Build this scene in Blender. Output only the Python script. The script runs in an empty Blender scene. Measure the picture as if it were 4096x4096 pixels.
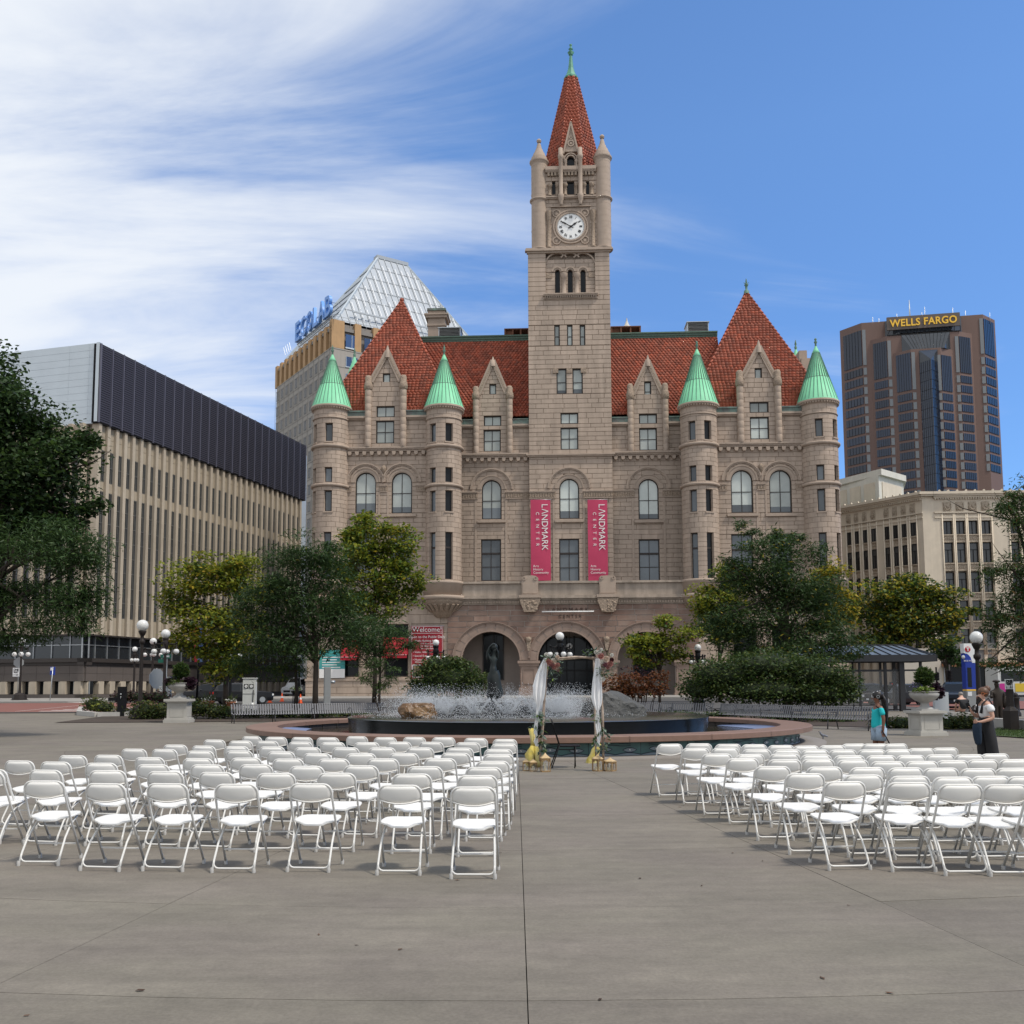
import bpy, bmesh, math, random
import numpy as np
from mathutils import Vector, Matrix
R = math.radians
PI = math.pi
rng = random.Random(11)
scene = bpy.context.scene
C = scene.collection

# ---------------------------------------------------------------- camera
F_PX, PPX, PPY, CAM_H = 3900.0, 2048.0, 2372.0, 1.76
PITCH, ROLL = R(5.4), 0.004
FWD = Vector((0, math.cos(PITCH), math.sin(PITCH)))
_r0 = Vector((1, 0, 0)); _u0 = Vector((0, -math.sin(PITCH), math.cos(PITCH)))
CR = _r0 * math.cos(ROLL) - _u0 * math.sin(ROLL)
CU = _r0 * math.sin(ROLL) + _u0 * math.cos(ROLL)
EYE = Vector((0, 0, CAM_H))
cam_d = bpy.data.cameras.new('camera'); cam = bpy.data.objects.new('camera', cam_d); C.objects.link(cam)
cam_d.sensor_width = 36; cam_d.sensor_fit = 'HORIZONTAL'; cam_d.lens = F_PX / 4096 * 36
cam_d.shift_y = (PPY - 2048) / 4096; cam_d.clip_start = .1; cam_d.clip_end = 6000
m = Matrix.Identity(4)
for i in range(3):
    m[i][0] = CR[i]; m[i][1] = CU[i]; m[i][2] = -FWD[i]; m[i][3] = EYE[i]
cam.matrix_world = m
scene.camera = cam

# ---------------------------------------------------------------- sky, sun, exposure
SUN_EL, SUN_AZ = R(57), R(118)          # azimuth from +Y clockwise: high sun to the right, a little behind the camera
world = bpy.data.worlds.new('World'); scene.world = world; world.use_nodes = True
nt = world.node_tree; N = nt.nodes; L = nt.links
for n in list(N): N.remove(n)
def nd(tree, typ, **kw):
    n = tree.nodes.new(typ)
    for k, v in kw.items():
        if k.startswith('i_'):
            n.inputs[int(k[2:])].default_value = v
        else:
            setattr(n, k, v)
    return n
def mth(tree, op, a, b=None, c=None):
    n = tree.nodes.new('ShaderNodeMath'); n.operation = op
    for i, x in enumerate((a, b, c)):
        if x is None: continue
        if isinstance(x, (int, float)): n.inputs[i].default_value = x
        else: tree.links.new(x, n.inputs[i])
    return n.outputs[0]
wo = nd(nt, 'ShaderNodeOutputWorld'); bg = nd(nt, 'ShaderNodeBackground')
L.new(bg.outputs[0], wo.inputs[0])
sky = nd(nt, 'ShaderNodeTexSky', sky_type='NISHITA', sun_disc=False, sun_elevation=SUN_EL, sun_rotation=SUN_AZ,
         altitude=200, air_density=1.0, dust_density=0.25, ozone_density=3.0)
tc = nd(nt, 'ShaderNodeTexCoord')
sep = nd(nt, 'ShaderNodeSeparateXYZ'); L.new(tc.outputs['Generated'], sep.inputs[0])
zz = mth(nt, 'ADD', mth(nt, 'MAXIMUM', sep.outputs[2], 0.0), 0.22)
px = mth(nt, 'DIVIDE', sep.outputs[0], zz); py = mth(nt, 'DIVIDE', sep.outputs[1], zz)
comb = nd(nt, 'ShaderNodeCombineXYZ'); L.new(px, comb.inputs[0]); L.new(py, comb.inputs[1])
def cloud_noise(rot, sc, loc, detail, rough, dist):
    mp = nd(nt, 'ShaderNodeMapping'); mp.inputs['Rotation'].default_value = (0, 0, rot)
    mp.inputs['Scale'].default_value = sc; mp.inputs['Location'].default_value = loc
    L.new(comb.outputs[0], mp.inputs[0])
    nz = nd(nt, 'ShaderNodeTexNoise'); nz.inputs['Scale'].default_value = 1.0
    nz.inputs['Detail'].default_value = detail; nz.inputs['Roughness'].default_value = rough
    nz.inputs['Distortion'].default_value = dist
    L.new(mp.outputs[0], nz.inputs['Vector']); return nz.outputs[0]
broad = cloud_noise(R(-38), (0.42, 1.05, 1), (3.1, 1.7, 0), 3, .5, .4)
wisp = cloud_noise(R(-52), (0.75, 2.7, 1), (2.1, 3.3, 0), 7, .6, 1.1)
fine = cloud_noise(R(-30), (2.2, 5.0, 1), (7.3, 0.4, 0), 6, .6, .4)
bias = mth(nt, 'ADD', mth(nt, 'MULTIPLY', px, -0.36), mth(nt, 'ADD', mth(nt, 'MULTIPLY_ADD', py, -0.10, 0.17), mth(nt, 'MULTIPLY', mth(nt, 'MAXIMUM', mth(nt, 'MULTIPLY_ADD', py, -1.0, 0.3), 0.0), 0.55)))  # last term adds unseen cloud behind the camera to whiten the light
s1 = mth(nt, 'MULTIPLY', broad, 1.3)
s2 = mth(nt, 'MULTIPLY', wisp, 0.8)
s3 = mth(nt, 'MULTIPLY', fine, 0.22)
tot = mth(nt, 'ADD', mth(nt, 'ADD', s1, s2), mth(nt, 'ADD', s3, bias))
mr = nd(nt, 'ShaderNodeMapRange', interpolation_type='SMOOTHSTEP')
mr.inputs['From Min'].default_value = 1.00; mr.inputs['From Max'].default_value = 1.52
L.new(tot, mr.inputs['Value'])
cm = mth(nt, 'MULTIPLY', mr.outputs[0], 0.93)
skyc = nd(nt, 'ShaderNodeMix', data_type='RGBA', blend_type='MULTIPLY'); skyc.inputs[0].default_value = 1.0
L.new(sky.outputs[0], skyc.inputs[6]); 
hz = nd(nt, 'ShaderNodeMapRange'); hz.inputs['From Min'].default_value = 0.0; hz.inputs['From Max'].default_value = 0.5
hz.inputs['To Min'].default_value = 0.0; hz.inputs['To Max'].default_value = 1.0; L.new(sep.outputs[2], hz.inputs['Value'])
hzc = nd(nt, 'ShaderNodeMix', data_type='RGBA'); L.new(hz.outputs[0], hzc.inputs[0])
hzc.inputs[6].default_value = (0.29, 0.43, 0.64, 1); hzc.inputs[7].default_value = (0.55, 0.70, 0.84, 1)
L.new(hzc.outputs[2], skyc.inputs[7])
cl = nd(nt, 'ShaderNodeMix', data_type='RGBA'); L.new(cm, cl.inputs[0]); L.new(skyc.outputs[2], cl.inputs[6])
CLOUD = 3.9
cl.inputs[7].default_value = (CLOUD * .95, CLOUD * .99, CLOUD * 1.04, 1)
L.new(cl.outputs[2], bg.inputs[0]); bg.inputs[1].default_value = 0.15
sun_d = bpy.data.lights.new('sun', 'SUN'); sun = bpy.data.objects.new('sun', sun_d); C.objects.link(sun)
sun_d.energy = 2.0; sun_d.angle = R(8); sun_d.color = (1, .93, .83)
sdir = Vector((math.sin(SUN_AZ) * math.cos(SUN_EL), math.cos(SUN_AZ) * math.cos(SUN_EL), math.sin(SUN_EL)))
sun.rotation_euler = sdir.to_track_quat('Z', 'Y').to_euler()
sun.location = (0, 0, 60)
vs = scene.view_settings
vs.view_transform = 'Standard'; vs.look = 'None'; vs.gamma = 1; vs.exposure = 0.72; vs.use_curve_mapping = False
try:
    scene.cycles.max_bounces = 6; scene.cycles.transparent_max_bounces = 12; scene.cycles.caustics_reflective = False
    scene.cycles.caustics_refractive = False
except Exception: pass

# ---------------------------------------------------------------- pixels (of the 4096 px photograph) to points
def ray(u, v):
    return (CR * ((u - PPX) / F_PX) + CU * ((PPY - v) / F_PX) + FWD)
def at(u, v, Y):
    d = ray(u, v); return EYE + d * (Y / d.y)
def gz(y):
    return 0.0 if y < 50 else (0.5 if y > 100 else (y - 50) * .01)
def ground(u, v):
    d = ray(u, v); z = 0.0
    for _ in range(12):
        t = (z - CAM_H) / d.z; z = gz(d.y * t)
    p = EYE + d * t; p.z = z; return p
def on_z(u, v, z):
    d = ray(u, v); return EYE + d * ((z - CAM_H) / d.z)
def gx(u, Y):                       # ground point below pixel column u at distance Y
    p = at(u, 2740, Y); return Vector((p.x, Y, gz(Y)))
def pm(Y): return F_PX / Y          # pixels per metre at distance Y

# ---------------------------------------------------------------- mesh builder
class MB:
    def __init__(s): s.v = []; s.f = []; s.m = []; s.sm = []
    def add(s, vs, fs, mi=0, smooth=False):
        o = len(s.v); s.v.extend([tuple(p) for p in vs])
        for f in fs:
            s.f.append(tuple(i + o for i in f)); s.m.append(mi); s.sm.append(smooth)
        return s
    def box(s, x0, x1, y0, y1, z0, z1, mi=0, skip=''):
        vs = [(x0,y0,z0),(x1,y0,z0),(x1,y1,z0),(x0,y1,z0),(x0,y0,z1),(x1,y0,z1),(x1,y1,z1),(x0,y1,z1)]
        fs = {'b':(0,3,2,1),'t':(4,5,6,7),'f':(0,1,5,4),'r':(1,2,6,5),'k':(2,3,7,6),'l':(3,0,4,7)}
        return s.add(vs, [f for k, f in fs.items() if k not in skip], mi)
    def bar(s, p, q, w, h=None, up=(0, 0, 1), mi=0):
        h = h or w; p = Vector(p); q = Vector(q); d = (q - p).normalized(); u = Vector(up)
        a = d.cross(u)
        if a.length < 1e-4: a = d.cross(Vector((1, 0, 0)))
        a.normalize(); b = a.cross(d).normalized(); a = a * w / 2; b = b * h / 2
        vs = [p - a - b, p + a - b, p + a + b, p - a + b, q - a - b, q + a - b, q + a + b, q - a + b]
        return s.add(vs, [(3,2,1,0),(4,5,6,7),(0,1,5,4),(1,2,6,5),(2,3,7,6),(3,0,4,7)], mi)
    def tube(s, pts, r, n=8, cap=True, mi=0, smooth=True):
        pts = [Vector(p) for p in pts]; k = len(pts)
        rr = [r] * k if isinstance(r, (int, float)) else list(r)
        t0 = (pts[1] - pts[0]).normalized(); ref = Vector((0, 0, 1)) if abs(t0.z) < .9 else Vector((1, 0, 0))
        a = t0.cross(ref).normalized(); vs = []
        for i, p in enumerate(pts):
            t = (pts[min(i + 1, k - 1)] - pts[max(i - 1, 0)]).normalized()
            a = (a - t * a.dot(t)).normalized(); b = t.cross(a)
            for j in range(n):
                an = 2 * PI * j / n; vs.append(p + (a * math.cos(an) + b * math.sin(an)) * rr[i])
        fs = [(i*n+j, i*n+(j+1)%n, (i+1)*n+(j+1)%n, (i+1)*n+j) for i in range(k-1) for j in range(n)]
        s.add(vs, fs, mi, smooth)
        if cap:
            o = len(s.v) - len(vs)
            s.f.append(tuple(o + j for j in reversed(range(n)))); s.m.append(mi); s.sm.append(False)
            s.f.append(tuple(o + (k-1)*n + j for j in range(n))); s.m.append(mi); s.sm.append(False)
        return s
    def lathe(s, prof, n=16, c=(0, 0, 0), a0=0, a1=2*PI, mi=0, smooth=True, sx=1, sy=1):
        full = abs(a1 - a0 - 2*PI) < 1e-6; m_ = n if full else n + 1; vs = []
        for (r, z) in prof:
            for j in range(m_):
                an = a0 + (a1 - a0) * j / n; vs.append((c[0] + r*sx*math.cos(an), c[1] + r*sy*math.sin(an), c[2] + z))
        fs = []
        for i in range(len(prof) - 1):
            for j in range(n):
                j2 = (j + 1) % m_; fs.append((i*m_+j, i*m_+j2, (i+1)*m_+j2, (i+1)*m_+j))
        return s.add(vs, fs, mi, smooth)
    def sphere(s, c, r, n=12, k=8, sc=(1, 1, 1), mi=0):
        vs = []; 
        for i in range(1, k):
            ph = PI * i / k
            for j in range(n):
                th = 2*PI*j/n; vs.append((c[0]+r*sc[0]*math.sin(ph)*math.cos(th), c[1]+r*sc[1]*math.sin(ph)*math.sin(th), c[2]+r*sc[2]*math.cos(ph)))
        vs += [(c[0], c[1], c[2]+r*sc[2]), (c[0], c[1], c[2]-r*sc[2])]; T = len(vs)-2; B = T+1
        fs = [(i*n+j, (i+1)*n+j, (i+1)*n+(j+1)%n, i*n+(j+1)%n) for i in range(k-2) for j in range(n)]
        fs += [(T, j, (j+1)%n) for j in range(n)] + [(B, (k-2)*n+(j+1)%n, (k-2)*n+j) for j in range(n)]
        return s.add(vs, fs, mi, True)
    def prism(s, poly, y0, y1, mi=0, back=True):      # outline in x,z (counter-clockwise seen from -y)
        n = len(poly); vs = [(x, y0, z) for x, z in poly] + [(x, y1, z) for x, z in poly]
        fs = [tuple(range(n))] + [(i, i+n, (i+1)%n+n, (i+1)%n) for i in range(n)]
        if back: fs.append(tuple(range(2*n-1, n-1, -1)))
        return s.add(vs, fs, mi)
    def slab(s, poly, z0, z1, mi=0):                    # outline in x,y
        n = len(poly); vs = [(x, y, z0) for x, y in poly] + [(x, y, z1) for x, y in poly]
        fs = [tuple(range(n-1, -1, -1)), tuple(range(n, 2*n))] + [(i, (i+1)%n, (i+1)%n+n, i+n) for i in range(n)]
        return s.add(vs, fs, mi)
    def ring(s, cx, cz, r0, r1, y0, y1, a0=0, a1=PI, n=20, mi=0):   # arch ring in the x,z plane
        for i in range(n):
            t0 = a0 + (a1-a0)*i/n; t1 = a0 + (a1-a0)*(i+1)/n; vs = []
            for y in (y0, y1):
                for t, r in ((t0, r0), (t0, r1), (t1, r1), (t1, r0)):
                    vs.append((cx + r*math.cos(t), y, cz + r*math.sin(t)))
            fs = [(0,1,2,3), (4,7,6,5), (1,5,6,2), (0,3,7,4)]
            if i == 0 and a1-a0 < 6.2: fs.append((0,4,5,1))
            if i == n-1 and a1-a0 < 6.2: fs.append((3,2,6,7))
            s.add(vs, fs, mi)
        return s
    def mesh(s, name, mats):
        me = bpy.data.meshes.new(name); me.from_pydata(s.v, [], s.f)
        for mt in (mats if isinstance(mats, (list, tuple)) else [mats]): me.materials.append(mt)
        if len(me.polygons) == len(s.m):
            me.polygons.foreach_set('material_index', s.m); me.polygons.foreach_set('use_smooth', s.sm)
        me.update(); return me
    def build(s, name, mats, parent=None, **kw):
        return put(name, s.mesh(name, mats), parent, **kw)
def put(name, me, parent=None, loc=None, rz=None, label=None, cat=None, group=None, kind=None):
    o = bpy.data.objects.new(name, me); C.objects.link(o)
    if parent is not None: o.parent = parent
    if loc is not None: o.location = loc
    if rz is not None: o.rotation_euler = (0, 0, rz)
    return tag(o, label, cat, group, kind)
def tag(o, label=None, cat=None, group=None, kind=None):
    for k, x in (('label', label), ('category', cat), ('group', group), ('kind', kind)):
        if x: o[k] = x
    return o
def thing(name, label, cat, loc=(0, 0, 0), rz=0, group=None):
    return put(name, None, None, loc, rz, label, cat, group)
def dup(root, loc=None, rz=None, label=None, group=None, skip=()):
    def cp(o, par):
        c = o.copy(); C.objects.link(c); c.parent = par
        for ch in KIDS.get(o.name, ()):
            if ch.name.split('.')[0] not in skip: cp(ch, c)
        return c
    KIDS = {}
    def collect(o):
        KIDS[o.name] = list(o.children)
        for ch in o.children: collect(ch)
    collect(root)
    r = cp(root, None)
    if loc is not None: r.location = loc
    if rz is not None: r.rotation_euler = (0, 0, rz)
    if label: r['label'] = label
    if group: r['group'] = group
    return r
_dg = None
def text_mesh(txt, size, mat, depth=.01, align='CENTER', font_bold=0.0, sx=1.0, spacing=1.0):
    cu = bpy.data.curves.new('lettering', 'FONT'); cu.body = txt; cu.size = size; cu.extrude = depth; cu.align_x = align
    cu.offset = font_bold; cu.space_character = spacing; cu.resolution_u = 3
    o = bpy.data.objects.new('lettering_tmp', cu); C.objects.link(o)
    dg = bpy.context.evaluated_depsgraph_get(); me = bpy.data.meshes.new_from_object(o.evaluated_get(dg))
    bpy.data.objects.remove(o); bpy.data.curves.remove(cu)
    if sx != 1.0: me.transform(Matrix.Diagonal((sx, 1, 1, 1)))
    me.transform(Matrix.Rotation(PI/2, 4, 'X'))          # stands in x,z, faces -y
    me.materials.clear(); me.materials.append(mat); me.name = 'lettering'
    return me

# ---------------------------------------------------------------- materials
def M(name, col, rough=.7, var=0, scale=4, col2=None, mix2=.5, bump=0, bscale=20, metal=0, island=0, objr=0, spec=.4,
      stretch=(1, 1, 1), streak=0, trans=0, coat=0, hueisl=0, bdist=.02, alpha=1):
    mt = bpy.data.materials.new(name); mt.use_nodes = True; t = mt.node_tree
    p = t.nodes['Principled BSDF']; lk = t.links
    p.inputs['Roughness'].default_value = rough; p.inputs['Metallic'].default_value = metal
    p.inputs['Specular IOR Level'].default_value = spec
    if coat: p.inputs['Coat Weight'].default_value = coat
    if alpha < 1: p.inputs['Alpha'].default_value = alpha
    co = nd(t, 'ShaderNodeTexCoord'); mp = nd(t, 'ShaderNodeMapping'); mp.inputs['Scale'].default_value = stretch
    lk.new(co.outputs['Object'], mp.inputs[0])
    rgb = nd(t, 'ShaderNodeRGB'); rgb.outputs[0].default_value = (*col, 1); out = rgb.outputs[0]
    def noise(sc, det=5, vec=None, ro=.6):
        n = nd(t, 'ShaderNodeTexNoise'); n.inputs['Scale'].default_value = sc; n.inputs['Detail'].default_value = det
        n.inputs['Roughness'].default_value = ro
        lk.new(vec or mp.outputs[0], n.inputs['Vector']); return n.outputs[0]
    isl = None
    if island or hueisl: isl = nd(t, 'ShaderNodeNewGeometry').outputs['Random Per Island']
    if col2:
        mx = nd(t, 'ShaderNodeMix', data_type='RGBA'); lk.new(out, mx.inputs[6]); mx.inputs[7].default_value = (*col2, 1)
        if hueisl:
            f = mth(t, 'MULTIPLY', mth(t, 'FRACT', mth(t, 'MULTIPLY', isl, 7.31)), hueisl)
        else:
            r2 = nd(t, 'ShaderNodeMapRange'); lk.new(noise(scale*.6, 4), r2.inputs[0])
            r2.inputs[1].default_value = .5 - .25*mix2 - .0; r2.inputs[2].default_value = .75; f = r2.outputs[0]
        lk.new(f, mx.inputs[0]); out = mx.outputs[2]
    k = None
    def mul(a, b): return b if a is None else mth(t, 'MULTIPLY', a, b)
    if var: k = mul(k, mth(t, 'MULTIPLY_ADD', noise(scale), 2*var*1.6, 1 - var*1.6))
    if streak:
        mp2 = nd(t, 'ShaderNodeMapping'); mp2.inputs['Scale'].default_value = (1.3, 1.3, .12); lk.new(co.outputs['Object'], mp2.inputs[0])
        k = mul(k, mth(t, 'MULTIPLY_ADD', noise(1.1, 5, mp2.outputs[0]), 2*streak*1.6, 1 - streak*1.6))
    if island: k = mul(k, mth(t, 'MULTIPLY_ADD', isl, 2*island, 1 - island))
    if objr:
        oi = nd(t, 'ShaderNodeObjectInfo'); k = mul(k, mth(t, 'MULTIPLY_ADD', oi.outputs['Random'], 2*objr, 1 - objr))
    if k is not None:
        sc_ = nd(t, 'ShaderNodeVectorMath', operation='SCALE'); lk.new(out, sc_.inputs[0]); lk.new(k, sc_.inputs['Scale']); out = sc_.outputs[0]
    lk.new(out, p.inputs['Base Color'])
    if bump:
        b = nd(t, 'ShaderNodeBump'); b.inputs['Strength'].default_value = bump; b.inputs['Distance'].default_value = bdist
        lk.new(noise(bscale, 4), b.inputs['Height']); lk.new(b.outputs[0], p.inputs['Normal'])
    if trans:
        tr = nd(t, 'ShaderNodeBsdfTranslucent'); lk.new(out, tr.inputs[0]); ms = nd(t, 'ShaderNodeMixShader'); ms.inputs[0].default_value = trans
        lk.new(p.outputs[0], ms.inputs[1]); lk.new(tr.outputs[0], ms.inputs[2]); lk.new(ms.outputs[0], t.nodes['Material Output'].inputs[0])
    return mt
def window_glass(name, col, alpha=1, rough=.04):
    return M(name, col, rough=rough, spec=.6, var=.25, objr=.45, scale=.35, bump=.05, bscale=.8, bdist=.05, alpha=alpha)
STONE = M('pale_granite', (.385, .305, .243), .85, var=.10, scale=.9, island=.085, bump=.3, bscale=9, streak=.22, bdist=.03)
STONE2 = M('carved_granite', (.37, .293, .233), .85, var=.12, scale=1.4, bump=.4, bscale=7, streak=.10, bdist=.04)
CARVE = M('carved_relief', (.31, .24, .182), .9, var=.25, scale=6, bump=1.0, bscale=5.5, bdist=.12)
MORTAR = M('mortar_joint', (.255, .198, .148), .95, var=.1)
BROWN = M('brown_granite', (.205, .125, .095), .8, var=.2, scale=.7, island=.22, bump=.3, bscale=9, streak=.12, col2=(.25, .19, .155), mix2=.6)
PALEJOINT = M('pale_mortar', (.36, .31, .27), .95)
BROWNTRIM = M('brown_trim', (.28, .205, .165), .8, var=.15, scale=1.2, bump=.3, bscale=8, streak=.12)
TILE = M('red_clay_tile', (.32, .070, .034), .65, var=.12, scale=.8, island=.30, col2=(.24, .085, .055), hueisl=.6)
ROOFBED = M('roof_underlay', (.10, .026, .018), .9)
COPPER = M('green_copper', (.20, .56, .33), .6, var=.10, scale=.8, streak=.10, island=.05, bump=.1, bscale=6)
COPPERDK = M('dark_copper', (.11, .20, .15), .7, var=.25, scale=2, streak=.2)
LEAD = M('weathered_gutter', (.10, .098, .09), .6, var=.3, scale=2, streak=.3, col2=(.14, .23, .19), mix2=.5)
FRAME = M('dark_brown_frame', (.028, .021, .018), .5)
GLASS_L = window_glass('glass_with_pale_blind', (.40, .43, .40))
GLASS_M = window_glass('glass_grey_reflecting', (.10, .115, .125))
GLASS_D = M('dark_glass', (.010, .012, .014), rough=.12, spec=.22)
RUST = M('rusted_metal', (.16, .07, .04), .8, var=.3)
METAL = M('galvanised_metal', (.42, .44, .45), .4, metal=.6, var=.1)
BLACK = M('black_painted_metal', (.007, .007, .008), .5, var=.2, scale=6, spec=.2)
DKBROWN = M('dark_brown_paint', (.026, .021, .019), .55, var=.15, spec=.2)
WHITE = M('white_paint', (.78, .78, .77), .45, var=.03)
GLOBE = M('opal_globe', (.80, .80, .78), .18, spec=.5, trans=.25)
RED = M('red_banner_cloth', (.34, .018, .03), .65, var=.06, scale=1)
MAGENTA = M('raspberry_banner', (.47, .042, .105), .6, var=.05, scale=1)
LETTER = M('white_lettering', (.78, .76, .74), .6)
# ================================================================ the granite landmark with its clock tower
TH = R(2.5)
LX = Vector((math.cos(TH), -math.sin(TH), 0)); LY = Vector((math.sin(TH), math.cos(TH), 0))
_b = at(2285, 2740, 111.5); LO = Vector((_b.x, _b.y, 0.5))
LM = thing('landmark_building', 'grey-brown granite landmark with red tile roofs, green copper turrets and tall clock tower', 'building', LO, -TH)
def Fx(u, v, dy=0.0):
    d = ray(u, v); t = ((LO - EYE).dot(LY) + dy) / d.dot(LY); p = EYE + d * t - LO
    return p.dot(LX), p.z
def FX(u, dy=0.0, v=2000): return Fx(u, v, dy)[0]
def FZ(v, dy=0.0, u=2285): return Fx(u, v, dy)[1]
PAV, ARC, TOW = -3.4, -3.8, -0.6
GROUNDZ = 0.0
STONES = []          # (area, verts, faces, material)  block pieces of the walls
def stone(vs, fs, area, mt): STONES.append((area, vs, fs, mt))
mortar_mb = {}
def mort(mt):
    if mt.name not in mortar_mb: mortar_mb[mt.name] = (MB(), mt)
    return mortar_mb[mt.name][0]
def spans(x0, x1, za, zb, ops):
    """x intervals of the course za..zb that are not inside an opening"""
    segs = [(x0, x1)]
    for o in ops:
        ox0, ox1, oz0, oz1, r = o
        if r:
            cx = (ox0 + ox1)/2; zs = oz1 - (ox1-ox0)/2; R_ = r
            if zb <= oz0 or za >= zs + R_: continue
            if zb <= zs + .02: a, b = ox0, ox1
            else:
                h = max(za - zs, 0); w = math.sqrt(max(R_*R_ - h*h, 0)); a, b = cx - w, cx + w
        else:
            if zb <= oz0 + .02 or za >= oz1 - .02: continue
            a, b = ox0, ox1
        ns = []
        for p, q in segs:
            if b <= p or a >= q: ns.append((p, q)); continue
            if a > p + .02: ns.append((p, a))
            if b < q - .02: ns.append((b, q))
        segs = ns
    return segs
def courses(z0, z1, ops, h):
    cuts = sorted({z0, z1} | {z for o in ops for z in ((o[2], o[3] - (o[1]-o[0])/2) if o[4] else (o[2], o[3])) if z0 + .05 < z < z1 - .05})
    out = []
    for a, b in zip(cuts, cuts[1:]):
        n = max(1, round((b - a) / h)); out += [(a + (b-a)*i/n, a + (b-a)*(i+1)/n) for i in range(n)]
    return out
def ashlar(x0, x1, z0, z1, y, ops=(), h=.55, bl=1.5, depth=.5, mt=None, jm=None, jo=.018, clip=None, rnd=.004):
    mt = mt or STONE; mo = mort(jm or MORTAR)
    for ci, (za, zb) in enumerate(courses(z0, z1, ops, h)):
        xa, xb = clip(za, zb) if clip else (x0, x1)
        if xb - xa < .05: continue
        for p, q in spans(xa, xb, za, zb, ops):
            mo.box(p, q, y + .05, y + depth, za, zb, skip='k')
            n = max(1, round((q - p) / (bl * rng.uniform(.8, 1.25)))); off = (ci % 2) * .5 if n > 1 else 0
            xs = [p] + [p + (q-p)*(i + off + rng.uniform(-.12, .12))/n for i in range(1 if not off else 0, n)] + [q]
            xs = [x for i, x in enumerate(xs) if i == 0 or x - xs[i-1] > .12]; xs[-1] = q
            for a, b in zip(xs, xs[1:]):
                g = jo / 2; yy = y + rng.uniform(-rnd, rnd)
                A = a + (g if a > p + .01 else 0); B = b - (g if b < q - .01 else 0); Z0, Z1 = za + g, zb - g
                bv = min(.02, (Z1-Z0)/4, (B-A)/4)
                vs = [(A+bv,yy,Z0+bv),(B-bv,yy,Z0+bv),(B-bv,yy,Z1-bv),(A+bv,yy,Z1-bv),(A,y+.07,Z0),(B,y+.07,Z0),(B,y+.07,Z1),(A,y+.07,Z1)]
                stone(vs, [(0,1,2,3),(4,5,1,0),(5,6,2,1),(6,7,3,2),(7,4,0,3)], (B-A)*(Z1-Z0), mt)
trim = MB(); trimB = MB(); carve = MB()
def cornice(x0, x1, zt, y, steps, mb=None, ret=True):
    """steps: list of (height, projection) from the top down; butted end to end"""
    mb = mb or trim; z = zt
    for h, p in steps:
        e = p if ret else 0
        mb.box(x0 - e, x1 + e, y - p, y + .3, z - h, z); z -= h
    return z
WN = [0]
def window(x0, x1, z0, z1, y, arched=False, cols=2, rows=(.5,), glass=None, fw=.13, parent=None, heavy=()):
    """timber frame set back in its opening; the pane is a sub-part"""
    g = glass or GLASS_L; f = MB(); y1 = y + .12; cx = (x0+x1)/2; r = (x1-x0)/2
    top = z1 - r if arched else z1
    f.box(x0, x0+fw, y, y1, z0, top); f.box(x1-fw, x1, y, y1, z0, top); f.box(x0+fw, x1-fw, y, y1, z0, z0+fw)
    if arched: f.ring(cx, top, r-fw, r, y, y1, n=16)
    else: f.box(x0+fw, x1-fw, y, y1, z1-fw, z1)
    mw = .075
    for i in range(1, cols):
        x = x0 + (x1-x0)*i/cols; f.box(x-mw/2, x+mw/2, y+.02, y1-.02, z0+fw, z1-fw)
    for k, rr in enumerate(rows):
        z = z0 + (z1-z0)*rr; t = .22 if k in heavy else mw
        seg = [x0+fw] + [x0 + (x1-x0)*i/cols for i in range(1, cols)] + [x1-fw]
        for a, b in zip(seg, seg[1:]):
            f.box(a + (mw/2 if a > x0+fw+.01 else 0), b - (mw/2 if b < x1-fw-.01 else 0), y+.01 - (.05 if k in heavy else 0), y1-.03, z-t/2, z+t/2)
    w = f.build('window', FRAME, parent or LM)
    p = MB()
    if arched:
        poly = [(x0+fw*.5, z0+fw*.5), (x1-fw*.5, z0+fw*.5)] + [(cx + (r-fw*.5)*math.cos(PI*i/12), top + (r-fw*.5)*math.sin(PI*i/12)) for i in range(13)]
        p.prism(poly, y+.07, y+.10)
    else: p.box(x0+fw*.5, x1-fw*.5, y+.07, y+.10, z0+fw*.5, z1-fw*.5)
    p.build('pane', g, w)
    if g is GLASS_L and z1 - z0 > 3:                               # below the drawn blind the glass is darker
        p = MB(); p.box(x0+fw, x1-fw, y+.055, y+.069, z0+fw, z0+(z1-z0)*rng.uniform(.13, .3)); p.build('lower_pane', GLASS_M, w)
    return w
def op(u0, u1, v0, v1, dy, arched=0):
    """opening from photograph pixels on the wall plane dy"""
    x0 = Fx(u0, (v0+v1)/2, dy)[0]; x1 = Fx(u1, (v0+v1)/2, dy)[0]; uc = (u0+u1)/2
    return (x0, x1, Fx(uc, v1, dy)[1], Fx(uc, v0, dy)[1], (x1-x0)/2 + .16 if arched else 0)
def arch_trim(o, y, rout, mb=None, n=22):
    cx = (o[0]+o[1])/2; r = (o[1]-o[0])/2; zs = o[3] - r; mb = mb or trim
    mb.ring(cx, zs, r - .02, r + .10, y - .05, y + .35, n=n)
    mb.ring(cx, zs, r + .10, r + .42, y - .09, y + .2, n=n)
    mb.ring(cx, zs, r + .42, r + .52, y - .17, y + .2, n=n)
    mb.ring(cx, zs, rout - .28, rout - .14, y - .12, y + .1, n=n)
    mb.ring(cx, zs, rout - .14, rout, y - .22, y + .1, n=n)
    return cx, zs
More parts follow.
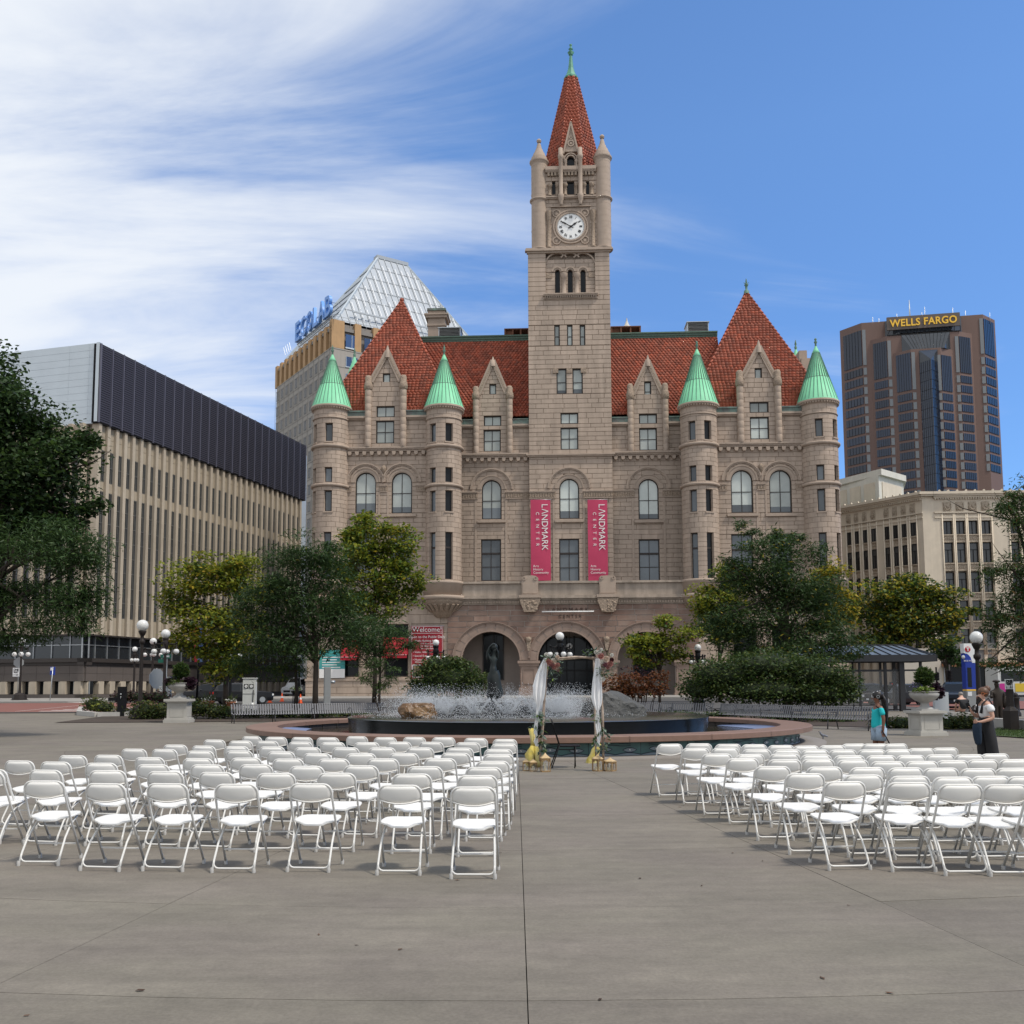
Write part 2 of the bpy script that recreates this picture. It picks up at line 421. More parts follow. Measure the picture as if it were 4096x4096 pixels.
def impost(x0, x1, zt, y, h=.9):
    z = cornice(x0, x1, zt, y, [(.12, .22), (.1, .15)], ret=False)
    carve.box(x0, x1, y - .09, y + .2, zt - h + .1, z); trim.box(x0, x1, y - .13, y + .2, zt - h, zt - h + .1)
    n = max(2, int((x1-x0)/.28))
    for i in range(n):
        x = x0 + (x1-x0)*(i+.5)/n; carve.box(x-.08, x+.08, y - .15, y - .09, zt - h + .14, z - .04)
def brackets(x0, x1, zt, y, n, h=.42, w=.42):
    for i in range(n):
        x = x0 + (x1-x0)*(i+.5)/n; b = MB()
        b.prism([(x-w/2, zt-h*.55), (x-w*.3, zt-h), (x+w*.3, zt-h), (x+w/2, zt-h*.55), (x+w/2, zt), (x-w/2, zt)], y-.42, y+.1)
        b.build('bracket', STONE2, LM)
def colonnette(x, y, z0, z1, r, zc):
    b = MB(); n = max(3, int((zc-z0)/.75))
    prof = []
    for i in range(n):
        a = z0 + (zc-z0)*i/n; c = z0 + (zc-z0)*(i+1)/n
        prof += [(r*.965, a+.0), (r, a+.03), (r, c-.03), (r*.965, c)]
    b.lathe(prof, 12, (x, y, 0))
    b.lathe([(r*1.0, zc), (r*1.25, zc+.1), (r*1.32, zc+(z1-zc)*.28), (r*1.12, zc+(z1-zc)*.5), (r*.95, zc+(z1-zc)*.56), (r*1.02, zc+(z1-zc)*.85), (r*.7, z1-.05), (.01, z1)], 12, (x, y, 0), mi=1)
    return b.build('colonnette', [STONE2, CARVE], LM)
# ---- elevations (local z) from the photograph
Z = lambda v: FZ(v, PAV, 1775)          # heights on the pavilion plane, left
zLedge, zStr, zDent = FZ(2326, ARC, 2030), FZ(2383, ARC, 2030), FZ(2406, ARC, 2030)
zCorn = FZ(1816, 0.0, 2000)              # main cornice top
zGut = FZ(1699, 0.0, 1990); zEave = FZ(1668, 0.0, 2000)
zImp = FZ(1966, 0.0, 2000)
# ---- x positions
xT = [FX(1325, PAV, 1640), FX(1775, PAV, 1640), FX(2794, PAV, 1640), FX(3274, PAV, 1640)]
rT = 2.02
xt0, xt1 = FX(2115, TOW, 1600), FX(2446, TOW, 1600)
# ============ main walls left and right of the tower
def main_bay(side):
    if side < 0: a, b = xT[1] + 1.2, xt0; ap = 1972; sh = (1912, 2033); col = (1904, 2039)
    else: a, b = xt1, xT[2] - 1.2; ap = 2591; sh = (2536, 2646); col = (2522, 2662)
    if side < 0:
        W = [op(1924, 2004, 2157, 2324, 0), op(1927, 2006, 1919, 2077, 0, 1), op(1934, 2003, 1719, 1806, 0), op(1935, 2005, 1663, 1704, 0), op(1957, 1985, 1536, 1613, 0)]
    else:
        W = [op(2556, 2639, 2157, 2325, 0), op(2554, 2635, 1915, 2077, 0, 1), op(2557, 2628, 1712, 1801, 0), op(2556, 2628, 1655, 1695, 0), op(2577, 2605, 1526, 1605, 0)]
    zl = FZ(2330, 0, 2000) - 1.5
    c0, c1 = FX(col[0], 0, 1700), FX(col[1], 0, 1700); cw = .36
    ashlar(a, b, zl, zCorn, 0, W[:2], h=.52)
    ashlar(a, c0, zCorn, zGut, 0.05, (), h=.52); ashlar(c1, b, zCorn, zGut, 0.05, (), h=.52)
    zsh = FZ(1578, 0, ap); xap, zap = Fx(ap, 1455, 0)
    ashlar(c0, c1, zCorn, zsh, -.08, W[2:4], h=.52, bl=1.1)
    s0, s1 = c0 + .3, c1 - .3
    def clip(za, zb):
        k = ((za+zb)/2 - zsh) / (zap - zsh); return (s0 + (xap - s0)*k, s1 + (xap - s1)*k)
    ashlar(s0, s1, zsh, zap, -.08, W[4:5], h=.5, bl=.9, clip=clip)
    for x in (s0, s1):                                            # gable coping rising to the finial
        trim.bar((x, -.12, zsh), (xap, -.12, zap + .35), .55, .3, up=(0, 1, 0))
        carve.bar((x, -.2, zsh + .1), (xap, -.2, zap + .1), .2, .18, up=(0, 1, 0))
    f = MB(); zt = FZ(1428 if side < 0 else 1421, 0, ap)
    f.lathe([(.34, zap - .4), (.3, zap + .3), (.16, zt - .5), (.05, zt)], 8, (xap, -.1, 0)); f.build('finial', STONE2, LM)
    for x in (c0, c1): colonnette(x, -.18, zCorn + .02, FZ(1546 if side < 0 else 1535, 0, ap), .36, FZ(1600, 0, ap))
    trim.prism([(c0, zCorn), (c1, zCorn), (c1, zsh), (s1, zsh), (xap, zap), (s0, zsh), (c0, zsh)], .42, 5.0)
    # cornice, brackets, impost bands, arch
    cornice(a - .3, b, zCorn, 0, [(.18, .55), (.16, .42), (.16, .28)], ret=False)
    brackets(a, b, zCorn - .5, 0, 10)
    cx, zs = arch_trim(W[1], 0, (87 if side < 0 else 90) / pm(111.5))
    ro = .98; hw = (W[1][1]-W[1][0])/2
    impost(a, cx - hw - .45, zImp, 0); impost(cx + hw + .45, b, zImp, 0)
    trim.box(W[1][0]-.5, W[1][1]+.5, -.28, .2, W[1][2]-.42, W[1][2]-.12)   # sill
    for x in (W[0][0] - .62, W[0][1] + .62): trim.box(x-.12, x+.12, -.06, .2, zl, zImp - .95)
    window(*W[0][:4], .22, rows=(.34, .66), heavy=(1,), glass=GLASS_M)
    window(*W[1][:4], .22, arched=True, rows=(.47,))
    window(*W[2][:4], .2, rows=(.5,)); window(*W[3][:4], .2, rows=()); window(*W[4][:4], .2, cols=1, rows=(.5,))
    # gutter and small cornice
    for p, q in ((a - .2, c0 - .3), (c1 + .3, b)):
        cornice(p, q, zGut - .02, .05, [(.22, .42), (.14, .26)], ret=False)
        g = MB(); g.box(p, q, -.3, .25, zGut, zGut + .5); g.box(p, q, -.38, .22, zGut + .5, zGut + .62); n = max(2, int((q-p)/.7))
        for i in range(n): x = p + (q-p)*(i+.5)/n; g.box(x-.03, x+.03, -.34, -.3, zGut + .02, zGut + .5)
        g.build('gutter', LEAD, LM)
    return c0, c1, zap
DL = main_bay(-1); DR = main_bay(1)
# ============ pavilions between the turrets
def pavilion(side):
    y = PAV
    if side < 0:
        a, b = xT[0] + 1.0, xT[1] - 1.0; uc = 1551
        A = [op(1421, 1504, 1889, 2053, y, 1), op(1566, 1648, 1889, 2053, y, 1)]
        B = [op(1421, 1504, 2130, 2322, y), op(1560, 1643, 2130, 2322, y)]
        D = [op(1504, 1577, 1683, 1774, y), op(1506, 1579, 1625, 1669, y), op(1531, 1561, 1494, 1575, y)]
        col = (1474, 1614); vsh, vap, vtip, vct, vcap = 1528, 1420, 1383, 1503, 1562; vC, vG = 1790, 1665
    else:
        a, b = xT[2] + 1.0, xT[3] - 1.0; uc = 3034
        A = [op(2924, 3012, 1879, 2051, y, 1), op(3078, 3167, 1879, 2051, y, 1)]
        B = [op(2927, 3013, 2136, 2320, y), op(3083, 3168, 2136, 2320, y)]
        D = [op(3000, 3076, 1668, 1757, y), op(2998, 3074, 1608, 1651, y), op(3019, 3048, 1473, 1553, y)]
        col = (2960, 3112); vsh, vap, vtip, vct, vcap = 1512, 1400, 1362, 1482, 1548; vC, vG = 1772, 1650
    zc = FZ(vC, y, uc); zg = FZ(vG, y, uc); zl = FZ(2330, y, uc) - 1.2
    ashlar(a, b, zl, zc, y, A + B, h=.52)
    c0, c1 = FX(col[0], y, 1650), FX(col[1], y, 1650)
    ashlar(a, c0, zc, zg, y + .05, (), h=.52); ashlar(c1, b, zc, zg, y + .05, (), h=.52)
    zsh = FZ(vsh, y, uc); xap, zap = Fx(uc, vap, y)
    ashlar(c0, c1, zc, zsh, y - .08, D[:2], h=.52, bl=1.1); s0, s1 = c0 + .3, c1 - .3
    def clip(za, zb):
        k = ((za+zb)/2 - zsh) / (zap - zsh); return (s0 + (xap - s0)*k, s1 + (xap - s1)*k)
    ashlar(s0, s1, zsh, zap, y - .08, D[2:], h=.5, bl=.9, clip=clip)
    for x in (s0, s1):
        trim.bar((x, y-.12, zsh), (xap, y-.12, zap + .35), .6, .3, up=(0, 1, 0))
        carve.bar((x, y-.2, zsh + .1), (xap, y-.2, zap + .1), .2, .18, up=(0, 1, 0))
    f = MB(); zt = FZ(vtip, y, uc)
    f.lathe([(.36, zap - .4), (.3, zap + .2), (.16, zt - .4), (.05, zt)], 8, (xap, y-.1, 0)); f.build('finial', STONE2, LM)
    for x in (c0, c1): colonnette(x, y-.2, zc + .02, FZ(vct, y, uc), .38, FZ(vcap, y, uc))
    trim.prism([(c0, zc), (c1, zc), (c1, zsh), (s1, zsh), (xap, zap), (s0, zsh), (c0, zsh)], y+.42, y+5.0)
    cornice(a - .4, b + .4, zc, y, [(.18, .5), (.16, .38), (.16, .25)], ret=False)
    brackets(a, b, zc - .5, y, 13)
    cs = []
    for w in A:
        cx, zs = arch_trim(w, y, (80 if side < 0 else 81) / pm(108)); cs.append(cx)
        window(*w[:4], y + .22, arched=True, rows=(.49,))
        trim.box(w[0]-.5, w[1]+.5, y-.26, y+.2, w[2]-.4, w[2]-.1)
    hw = (A[0][1]-A[0][0])/2; zi = FZ(1940 if side < 0 else 1933, y, uc)
    impost(a, cs[0]-hw-.45, zi, y, .8); impost(cs[0]+hw+.45, cs[1]-hw-.45, zi, y, .8); impost(cs[1]+hw+.45, b, zi, y, .8)
    k = MB(); k.lathe([(.05, -.5), (.22, -.1), (.3, .2), (.1, .45)], 8, ((cs[0]+cs[1])/2, y-.15, zi + 1.75)); k.build('carved_boss', CARVE, LM)
    for w in B:
        window(*w[:4], y + .22, rows=(.34, .66), heavy=(1,), glass=GLASS_M)
    for x in (a + .9, (cs[0]+cs[1])/2 - .5, (cs[0]+cs[1])/2 + .5, b - .9): trim.box(x-.1, x+.1, y-.06, y+.2, zl, zi - .85)
    window(*D[0][:4], y + .12, rows=(.5,)); window(*D[1][:4], y + .12, rows=()); window(*D[2][:4], y + .12, cols=1, rows=(.5,))
    for p, q in ((a, c0 - .3), (c1 + .3, b)):
        cornice(p, q, zg - .02, y+.05, [(.22, .42), (.14, .26)], ret=False)
        g = MB(); g.box(p, q, y-.3, y+.25, zg, zg + .45); g.box(p, q, y-.4, y+.22, zg+.45, zg + .62); g.build('gutter', LEAD, LM)
    return dict(a=a, b=b, zg=zg, zc=zc, c0=c0, c1=c1, zap=zap, xap=xap, uc=uc)
PL = pavilion(-1); PR = pavilion(1)
# ============ round turrets with copper cones
def turret(i, uc, vtop, angs, vrow, vcone, vapex, vfin):
    cx, cy = xT[i], PAV + .25; u = uc
    zf = lambda v: FZ(v, PAV - 1.2, u)
    rows = [(zf(b), zf(a)) for a, b in vrow]                       # window rows (z0, z1)
    zb = zLedge - 1.0; zt = zf(vcone[1]); r = rT
    cuts = sorted({zb, zt} | {z for p in rows for z in p})
    mo = mort(MORTAR); half = {0: .30, 1: .30}
    for ci in range(len(cuts)-1):
        a, b = cuts[ci], cuts[ci+1]; n = max(1, round((b-a)/.52))
        inwin = any(p[0] - .01 <= a and b <= p[1] + .01 for p in rows)
        for k in range(n):
            za, zb_ = a + (b-a)*k/n, a + (b-a)*(k+1)/n
            ar = [(-105.0, 105.0)]
            if inwin:
                for g in angs:
                    hw = math.degrees(math.asin(.44 / r)); ns = []
                    for p, q in ar:
                        if g + hw <= p or g - hw >= q: ns.append((p, q)); continue
                        if g - hw > p: ns.append((p, g - hw))
                        if g + hw < q: ns.append((g + hw, q))
                    ar = ns
            for p, q in ar:
                m_ = max(1, round((q-p)/30.0)); off = .5 if (k + ci) % 2 and m_ > 1 else 0
                xs = [p] + [p + (q-p)*(t + off + rng.uniform(-.1, .1))/m_ for t in range(0 if off else 1, m_)] + [q]
                for s, e in zip(xs, xs[1:]):
                    if e - s < 2: continue
                    g = .5; s2 = s + (g if s > p+.1 else 0); e2 = e - (g if e < q-.1 else 0); nn = max(2, int((e2-s2)/7)); vs = []; fs = []
                    for t in range(nn+1):
                        an = R(s2 + (e2-s2)*t/nn); sx, sy = math.sin(an), -math.cos(an)
                        for rr, zz_ in ((r-.42, za), (r, za+.017), (r, zb_-.017), (r-.42, zb_)): vs.append((cx + rr*sx, cy + rr*sy, zz_))
                    for t in range(nn):
                        o = t*4; fs += [(o, o+4, o+5, o+1), (o+1, o+5, o+6, o+2), (o+2, o+6, o+7, o+3)]
                    fs += [(0, 1, 2, 3), (nn*4+3, nn*4+2, nn*4+1, nn*4)]
                    stone(vs, fs, R(e2-s2)*r*(zb_-za), STONE)
                nn = max(2, int((q-p)/8)); vs = []
                for t in range(nn+1):
                    an = R(p + (q-p)*t/nn); vs += [(cx + (r-.05)*math.sin(an), cy - (r-.05)*math.cos(an), za), (cx + (r-.05)*math.sin(an), cy - (r-.05)*math.cos(an), zb_)]
                mo.add(vs, [(2*t, 2*t+2, 2*t+3, 2*t+1) for t in range(nn)])
    # trims: rings, corbel table, ledge, corbelled foot
    t = MB(); c3 = (cx, cy, 0)
    def ring_(v, h, pr): z = zf(v); t = MB(); t.lathe([(r-.1, z-h), (r+pr*.6, z-h), (r+pr, z-h*.6), (r+pr, z-h*.2), (r+pr*.8, z), (r-.1, z)], 40, c3, R(-195), R(15)); t.build('string_course', STONE2, LM)
    for v, h, pr in vtop: ring_(v, h, pr)
    for z0, z1 in rows:                                            # window sills
        for g in angs: pass
    zc = zf(vcone[0])
    t.lathe([(r-.1, zt-.1), (r+.03, zt), (r+.12, zt+.25), (r+.3, zt+.3), (r+.34, zc), (.5, zc+.02)], 40, c3)
    for k in range(46):
        an = 2*PI*k/46; x, y = cx + (r+.26)*math.cos(an), cy + (r+.26)*math.sin(an); d = Vector((math.cos(an), math.sin(an), 0))
        t.bar((x-d.x*.2, y-d.y*.2, zt+.2), (x, y, zt+.2), .13, .17)
    t.build('turret_cornice', STONE2, LM); t = MB(); t.lathe([(r-.1, zLedge-1.9), (r+.25, zLedge-1.9), (r+.3, zLedge-.35), (r+.45, zLedge-.25), (r+.45, zLedge), (r-.1, zLedge)], 40, c3, R(-195), R(15))
    t.build('turret_ledge', STONE2, LM); t = MB(); t.lathe([(r+.3, zStr-.5), (r+.55, zStr-.4), (r+.6, zStr), (r-.1, zStr+.05)], 40, c3, R(-195), R(15))
    t.build('string_course', STONE2, LM)
    t = MB(); t.lathe([(.3, zDent-1.75), (.9, zDent-1.7), (1.35, zDent-1.1), (1.95, zDent-.45), (2.3, zDent-.1), (2.35, zDent+.15)], 40, (cx, cy-.15, 0), R(-195), R(15))
    for k in range(-4, 5):
        an = R(k*18 - 90); t.bar((cx+1.5*math.cos(an), cy-.15+1.5*math.sin(an), zDent-1.05), (cx+2.2*math.cos(an), cy-.15+2.2*math.sin(an), zDent-.35), .3, .12)
    t.build('corbel', CARVE, LM)
    # windows facing outwards
    for z0, z1 in rows:
        tall = z1 - z0 > 4
        for g in angs:
            an = R(g); w = MB(); p = MB(); hw = .42; d = r*math.cos(math.asin(.44/r)) - .30
            e = Vector((math.cos(an), math.sin(an), 0)); o = Vector((cx, cy, 0)); n = Vector((math.sin(an), -math.cos(an), 0))
            def q(mb, a, b, za, zb_, d0, d1):
                vs = [o + e*a + n*d0 + Vector((0,0,za)), o + e*b + n*d0 + Vector((0,0,za)), o + e*b + n*d1 + Vector((0,0,za)), o + e*a + n*d1 + Vector((0,0,za))]
                vs += [x + Vector((0,0,zb_-za)) for x in vs]; mb.add(vs, [(0,3,2,1),(4,5,6,7),(0,1,5,4),(1,2,6,5),(2,3,7,6),(3,0,4,7)])
            q(w, -hw, -hw+.13, z0, z1, d, d-.1); q(w, hw-.13, hw, z0, z1, d, d-.1); q(w, -hw+.13, hw-.13, z0, z0+.14, d, d-.1); q(w, -hw+.13, hw-.13, z1-.14, z1, d, d-.1)
            if tall: q(w, -hw+.13, hw-.13, z0+(z1-z0)*.66, z0+(z1-z0)*.66+.2, d+.02, d-.1)
            ww = w.build('window', FRAME, LM); q(p, -hw+.08, hw-.08, z0+.08, z1-.08, d-.05, d-.08)
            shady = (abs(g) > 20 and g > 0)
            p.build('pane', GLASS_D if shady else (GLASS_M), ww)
            s = MB(); q(s, -hw-.12, hw+.12, z0-.16, z0, r+.06, r-.35); s.build('sill', STONE2, ww)
    t = MB(); t.lathe([(r-.45, zLedge-.5), (r-.45, zt)], 24, c3, R(-195), R(15)); t.build('turret_core', GLASS_D, LM)
    # cone
    ax, az = Fx(uc, vapex, cy); ax = cx; k = MB(); rb = r + .22; n = 28; zr = zc + .06; H = az - zr
    prof = [(rb+.06, -.02), (rb, .12), (rb*.62, H*.40), (rb*.60, H*.40), (rb*.19, H*.845), (rb*.21, H*.85), (rb*.13, H*.9), (.02, H)]
    for j in range(n):                                              # each copper sheet a strip of its own with a standing seam
        a0, a1 = 2*PI*j/n, 2*PI*(j+1)/n
        k.lathe([(p, q) for p, q in prof[:5]], 2, (cx, cy, zr), a0, a1)
        am = a0
        k.bar((cx+rb*math.cos(am), cy+rb*math.sin(am), zr+.1), (cx+rb*.19*math.cos(am), cy+rb*.19*math.sin(am), zr+H*.845), .05, .07, mi=1)
    k.lathe(prof[4:], 20, (cx, cy, zr)); k.lathe([(rb*.615, H*.392), (rb*.63, H*.40), (rb*.60, H*.41)], 28, (cx, cy, zr), mi=1)
    cone = k.build('copper_cone', [COPPER, COPPERDK], LM)
    f = MB(); fz = FZ(vfin, cy, uc) - az; f.lathe([(.12, -.3), (.10, .1), (.2, .25), (.08, .45), (.16, .6), (.05, .75), (.03, fz)], 8, (cx, cy, az)); f.build('finial', COPPERDK, cone)
ROWS = [(1696, 1769), (1872, 1932), (1964, 2048), (2130, 2319)]
RR = [(1686, 1762), (1864, 1927), (1960, 2049), (2132, 2322)]
turret(0, 1325, [(1670, .14, .10), (1780, .34, .26), (1937, .3, .22)], (-54, 5), ROWS, (1622, 1640), 1412, 1380)
turret(1, 1775, [(1670, .14, .10), (1780, .34, .26), (1937, .3, .22)], (-33, 24), ROWS, (1622, 1640), 1412, 1378)
turret(2, 2794, [(1655, .14, .10), (1772, .34, .26), (1933, .3, .22)], (-31, 22), RR, (1612, 1630), 1390, 1365)
turret(3, 3274, [(1652, .14, .10), (1768, .34, .26), (1930, .3, .22)], (-14, 46), [(1678, 1750), (1862, 1924), (1958, 2048), (2132, 2320)], (1600, 1618), 1378, 1352)
# ============ clock tower
ty = TOW; tcx = (xt0 + xt1)/2; tw = xt1 - xt0; tdep = tw
zf = lambda v: FZ(v, ty, 2285)
W = {'low': op(2237, 2317, 2155, 2327, ty), 'arch': op(2237, 2317, 1914, 2075, ty, 1), 'c': op(2242, 2313, 1710, 1798, ty), 'd': op(2242, 2313, 1651, 1695, ty),
     'p1': op(2226, 2266, 1474, 1575, ty), 'p2': op(2290, 2331, 1474, 1575, ty), 's1': op(2217, 2239, 1299, 1382, ty), 's2': op(2268, 2290, 1299, 1382, ty), 's3': op(2319, 2341, 1299, 1382, ty)}
zPier = zf(1010)
bx0, bx1 = FX(2183, ty, 1100), FX(2380, ty, 1100); bz0, bz1 = zf(1181), zf(1033)
ashlar(xt0, xt1, zLedge - 1.5, bz0, ty, list(W.values()), h=.56, bl=1.7)
ashlar(xt0, bx0, bz0, zPier, ty, (), h=.56, bl=1.7); ashlar(bx1, xt1, bz0, zPier, ty, (), h=.56, bl=1.7)
core = MB()
core.box(xt0 + .02, xt1 - .02, ty + .85, ty + tdep, zLedge - 1.5, zPier)      # shaft behind the facing stones
zCorT = zf(1816)
cornice(xt0, xt1, zCorT, ty, [(.16, .32), (.16, .2)]); trim.box(xt0 - .12, xt1 + .12, ty - .12, ty + .05, zLedge, zLedge + .3)
cx, zs = arch_trim(W['arch'], ty, 87 / pm(111)); hw = (W['arch'][1]-W['arch'][0])/2
impost(xt0, cx-hw-.45, zf(1963), ty); impost(cx+hw+.45, xt1, zf(1963), ty)
trim.box(W['arch'][0]-.5, W['arch'][1]+.5, ty-.28, ty+.2, W['arch'][2]-.42, W['arch'][2]-.12)
for x in (W['low'][0]-.6, W['low'][1]+.6): trim.box(x-.12, x+.12, ty-.06, ty+.2, zLedge, zf(1963) - .95)
window(*W['low'][:4], ty+.2, rows=(.33, .66), heavy=(1,), glass=GLASS_M); window(*W['arch'][:4], ty+.2, arched=True, rows=(.5,))
window(*W['c'][:4], ty+.2); window(*W['d'][:4], ty+.2, rows=())
for k in ('p1', 'p2'): window(*W[k][:4], ty+.2, cols=1, rows=(.46,))
for k in ('s1', 's2', 's3'): window(*W[k][:4], ty+.2, cols=1, rows=(.45,))
xm = (W['p1'][1] + W['p2'][0])/2
for x in (W['p1'][0] - .1, xm, W['p2'][1] + .1): carve.box(x-.32, x+.32, ty-.1, ty+.1, W['p1'][3]-.55, W['p1'][3]+.02)
# belfry panel with three arched slits, set back between the piers
py_ = ty + .28
SL = [op(2220, 2240, 1078, 1174, py_, 1), op(2271, 2291, 1078, 1174, py_, 1), op(2322, 2343, 1078, 1174, py_, 1)]
ashlar(bx0, bx1, bz0, bz1, py_, SL, h=.56, bl=1.4)
for s in SL:
    c_, z_ = (s[0]+s[1])/2, s[3] - (s[1]-s[0])/2; rr_ = (s[1]-s[0])/2
    trim.ring(c_, z_, rr_, rr_+.18, py_-.05, py_+.3, n=12); trim.ring(c_, z_, rr_+.18, rr_+.38, py_-.14, py_+.1, n=12)
    trim.ring(c_, z_ + .9, rr_ + 1.0, rr_ + 1.16, py_-.12, py_+.1, a0=R(38 if s is not SL[2] else 0), a1=R(142 if s is not SL[0] else 180), n=14)
    window(*s[:4], py_+.3, arched=True, cols=1, rows=(), glass=GLASS_D, fw=.09)
for a_, b_ in ((SL[0], SL[1]), (SL[1], SL[2])):
    x = (a_[1]+b_[0])/2; c = MB(); c.lathe([(.36, bz0), (.36, bz0+.25), (.27, bz0+.35), (.25, zs_ := SL[0][3]-1.25), (.3, SL[0][3]-1.2), (.42, SL[0][3]-.7), (.42, SL[0][3]-.55)], 12, (x, py_-.1, 0)); c.build('column', STONE2, LM)
for x0_, x1_ in ((bx0, SL[0][0]-.35), (SL[2][1]+.35, bx1)): carve.box(x0_, x1_, py_-.1, py_+.1, SL[0][3]-1.05, SL[0][3]-.5)
z_ = cornice(bx0 - .3, bx1 + .3, bz0 + .15, ty, [(.14, .42), (.14, .34)], ret=False)
for i in range(24): x = bx0-.2 + (bx1-bx0+.4)*(i+.5)/24; trim.box(x-.07, x+.07, ty-.28, ty+.1, z_-.22, z_)
trim.box(bx0-.3, bx1+.3, ty-.16, ty+.1, z_-.32, z_-.22)
# stage of the clock
zc0, zc1 = zf(1004), zf(681); q0, q1 = FX(2189, ty, 900), FX(2380, ty, 900)
cornice(xt0, xt1, zPier + .55, ty, [(.2, .25), (.18, .34), (.2, .14)])
cy_ = ty + .35
ko = [op(2208, 2222, 724, 777, cy_), op(2268, 2297, 724, 777, cy_), op(2344, 2357, 724, 777, cy_), (*op(2206, 2360, 828, 982, cy_)[:4], 0)]
ashlar(q0 - .5, q1 + .5, zPier + .4, zc1, cy_, ko, h=.56, bl=1.3)
core.box(xt0 + 1.1, xt1 - 1.1, cy_ + .45, ty + tdep - .5, zPier, zc1)
def colbox(u, v0, v1, r=.2):
    x = FX(u, cy_, 700); c = MB(); z0, z1 = zf(v1), zf(v0); h = z1-z0
    c.lathe([(r*1.4, z0), (r*1.4, z0+.12), (r, z0+.2), (r, z1-h*.3), (r*1.2, z1-h*.28), (r*1.6, z1-.08), (r*1.6, z1)], 10, (x, cy_-.05, 0)); c.build('column', CARVE, LM)
for u in (2199, 2230, 2260, 2306, 2335, 2366): colbox(u, 731, 777)
for u in (2194, 2370): colbox(u, 838, 985, .22)
for o in ko[:3]: window(*o[:4], cy_+.3, cols=1, rows=(), glass=GLASS_D, fw=.06)
cornice(q0-.2, q1+.2, zf(781), cy_, [(.16, .36), (.14, .24)], ret=False); cornice(q0-.2, q1+.2, zf(997), cy_, [(.14, .3), (.12, .2)], ret=False)
z_ = cornice(q0-.2, q1+.2, zf(665), cy_, [(.42, .5)], ret=False, mb=core); z_ = cornice(q0-.2, q1+.2, z_, cy_, [(.12, .45), (.12, .36)], ret=False)
for i in range(14): x = q0 + (q1-q0)*(i+.5)/14; carve.box(x-.13, x+.13, cy_-.34, cy_+.1, z_-.42, z_)
# clock
ck = thing  # (the clock is part of the building)
kx, kz = Fx(2283, 906, cy_); o = ko[3]; CLK = MB()
CLK.box(o[0], o[1], cy_+.12, cy_+.5, o[2], o[3])
CLK.box(o[0]-.12, o[1]+.12, cy_-.12, cy_+.1, o[3], o[3]+.14)
CLK.ring(kx, kz, 1.62, 1.80, cy_-.06, cy_+.2, 0, 2*PI, 40); CLK.ring(kx, kz, 1.80, 1.94, cy_+.02, cy_+.2, 0, 2*PI, 40); CLK.ring(kx, kz, 1.94, 2.1, cy_-.05, cy_+.2, 0, 2*PI, 40)
for i in range(60): a = 2*PI*i/60; CLK.sphere((kx+1.87*math.cos(a), cy_-.0, kz+1.87*math.sin(a)), .06, 5, 4)
for sx_ in (-1, 1):
    for sz_ in (-1, 1):
        X, Zz = kx + sx_*1.68, kz + sz_*1.68; CLK.ring(X, Zz, .36, .5, cy_-.02, cy_+.2, 0, 2*PI, 20); CLK.ring(X, Zz, .22, .27, cy_+.02, cy_+.2, 0, 2*PI, 16); CLK.ring(X, Zz, .0, .17, cy_+.03, cy_+.2, 0, 2*PI, 12)
clock = CLK.build('clock', STONE2, LM)
DIAL = M('clock_dial', (.80, .80, .78), .35); HAND = M('clock_black', (.012, .012, .014), .4)
d = MB(); d.ring(kx, kz, 0.0, 1.6, cy_+.02, cy_+.08, 0, 2*PI, 48); d.build('dial', DIAL, clock)
for i, s in enumerate(['XII', 'I', 'II', 'III', 'IIII', 'V', 'VI', 'VII', 'VIII', 'IX', 'X', 'XI']):
    a = -2*PI*i/12; me = text_mesh(s, .46, HAND, .01, sx=.72, font_bold=.012)
    me.transform(Matrix.Translation((0, 0, -.16)))
    me.transform(Matrix.Translation((kx + 1.20*math.sin(-a), cy_ - .0, kz + 1.20*math.cos(a))) @ Matrix.Rotation(-a, 4, 'Y'))
    put('numeral', me, clock)
d = MB()
for i in range(60):
    a = 2*PI*i/60; d.bar((kx+1.49*math.sin(a), cy_+.01, kz+1.49*math.cos(a)), (kx+1.54*math.sin(a), cy_+.01, kz+1.54*math.cos(a)), .05, .02, up=(0, 1, 0))
d.build('minute_marks', HAND, clock)
for nm, a, l, w in (('hour_hand', R(55), .98, .17), ('minute_hand', R(300), 1.42, .14)):
    d = MB(); D_ = Vector((math.sin(a), 0, math.cos(a))); P = Vector((kx, cy_-.05, kz))
    d.bar(P - D_*.35, P + D_*(l*.78), w*.7, .03, up=(0, 1, 0)); d.bar(P + D_*(l*.45), P + D_*(l*.7), w*1.25, .025, up=(0, 1, 0)); d.bar(P + D_*(l*.78), P + D_*l, w*.4, .03, up=(0, 1, 0))
    d.sphere(P, .13, 10, 6, (1, .4, 1)); d.build(nm, HAND, clock)
